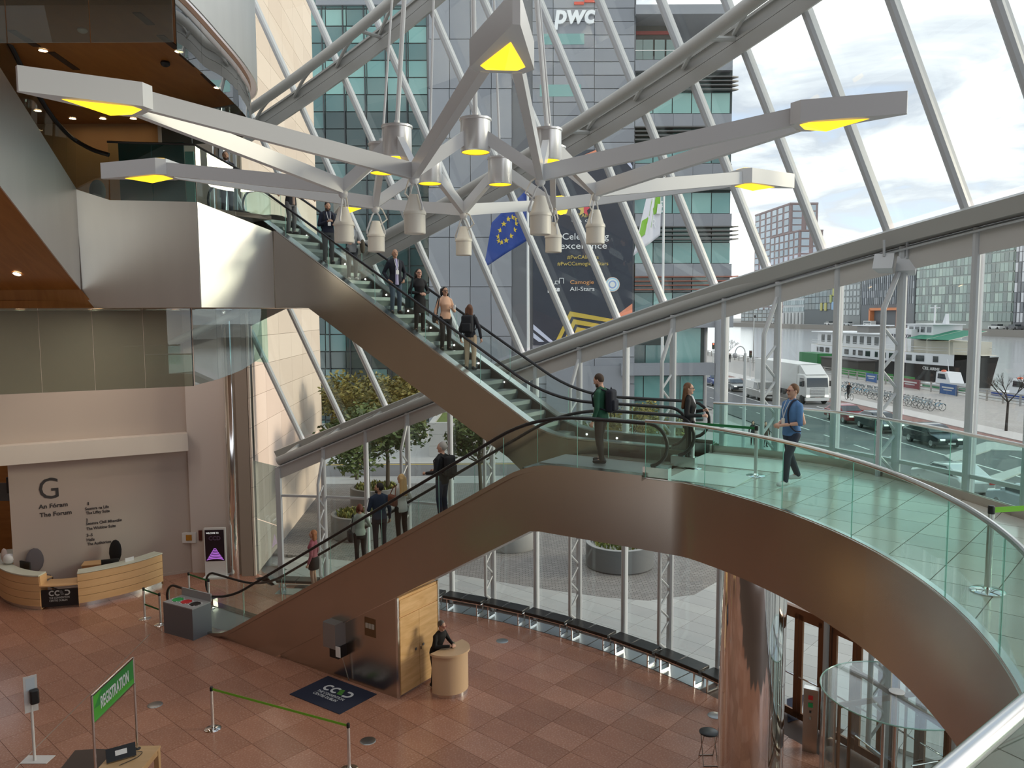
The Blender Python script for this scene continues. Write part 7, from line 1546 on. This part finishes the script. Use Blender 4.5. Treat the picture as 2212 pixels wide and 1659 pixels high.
def backpack(t, H, col, lab, scale=1., lean=0.):
    hz_ = .52*H; c = V((0, .235+lean*-.3*H*0, .70*H)); c = V((0, .225-lean*(.2*H), .70*H)); bb = thing('backpack', lab, 'backpack'); m_ = fabric(col); s = scale
    mb = MB(); mb.box(c, (.30*s, .16*s, .46*s)); o = mb.build('bag', m_, bb); bv = o.modifiers.new('bevel', 'BEVEL'); bv.width = .06; bv.segments = 3
    mb = MB(); mb.box(c+V((0, .09*s, -.08*s)), (.24*s, .07*s, .22*s)); o = mb.build('pocket', m_, bb); bv = o.modifiers.new('bevel', 'BEVEL'); bv.width = .03; bv.segments = 2
    for s_ in (-1, 1): MB().tube([c+V((s_*.1, -.07, .2)), V((s_*.12, .0-lean*.3*H, .838*H)), V((s_*.125, -.135-lean*.26*H, .76*H)), V((s_*.14, -.10-lean*.18*H, .64*H)), c+V((s_*.14, -.06, -.18))], .017, 6).build('strap', m_, bb)
    MB().tube([c+V((-.05, 0, .22)), c+V((0, 0, .27)), c+V((.05, 0, .22))], .01, 6).build('top_loop', m_, bb)
    for s_ in (-1, 1): MB().tube([c+V((s_*.09, .02, -.2)), c+V((s_*.1, .04, -.34))], .008, 5).build('loose_strap', m_, bb)
    bb.location = t.location; bb.rotation_euler = t.rotation_euler; return bb
def shoulder_bag(t, H, col, lab, side=1, z=.5, big=1., strapx=None):
    bb = thing('shoulder_bag', lab, 'bag'); m_ = fabric(col); c = V((side*.26, .05, z*H)); mb = MB(); mb.box(c, (.13*big, .34*big, .28*big)); o = mb.build('bag', m_, bb); bv = o.modifiers.new('bevel', 'BEVEL'); bv.width = .05; bv.segments = 3
    MB().tube([c+V((0, -.12, .12)), V((side*.17, -.02, .84*H)), V((side*.17, .06, .84*H)), c+V((0, .12, .12))], .013, 6).build('strap', m_, bb); bb.location = t.location; bb.rotation_euler = t.rotation_euler; return bb
def on_tread(treads, s, w): st_ = min(treads, key=lambda q: abs(q[0]-s)); return E(st_[0], w, st_[1]+.0)
DN_ = (EU*.55+V((0, -.6, 0))).normalized(); G1 = 'people riding the upper escalator'; G2 = 'people riding the lower escalator'
person('person in a dark jacket gripping both handrails at the top of the upper escalator', on_tread(upp_treads, -18.6, 15.97), EU, 1.82, top=(.012, .013, .018), legs=(.13, .13, .135), arms=('rail', 'rail'), hem=.47, shirt=(.35, .25, .2), lanyard=True, grp=G1, hair=(.05, .035, .02))
p2 = person('man in a navy jacket with white lanyard looking down at a phone', on_tread(upp_treads, -16.85, 15.85), DN_, 1.78, skin='tan', top=(.012, .016, .035), legs=(.055, .06, .065), arms=('phone', 'hold'), lanyard=True, nod=18, hair=(.012, .01, .01), beard=(.03, .02, .015), grp=G1); backpack(p2, 1.78, (.012, .013, .016), 'black backpack worn by the man with the phone')
def over_arm(t, lx, hd, H, k, fab): mb = MB(); mb.ball(lx((.26, -.16, .56*H)), 1, 12, (.07, .10, .20)); mb.build('folded_jacket', fab((.10, .085, .06)), t)
person('woman in a grey jumper with a jacket over her arm', on_tread(upp_treads, -15.85, 15.95), DN_, 1.70, True, top=(.235, .245, .255), legs=(.045, .05, .055), arms=('rest', 'hold'), lanyard=True, hair=(.20, .085, .035), style='tied', shoes=(.5, .5, .5), hem=.46, grp=G1, extra=over_arm, topname='jumper')
person('bald man in an open navy coat and lilac shirt', on_tread(upp_treads, -14.49, 15.9), DN_, 1.76, skin='tan', top=(.010, .012, .022), legs=(.07, .105, .15), shirt=(.46, .44, .66), arms=('pocket', 'pocket'), lanyard=True, style='bald', hair=(.10, .075, .06), hem=.44, grp=G1, topname='coat')
p5 = person('woman in a long black coat with dark hair and glasses', on_tread(upp_treads, -13.36, 15.9), DN_, 1.68, True, top=(.008, .008, .010), legs=(.008, .008, .009), arms=('clasp', 'clasp'), style='long', hair=(.018, .014, .012), hem=.30, glasses=True, grp=G1, topname='coat'); shoulder_bag(p5, 1.68, (.006, .03, .035), 'dark teal shoulder bag of the woman in the long black coat', -1, .47, 1.1)
p6 = person('woman in a peach patterned blouse with curly black hair', on_tread(upp_treads, -12.75, 15.95), DN_, 1.66, True, skin='tan', top=(.62, .38, .26), legs=(.012, .012, .015), arms=('down', 'phone'), style='curly', hair=(.010, .009, .009), glasses=True, hem=.49, grp=G1, topname='blouse'); shoulder_bag(p6, 1.66, (.012, .012, .014), 'black bag at the hip of the woman in the peach blouse', -1, .50, .8)
c6 = MB(); c6.lathe(local(p6, (.10, -.37, .645*1.66)), [(0, 0), (.026, 0), (.034, .11), (0, .11)], 12); c6.build('cup', tint((.7, .7, .7), .5), None, 'white paper cup held by the woman in the peach blouse', 'cup')
p7 = person('woman with long brown hair seen from behind in beige trousers', on_tread(upp_treads, -12.0, 15.9), (.25, .95, 0), 1.67, True, top=(.025, .025, .032), legs=(.50, .385, .27), style='long', hair=(.11, .045, .022), hem=.50, arms=('down', 'down'), grp=G1, topname='blouse'); backpack(p7, 1.67, (.012, .013, .016), 'black backpack on the woman in beige trousers')
# landing and bridge
person('man in a navy suit and blue shirt standing on the upper gallery', up(aty(487, 330, 22.9), Z2), (.5, -.85, 0), 1.84, skin='tan', top=(.010, .012, .024), legs=(.012, .013, .022), shirt=(.30, .42, .62), hair=(.06, .035, .02), beard=(.06, .03, .018), arms=('clasp', 'clasp'), lanyard=True)
gm = person('man in a dark green jacket and charcoal trousers stepping onto the lower escalator', up(E(-7.2, 13.95, 0), 6.012), (-EU+V((0, -.1, 0))), 1.83, top=(.012, .075, .042), legs=(.038, .033, .027), shirt=(.62, .62, .62), hair=(.05, .028, .016), beard=(.075, .04, .022), arms=('down', 'down'), nod=22, hem=.47, stride=.08); backpack(gm, 1.83, (.008, .010, .020), 'black backpack on the man in the green jacket')
wm_ = person('woman in a black trouser suit with long fair-tipped hair on the bridge', up(atz(1487, 1005, Z1+.014), Z1+.014), (.85, -.25, 0), 1.68, True, top=(.008, .008, .010), legs=(.008, .008, .010), shirt=(.62, .64, .70), style='long', hair=(.13, .055, .022), arms=('hold', 'phone'), glasses=True, hem=.47)
ph = MB(); ph.box(local(wm_, (.05, -.37, .675*1.68)), (.08, .14, .012), rz=wm_.rotation_euler.z); ph.build('phone', BLACKP, None, 'dark phone in the hand of the woman in the black suit', 'phone', smooth=False)
bm_ = person('man in a blue shirt with red glasses walking on the bridge', up(atz(1706, 1047, Z1), Z1), (-.93, -.30, 0), 1.82, top=(.085, .20, .42), legs=(.022, .032, .055), shoes=(.62, .62, .62), hair=(.12, .055, .022), arms=('clasp', 'clasp'), sleeve=.6, glasses=(.12, .02, .02), lanyard=True, stride=-.34, hem=.49, topname='shirt', skin='fair')
sb = thing('messenger_strap', 'dark bag strap across the shoulder of the man in the blue shirt', 'strap'); MB().tube(smoothpath([(.10, .10, .80*1.82), (.105, .06, .838*1.82), (.105, -.05, .838*1.82), (.10, -.13, .775*1.82), (.11, -.16, .70*1.82), (.14, -.145, .61*1.82), (.18, -.06, .55*1.82), (.19, .05, .54*1.82)], 4), .014, 6).build('strap', fabric((.012, .014, .03)), sb); sb.location = bm_.location; sb.rotation_euler = bm_.rotation_euler
# lower escalator, riding down to the left
DL = -EU
person('woman in a pink cardigan and black skirt near the foot of the lower escalator', on_tread(low_treads, -15.58, 13.95), DL+V((0, -.5, 0)), 1.66, True, top=(.30, .085, .115), legs=(.012, .010, .012), skirt=.36, style='bob', hair=(.28, .11, .045), arms=('down', 'down'), hem=.49, grp=G2, topname='cardigan')
q2 = person('red-haired woman in a pale green top, second from the foot of the lower escalator', on_tread(low_treads, -14.0, 14.1), (-.35, .9, 0), 1.62, True, top=(.32, .37, .335), legs=(.012, .012, .014), style='tied', hair=(.13, .035, .018), arms=('rest', 'rest'), hem=.50, grp=G2, topname='blouse'); shoulder_bag(q2, 1.62, (.010, .010, .012), 'black shoulder bag of the red-haired woman', 1, .50, .95)
person('dark-bearded man in a navy jumper looking back on the lower escalator', on_tread(low_treads, -13.15, 13.98), (-.35, .85, 0), 1.82, skin='tan', top=(.016, .028, .055), legs=(.02, .02, .032), hair=(.015, .012, .010), beard=(.03, .02, .015), arms=('down', 'rest'), turn=60, grp=G2, topname='jumper')
q4 = person('woman with long blonde hair and a cream top on the lower escalator', on_tread(low_treads, -12.5, 13.9), (-.6, .75, 0), 1.68, True, top=(.60, .59, .54), legs=(.025, .018, .014), style='long', hair=(.50, .33, .14), arms=('rest', 'hold'), hem=.45, turn=20, grp=G2, topname='blouse'); shoulder_bag(q4, 1.68, (.16, .06, .035), 'brown leather shoulder bag of the blonde woman', 1, .64, .95)
q5 = person('grey-haired man in a black jacket and jeans on the lower escalator', on_tread(low_treads, -11.38, 13.98), (-.80, .45, 0), 1.86, top=(.008, .009, .014), legs=(.018, .026, .055), hair=(.33, .31, .29), shirt=(.6, .6, .62), arms=('rest', 'rest'), hem=.47, turn=15, grp=G2); backpack(q5, 1.86, (.008, .009, .014), 'black backpack on the grey-haired man', 1.05)
# man leaning on the podium
pp_ = bc-by*.30+bx*-.06
person('man in black with red glasses leaning on the podium desk', pp_, by+V((.25, 0, 0)), 1.74, top=(.006, .006, .007), legs=(.012, .012, .014), hair=(.14, .13, .125), arms=('desk', 'desk'), lean=.30, nod=12, glasses=(.25, .02, .03), hem=.48, beard=None)
ph = MB(); ph.box(up(bc+by*.14+bx*.05, 1.085), (.075, .14, .01), rz=.6); ph.build('phone', BLACKP, None, 'black phone held over the podium desk', 'phone', smooth=False)
# distant figures on the street
person('pedestrian in a dark coat on the pavement left of the man in blue', up(atz(1626, 962, 0), .03), (-.2, -1, 0), 1.68, True, top=(.02, .015, .02), legs=(.03, .02, .03), style='long', hair=(.02, .012, .01), hem=.35, vox=.016, topname='coat'); person('pedestrian in brown on the pavement beside the truss column behind the man in blue', up(atz(1653, 966, 0), .03), (.1, -1, 0), 1.74, top=(.06, .035, .025), legs=(.02, .02, .025), hem=.42, vox=.016, topname='coat')
person('distant pedestrian in black walking by the river railing', Q(50, yq(1577, 50), .03), (-.3, -1, 0), 1.78, top=(.01, .01, .012), legs=(.012, .012, .014), hem=.42, vox=.018, topname='coat', stride=.2)
cy_ = Q(40.3, yq(1838, 40.3), .03); cb_ = copy_tree(bike0); cb_.location = cy_; cb_.rotation_euler = (0, 0, QRZ+math.pi); props(cb_, 'bicycle ridden along the quay footway by the cyclist', 'bicycle')
if 'group' in cb_: del cb_['group']
person('cyclist in black riding along the quay footway', cy_+QD*.22+V((0, 0, .12)), -QD, 1.76, top=(.01, .01, .012), legs=(.012, .012, .015), hair=(.02, .02, .02), arms=('desk', 'desk'), lean=.28, vox=.018, stride=.25)

bpy.data.scenes.remove(TMPS)
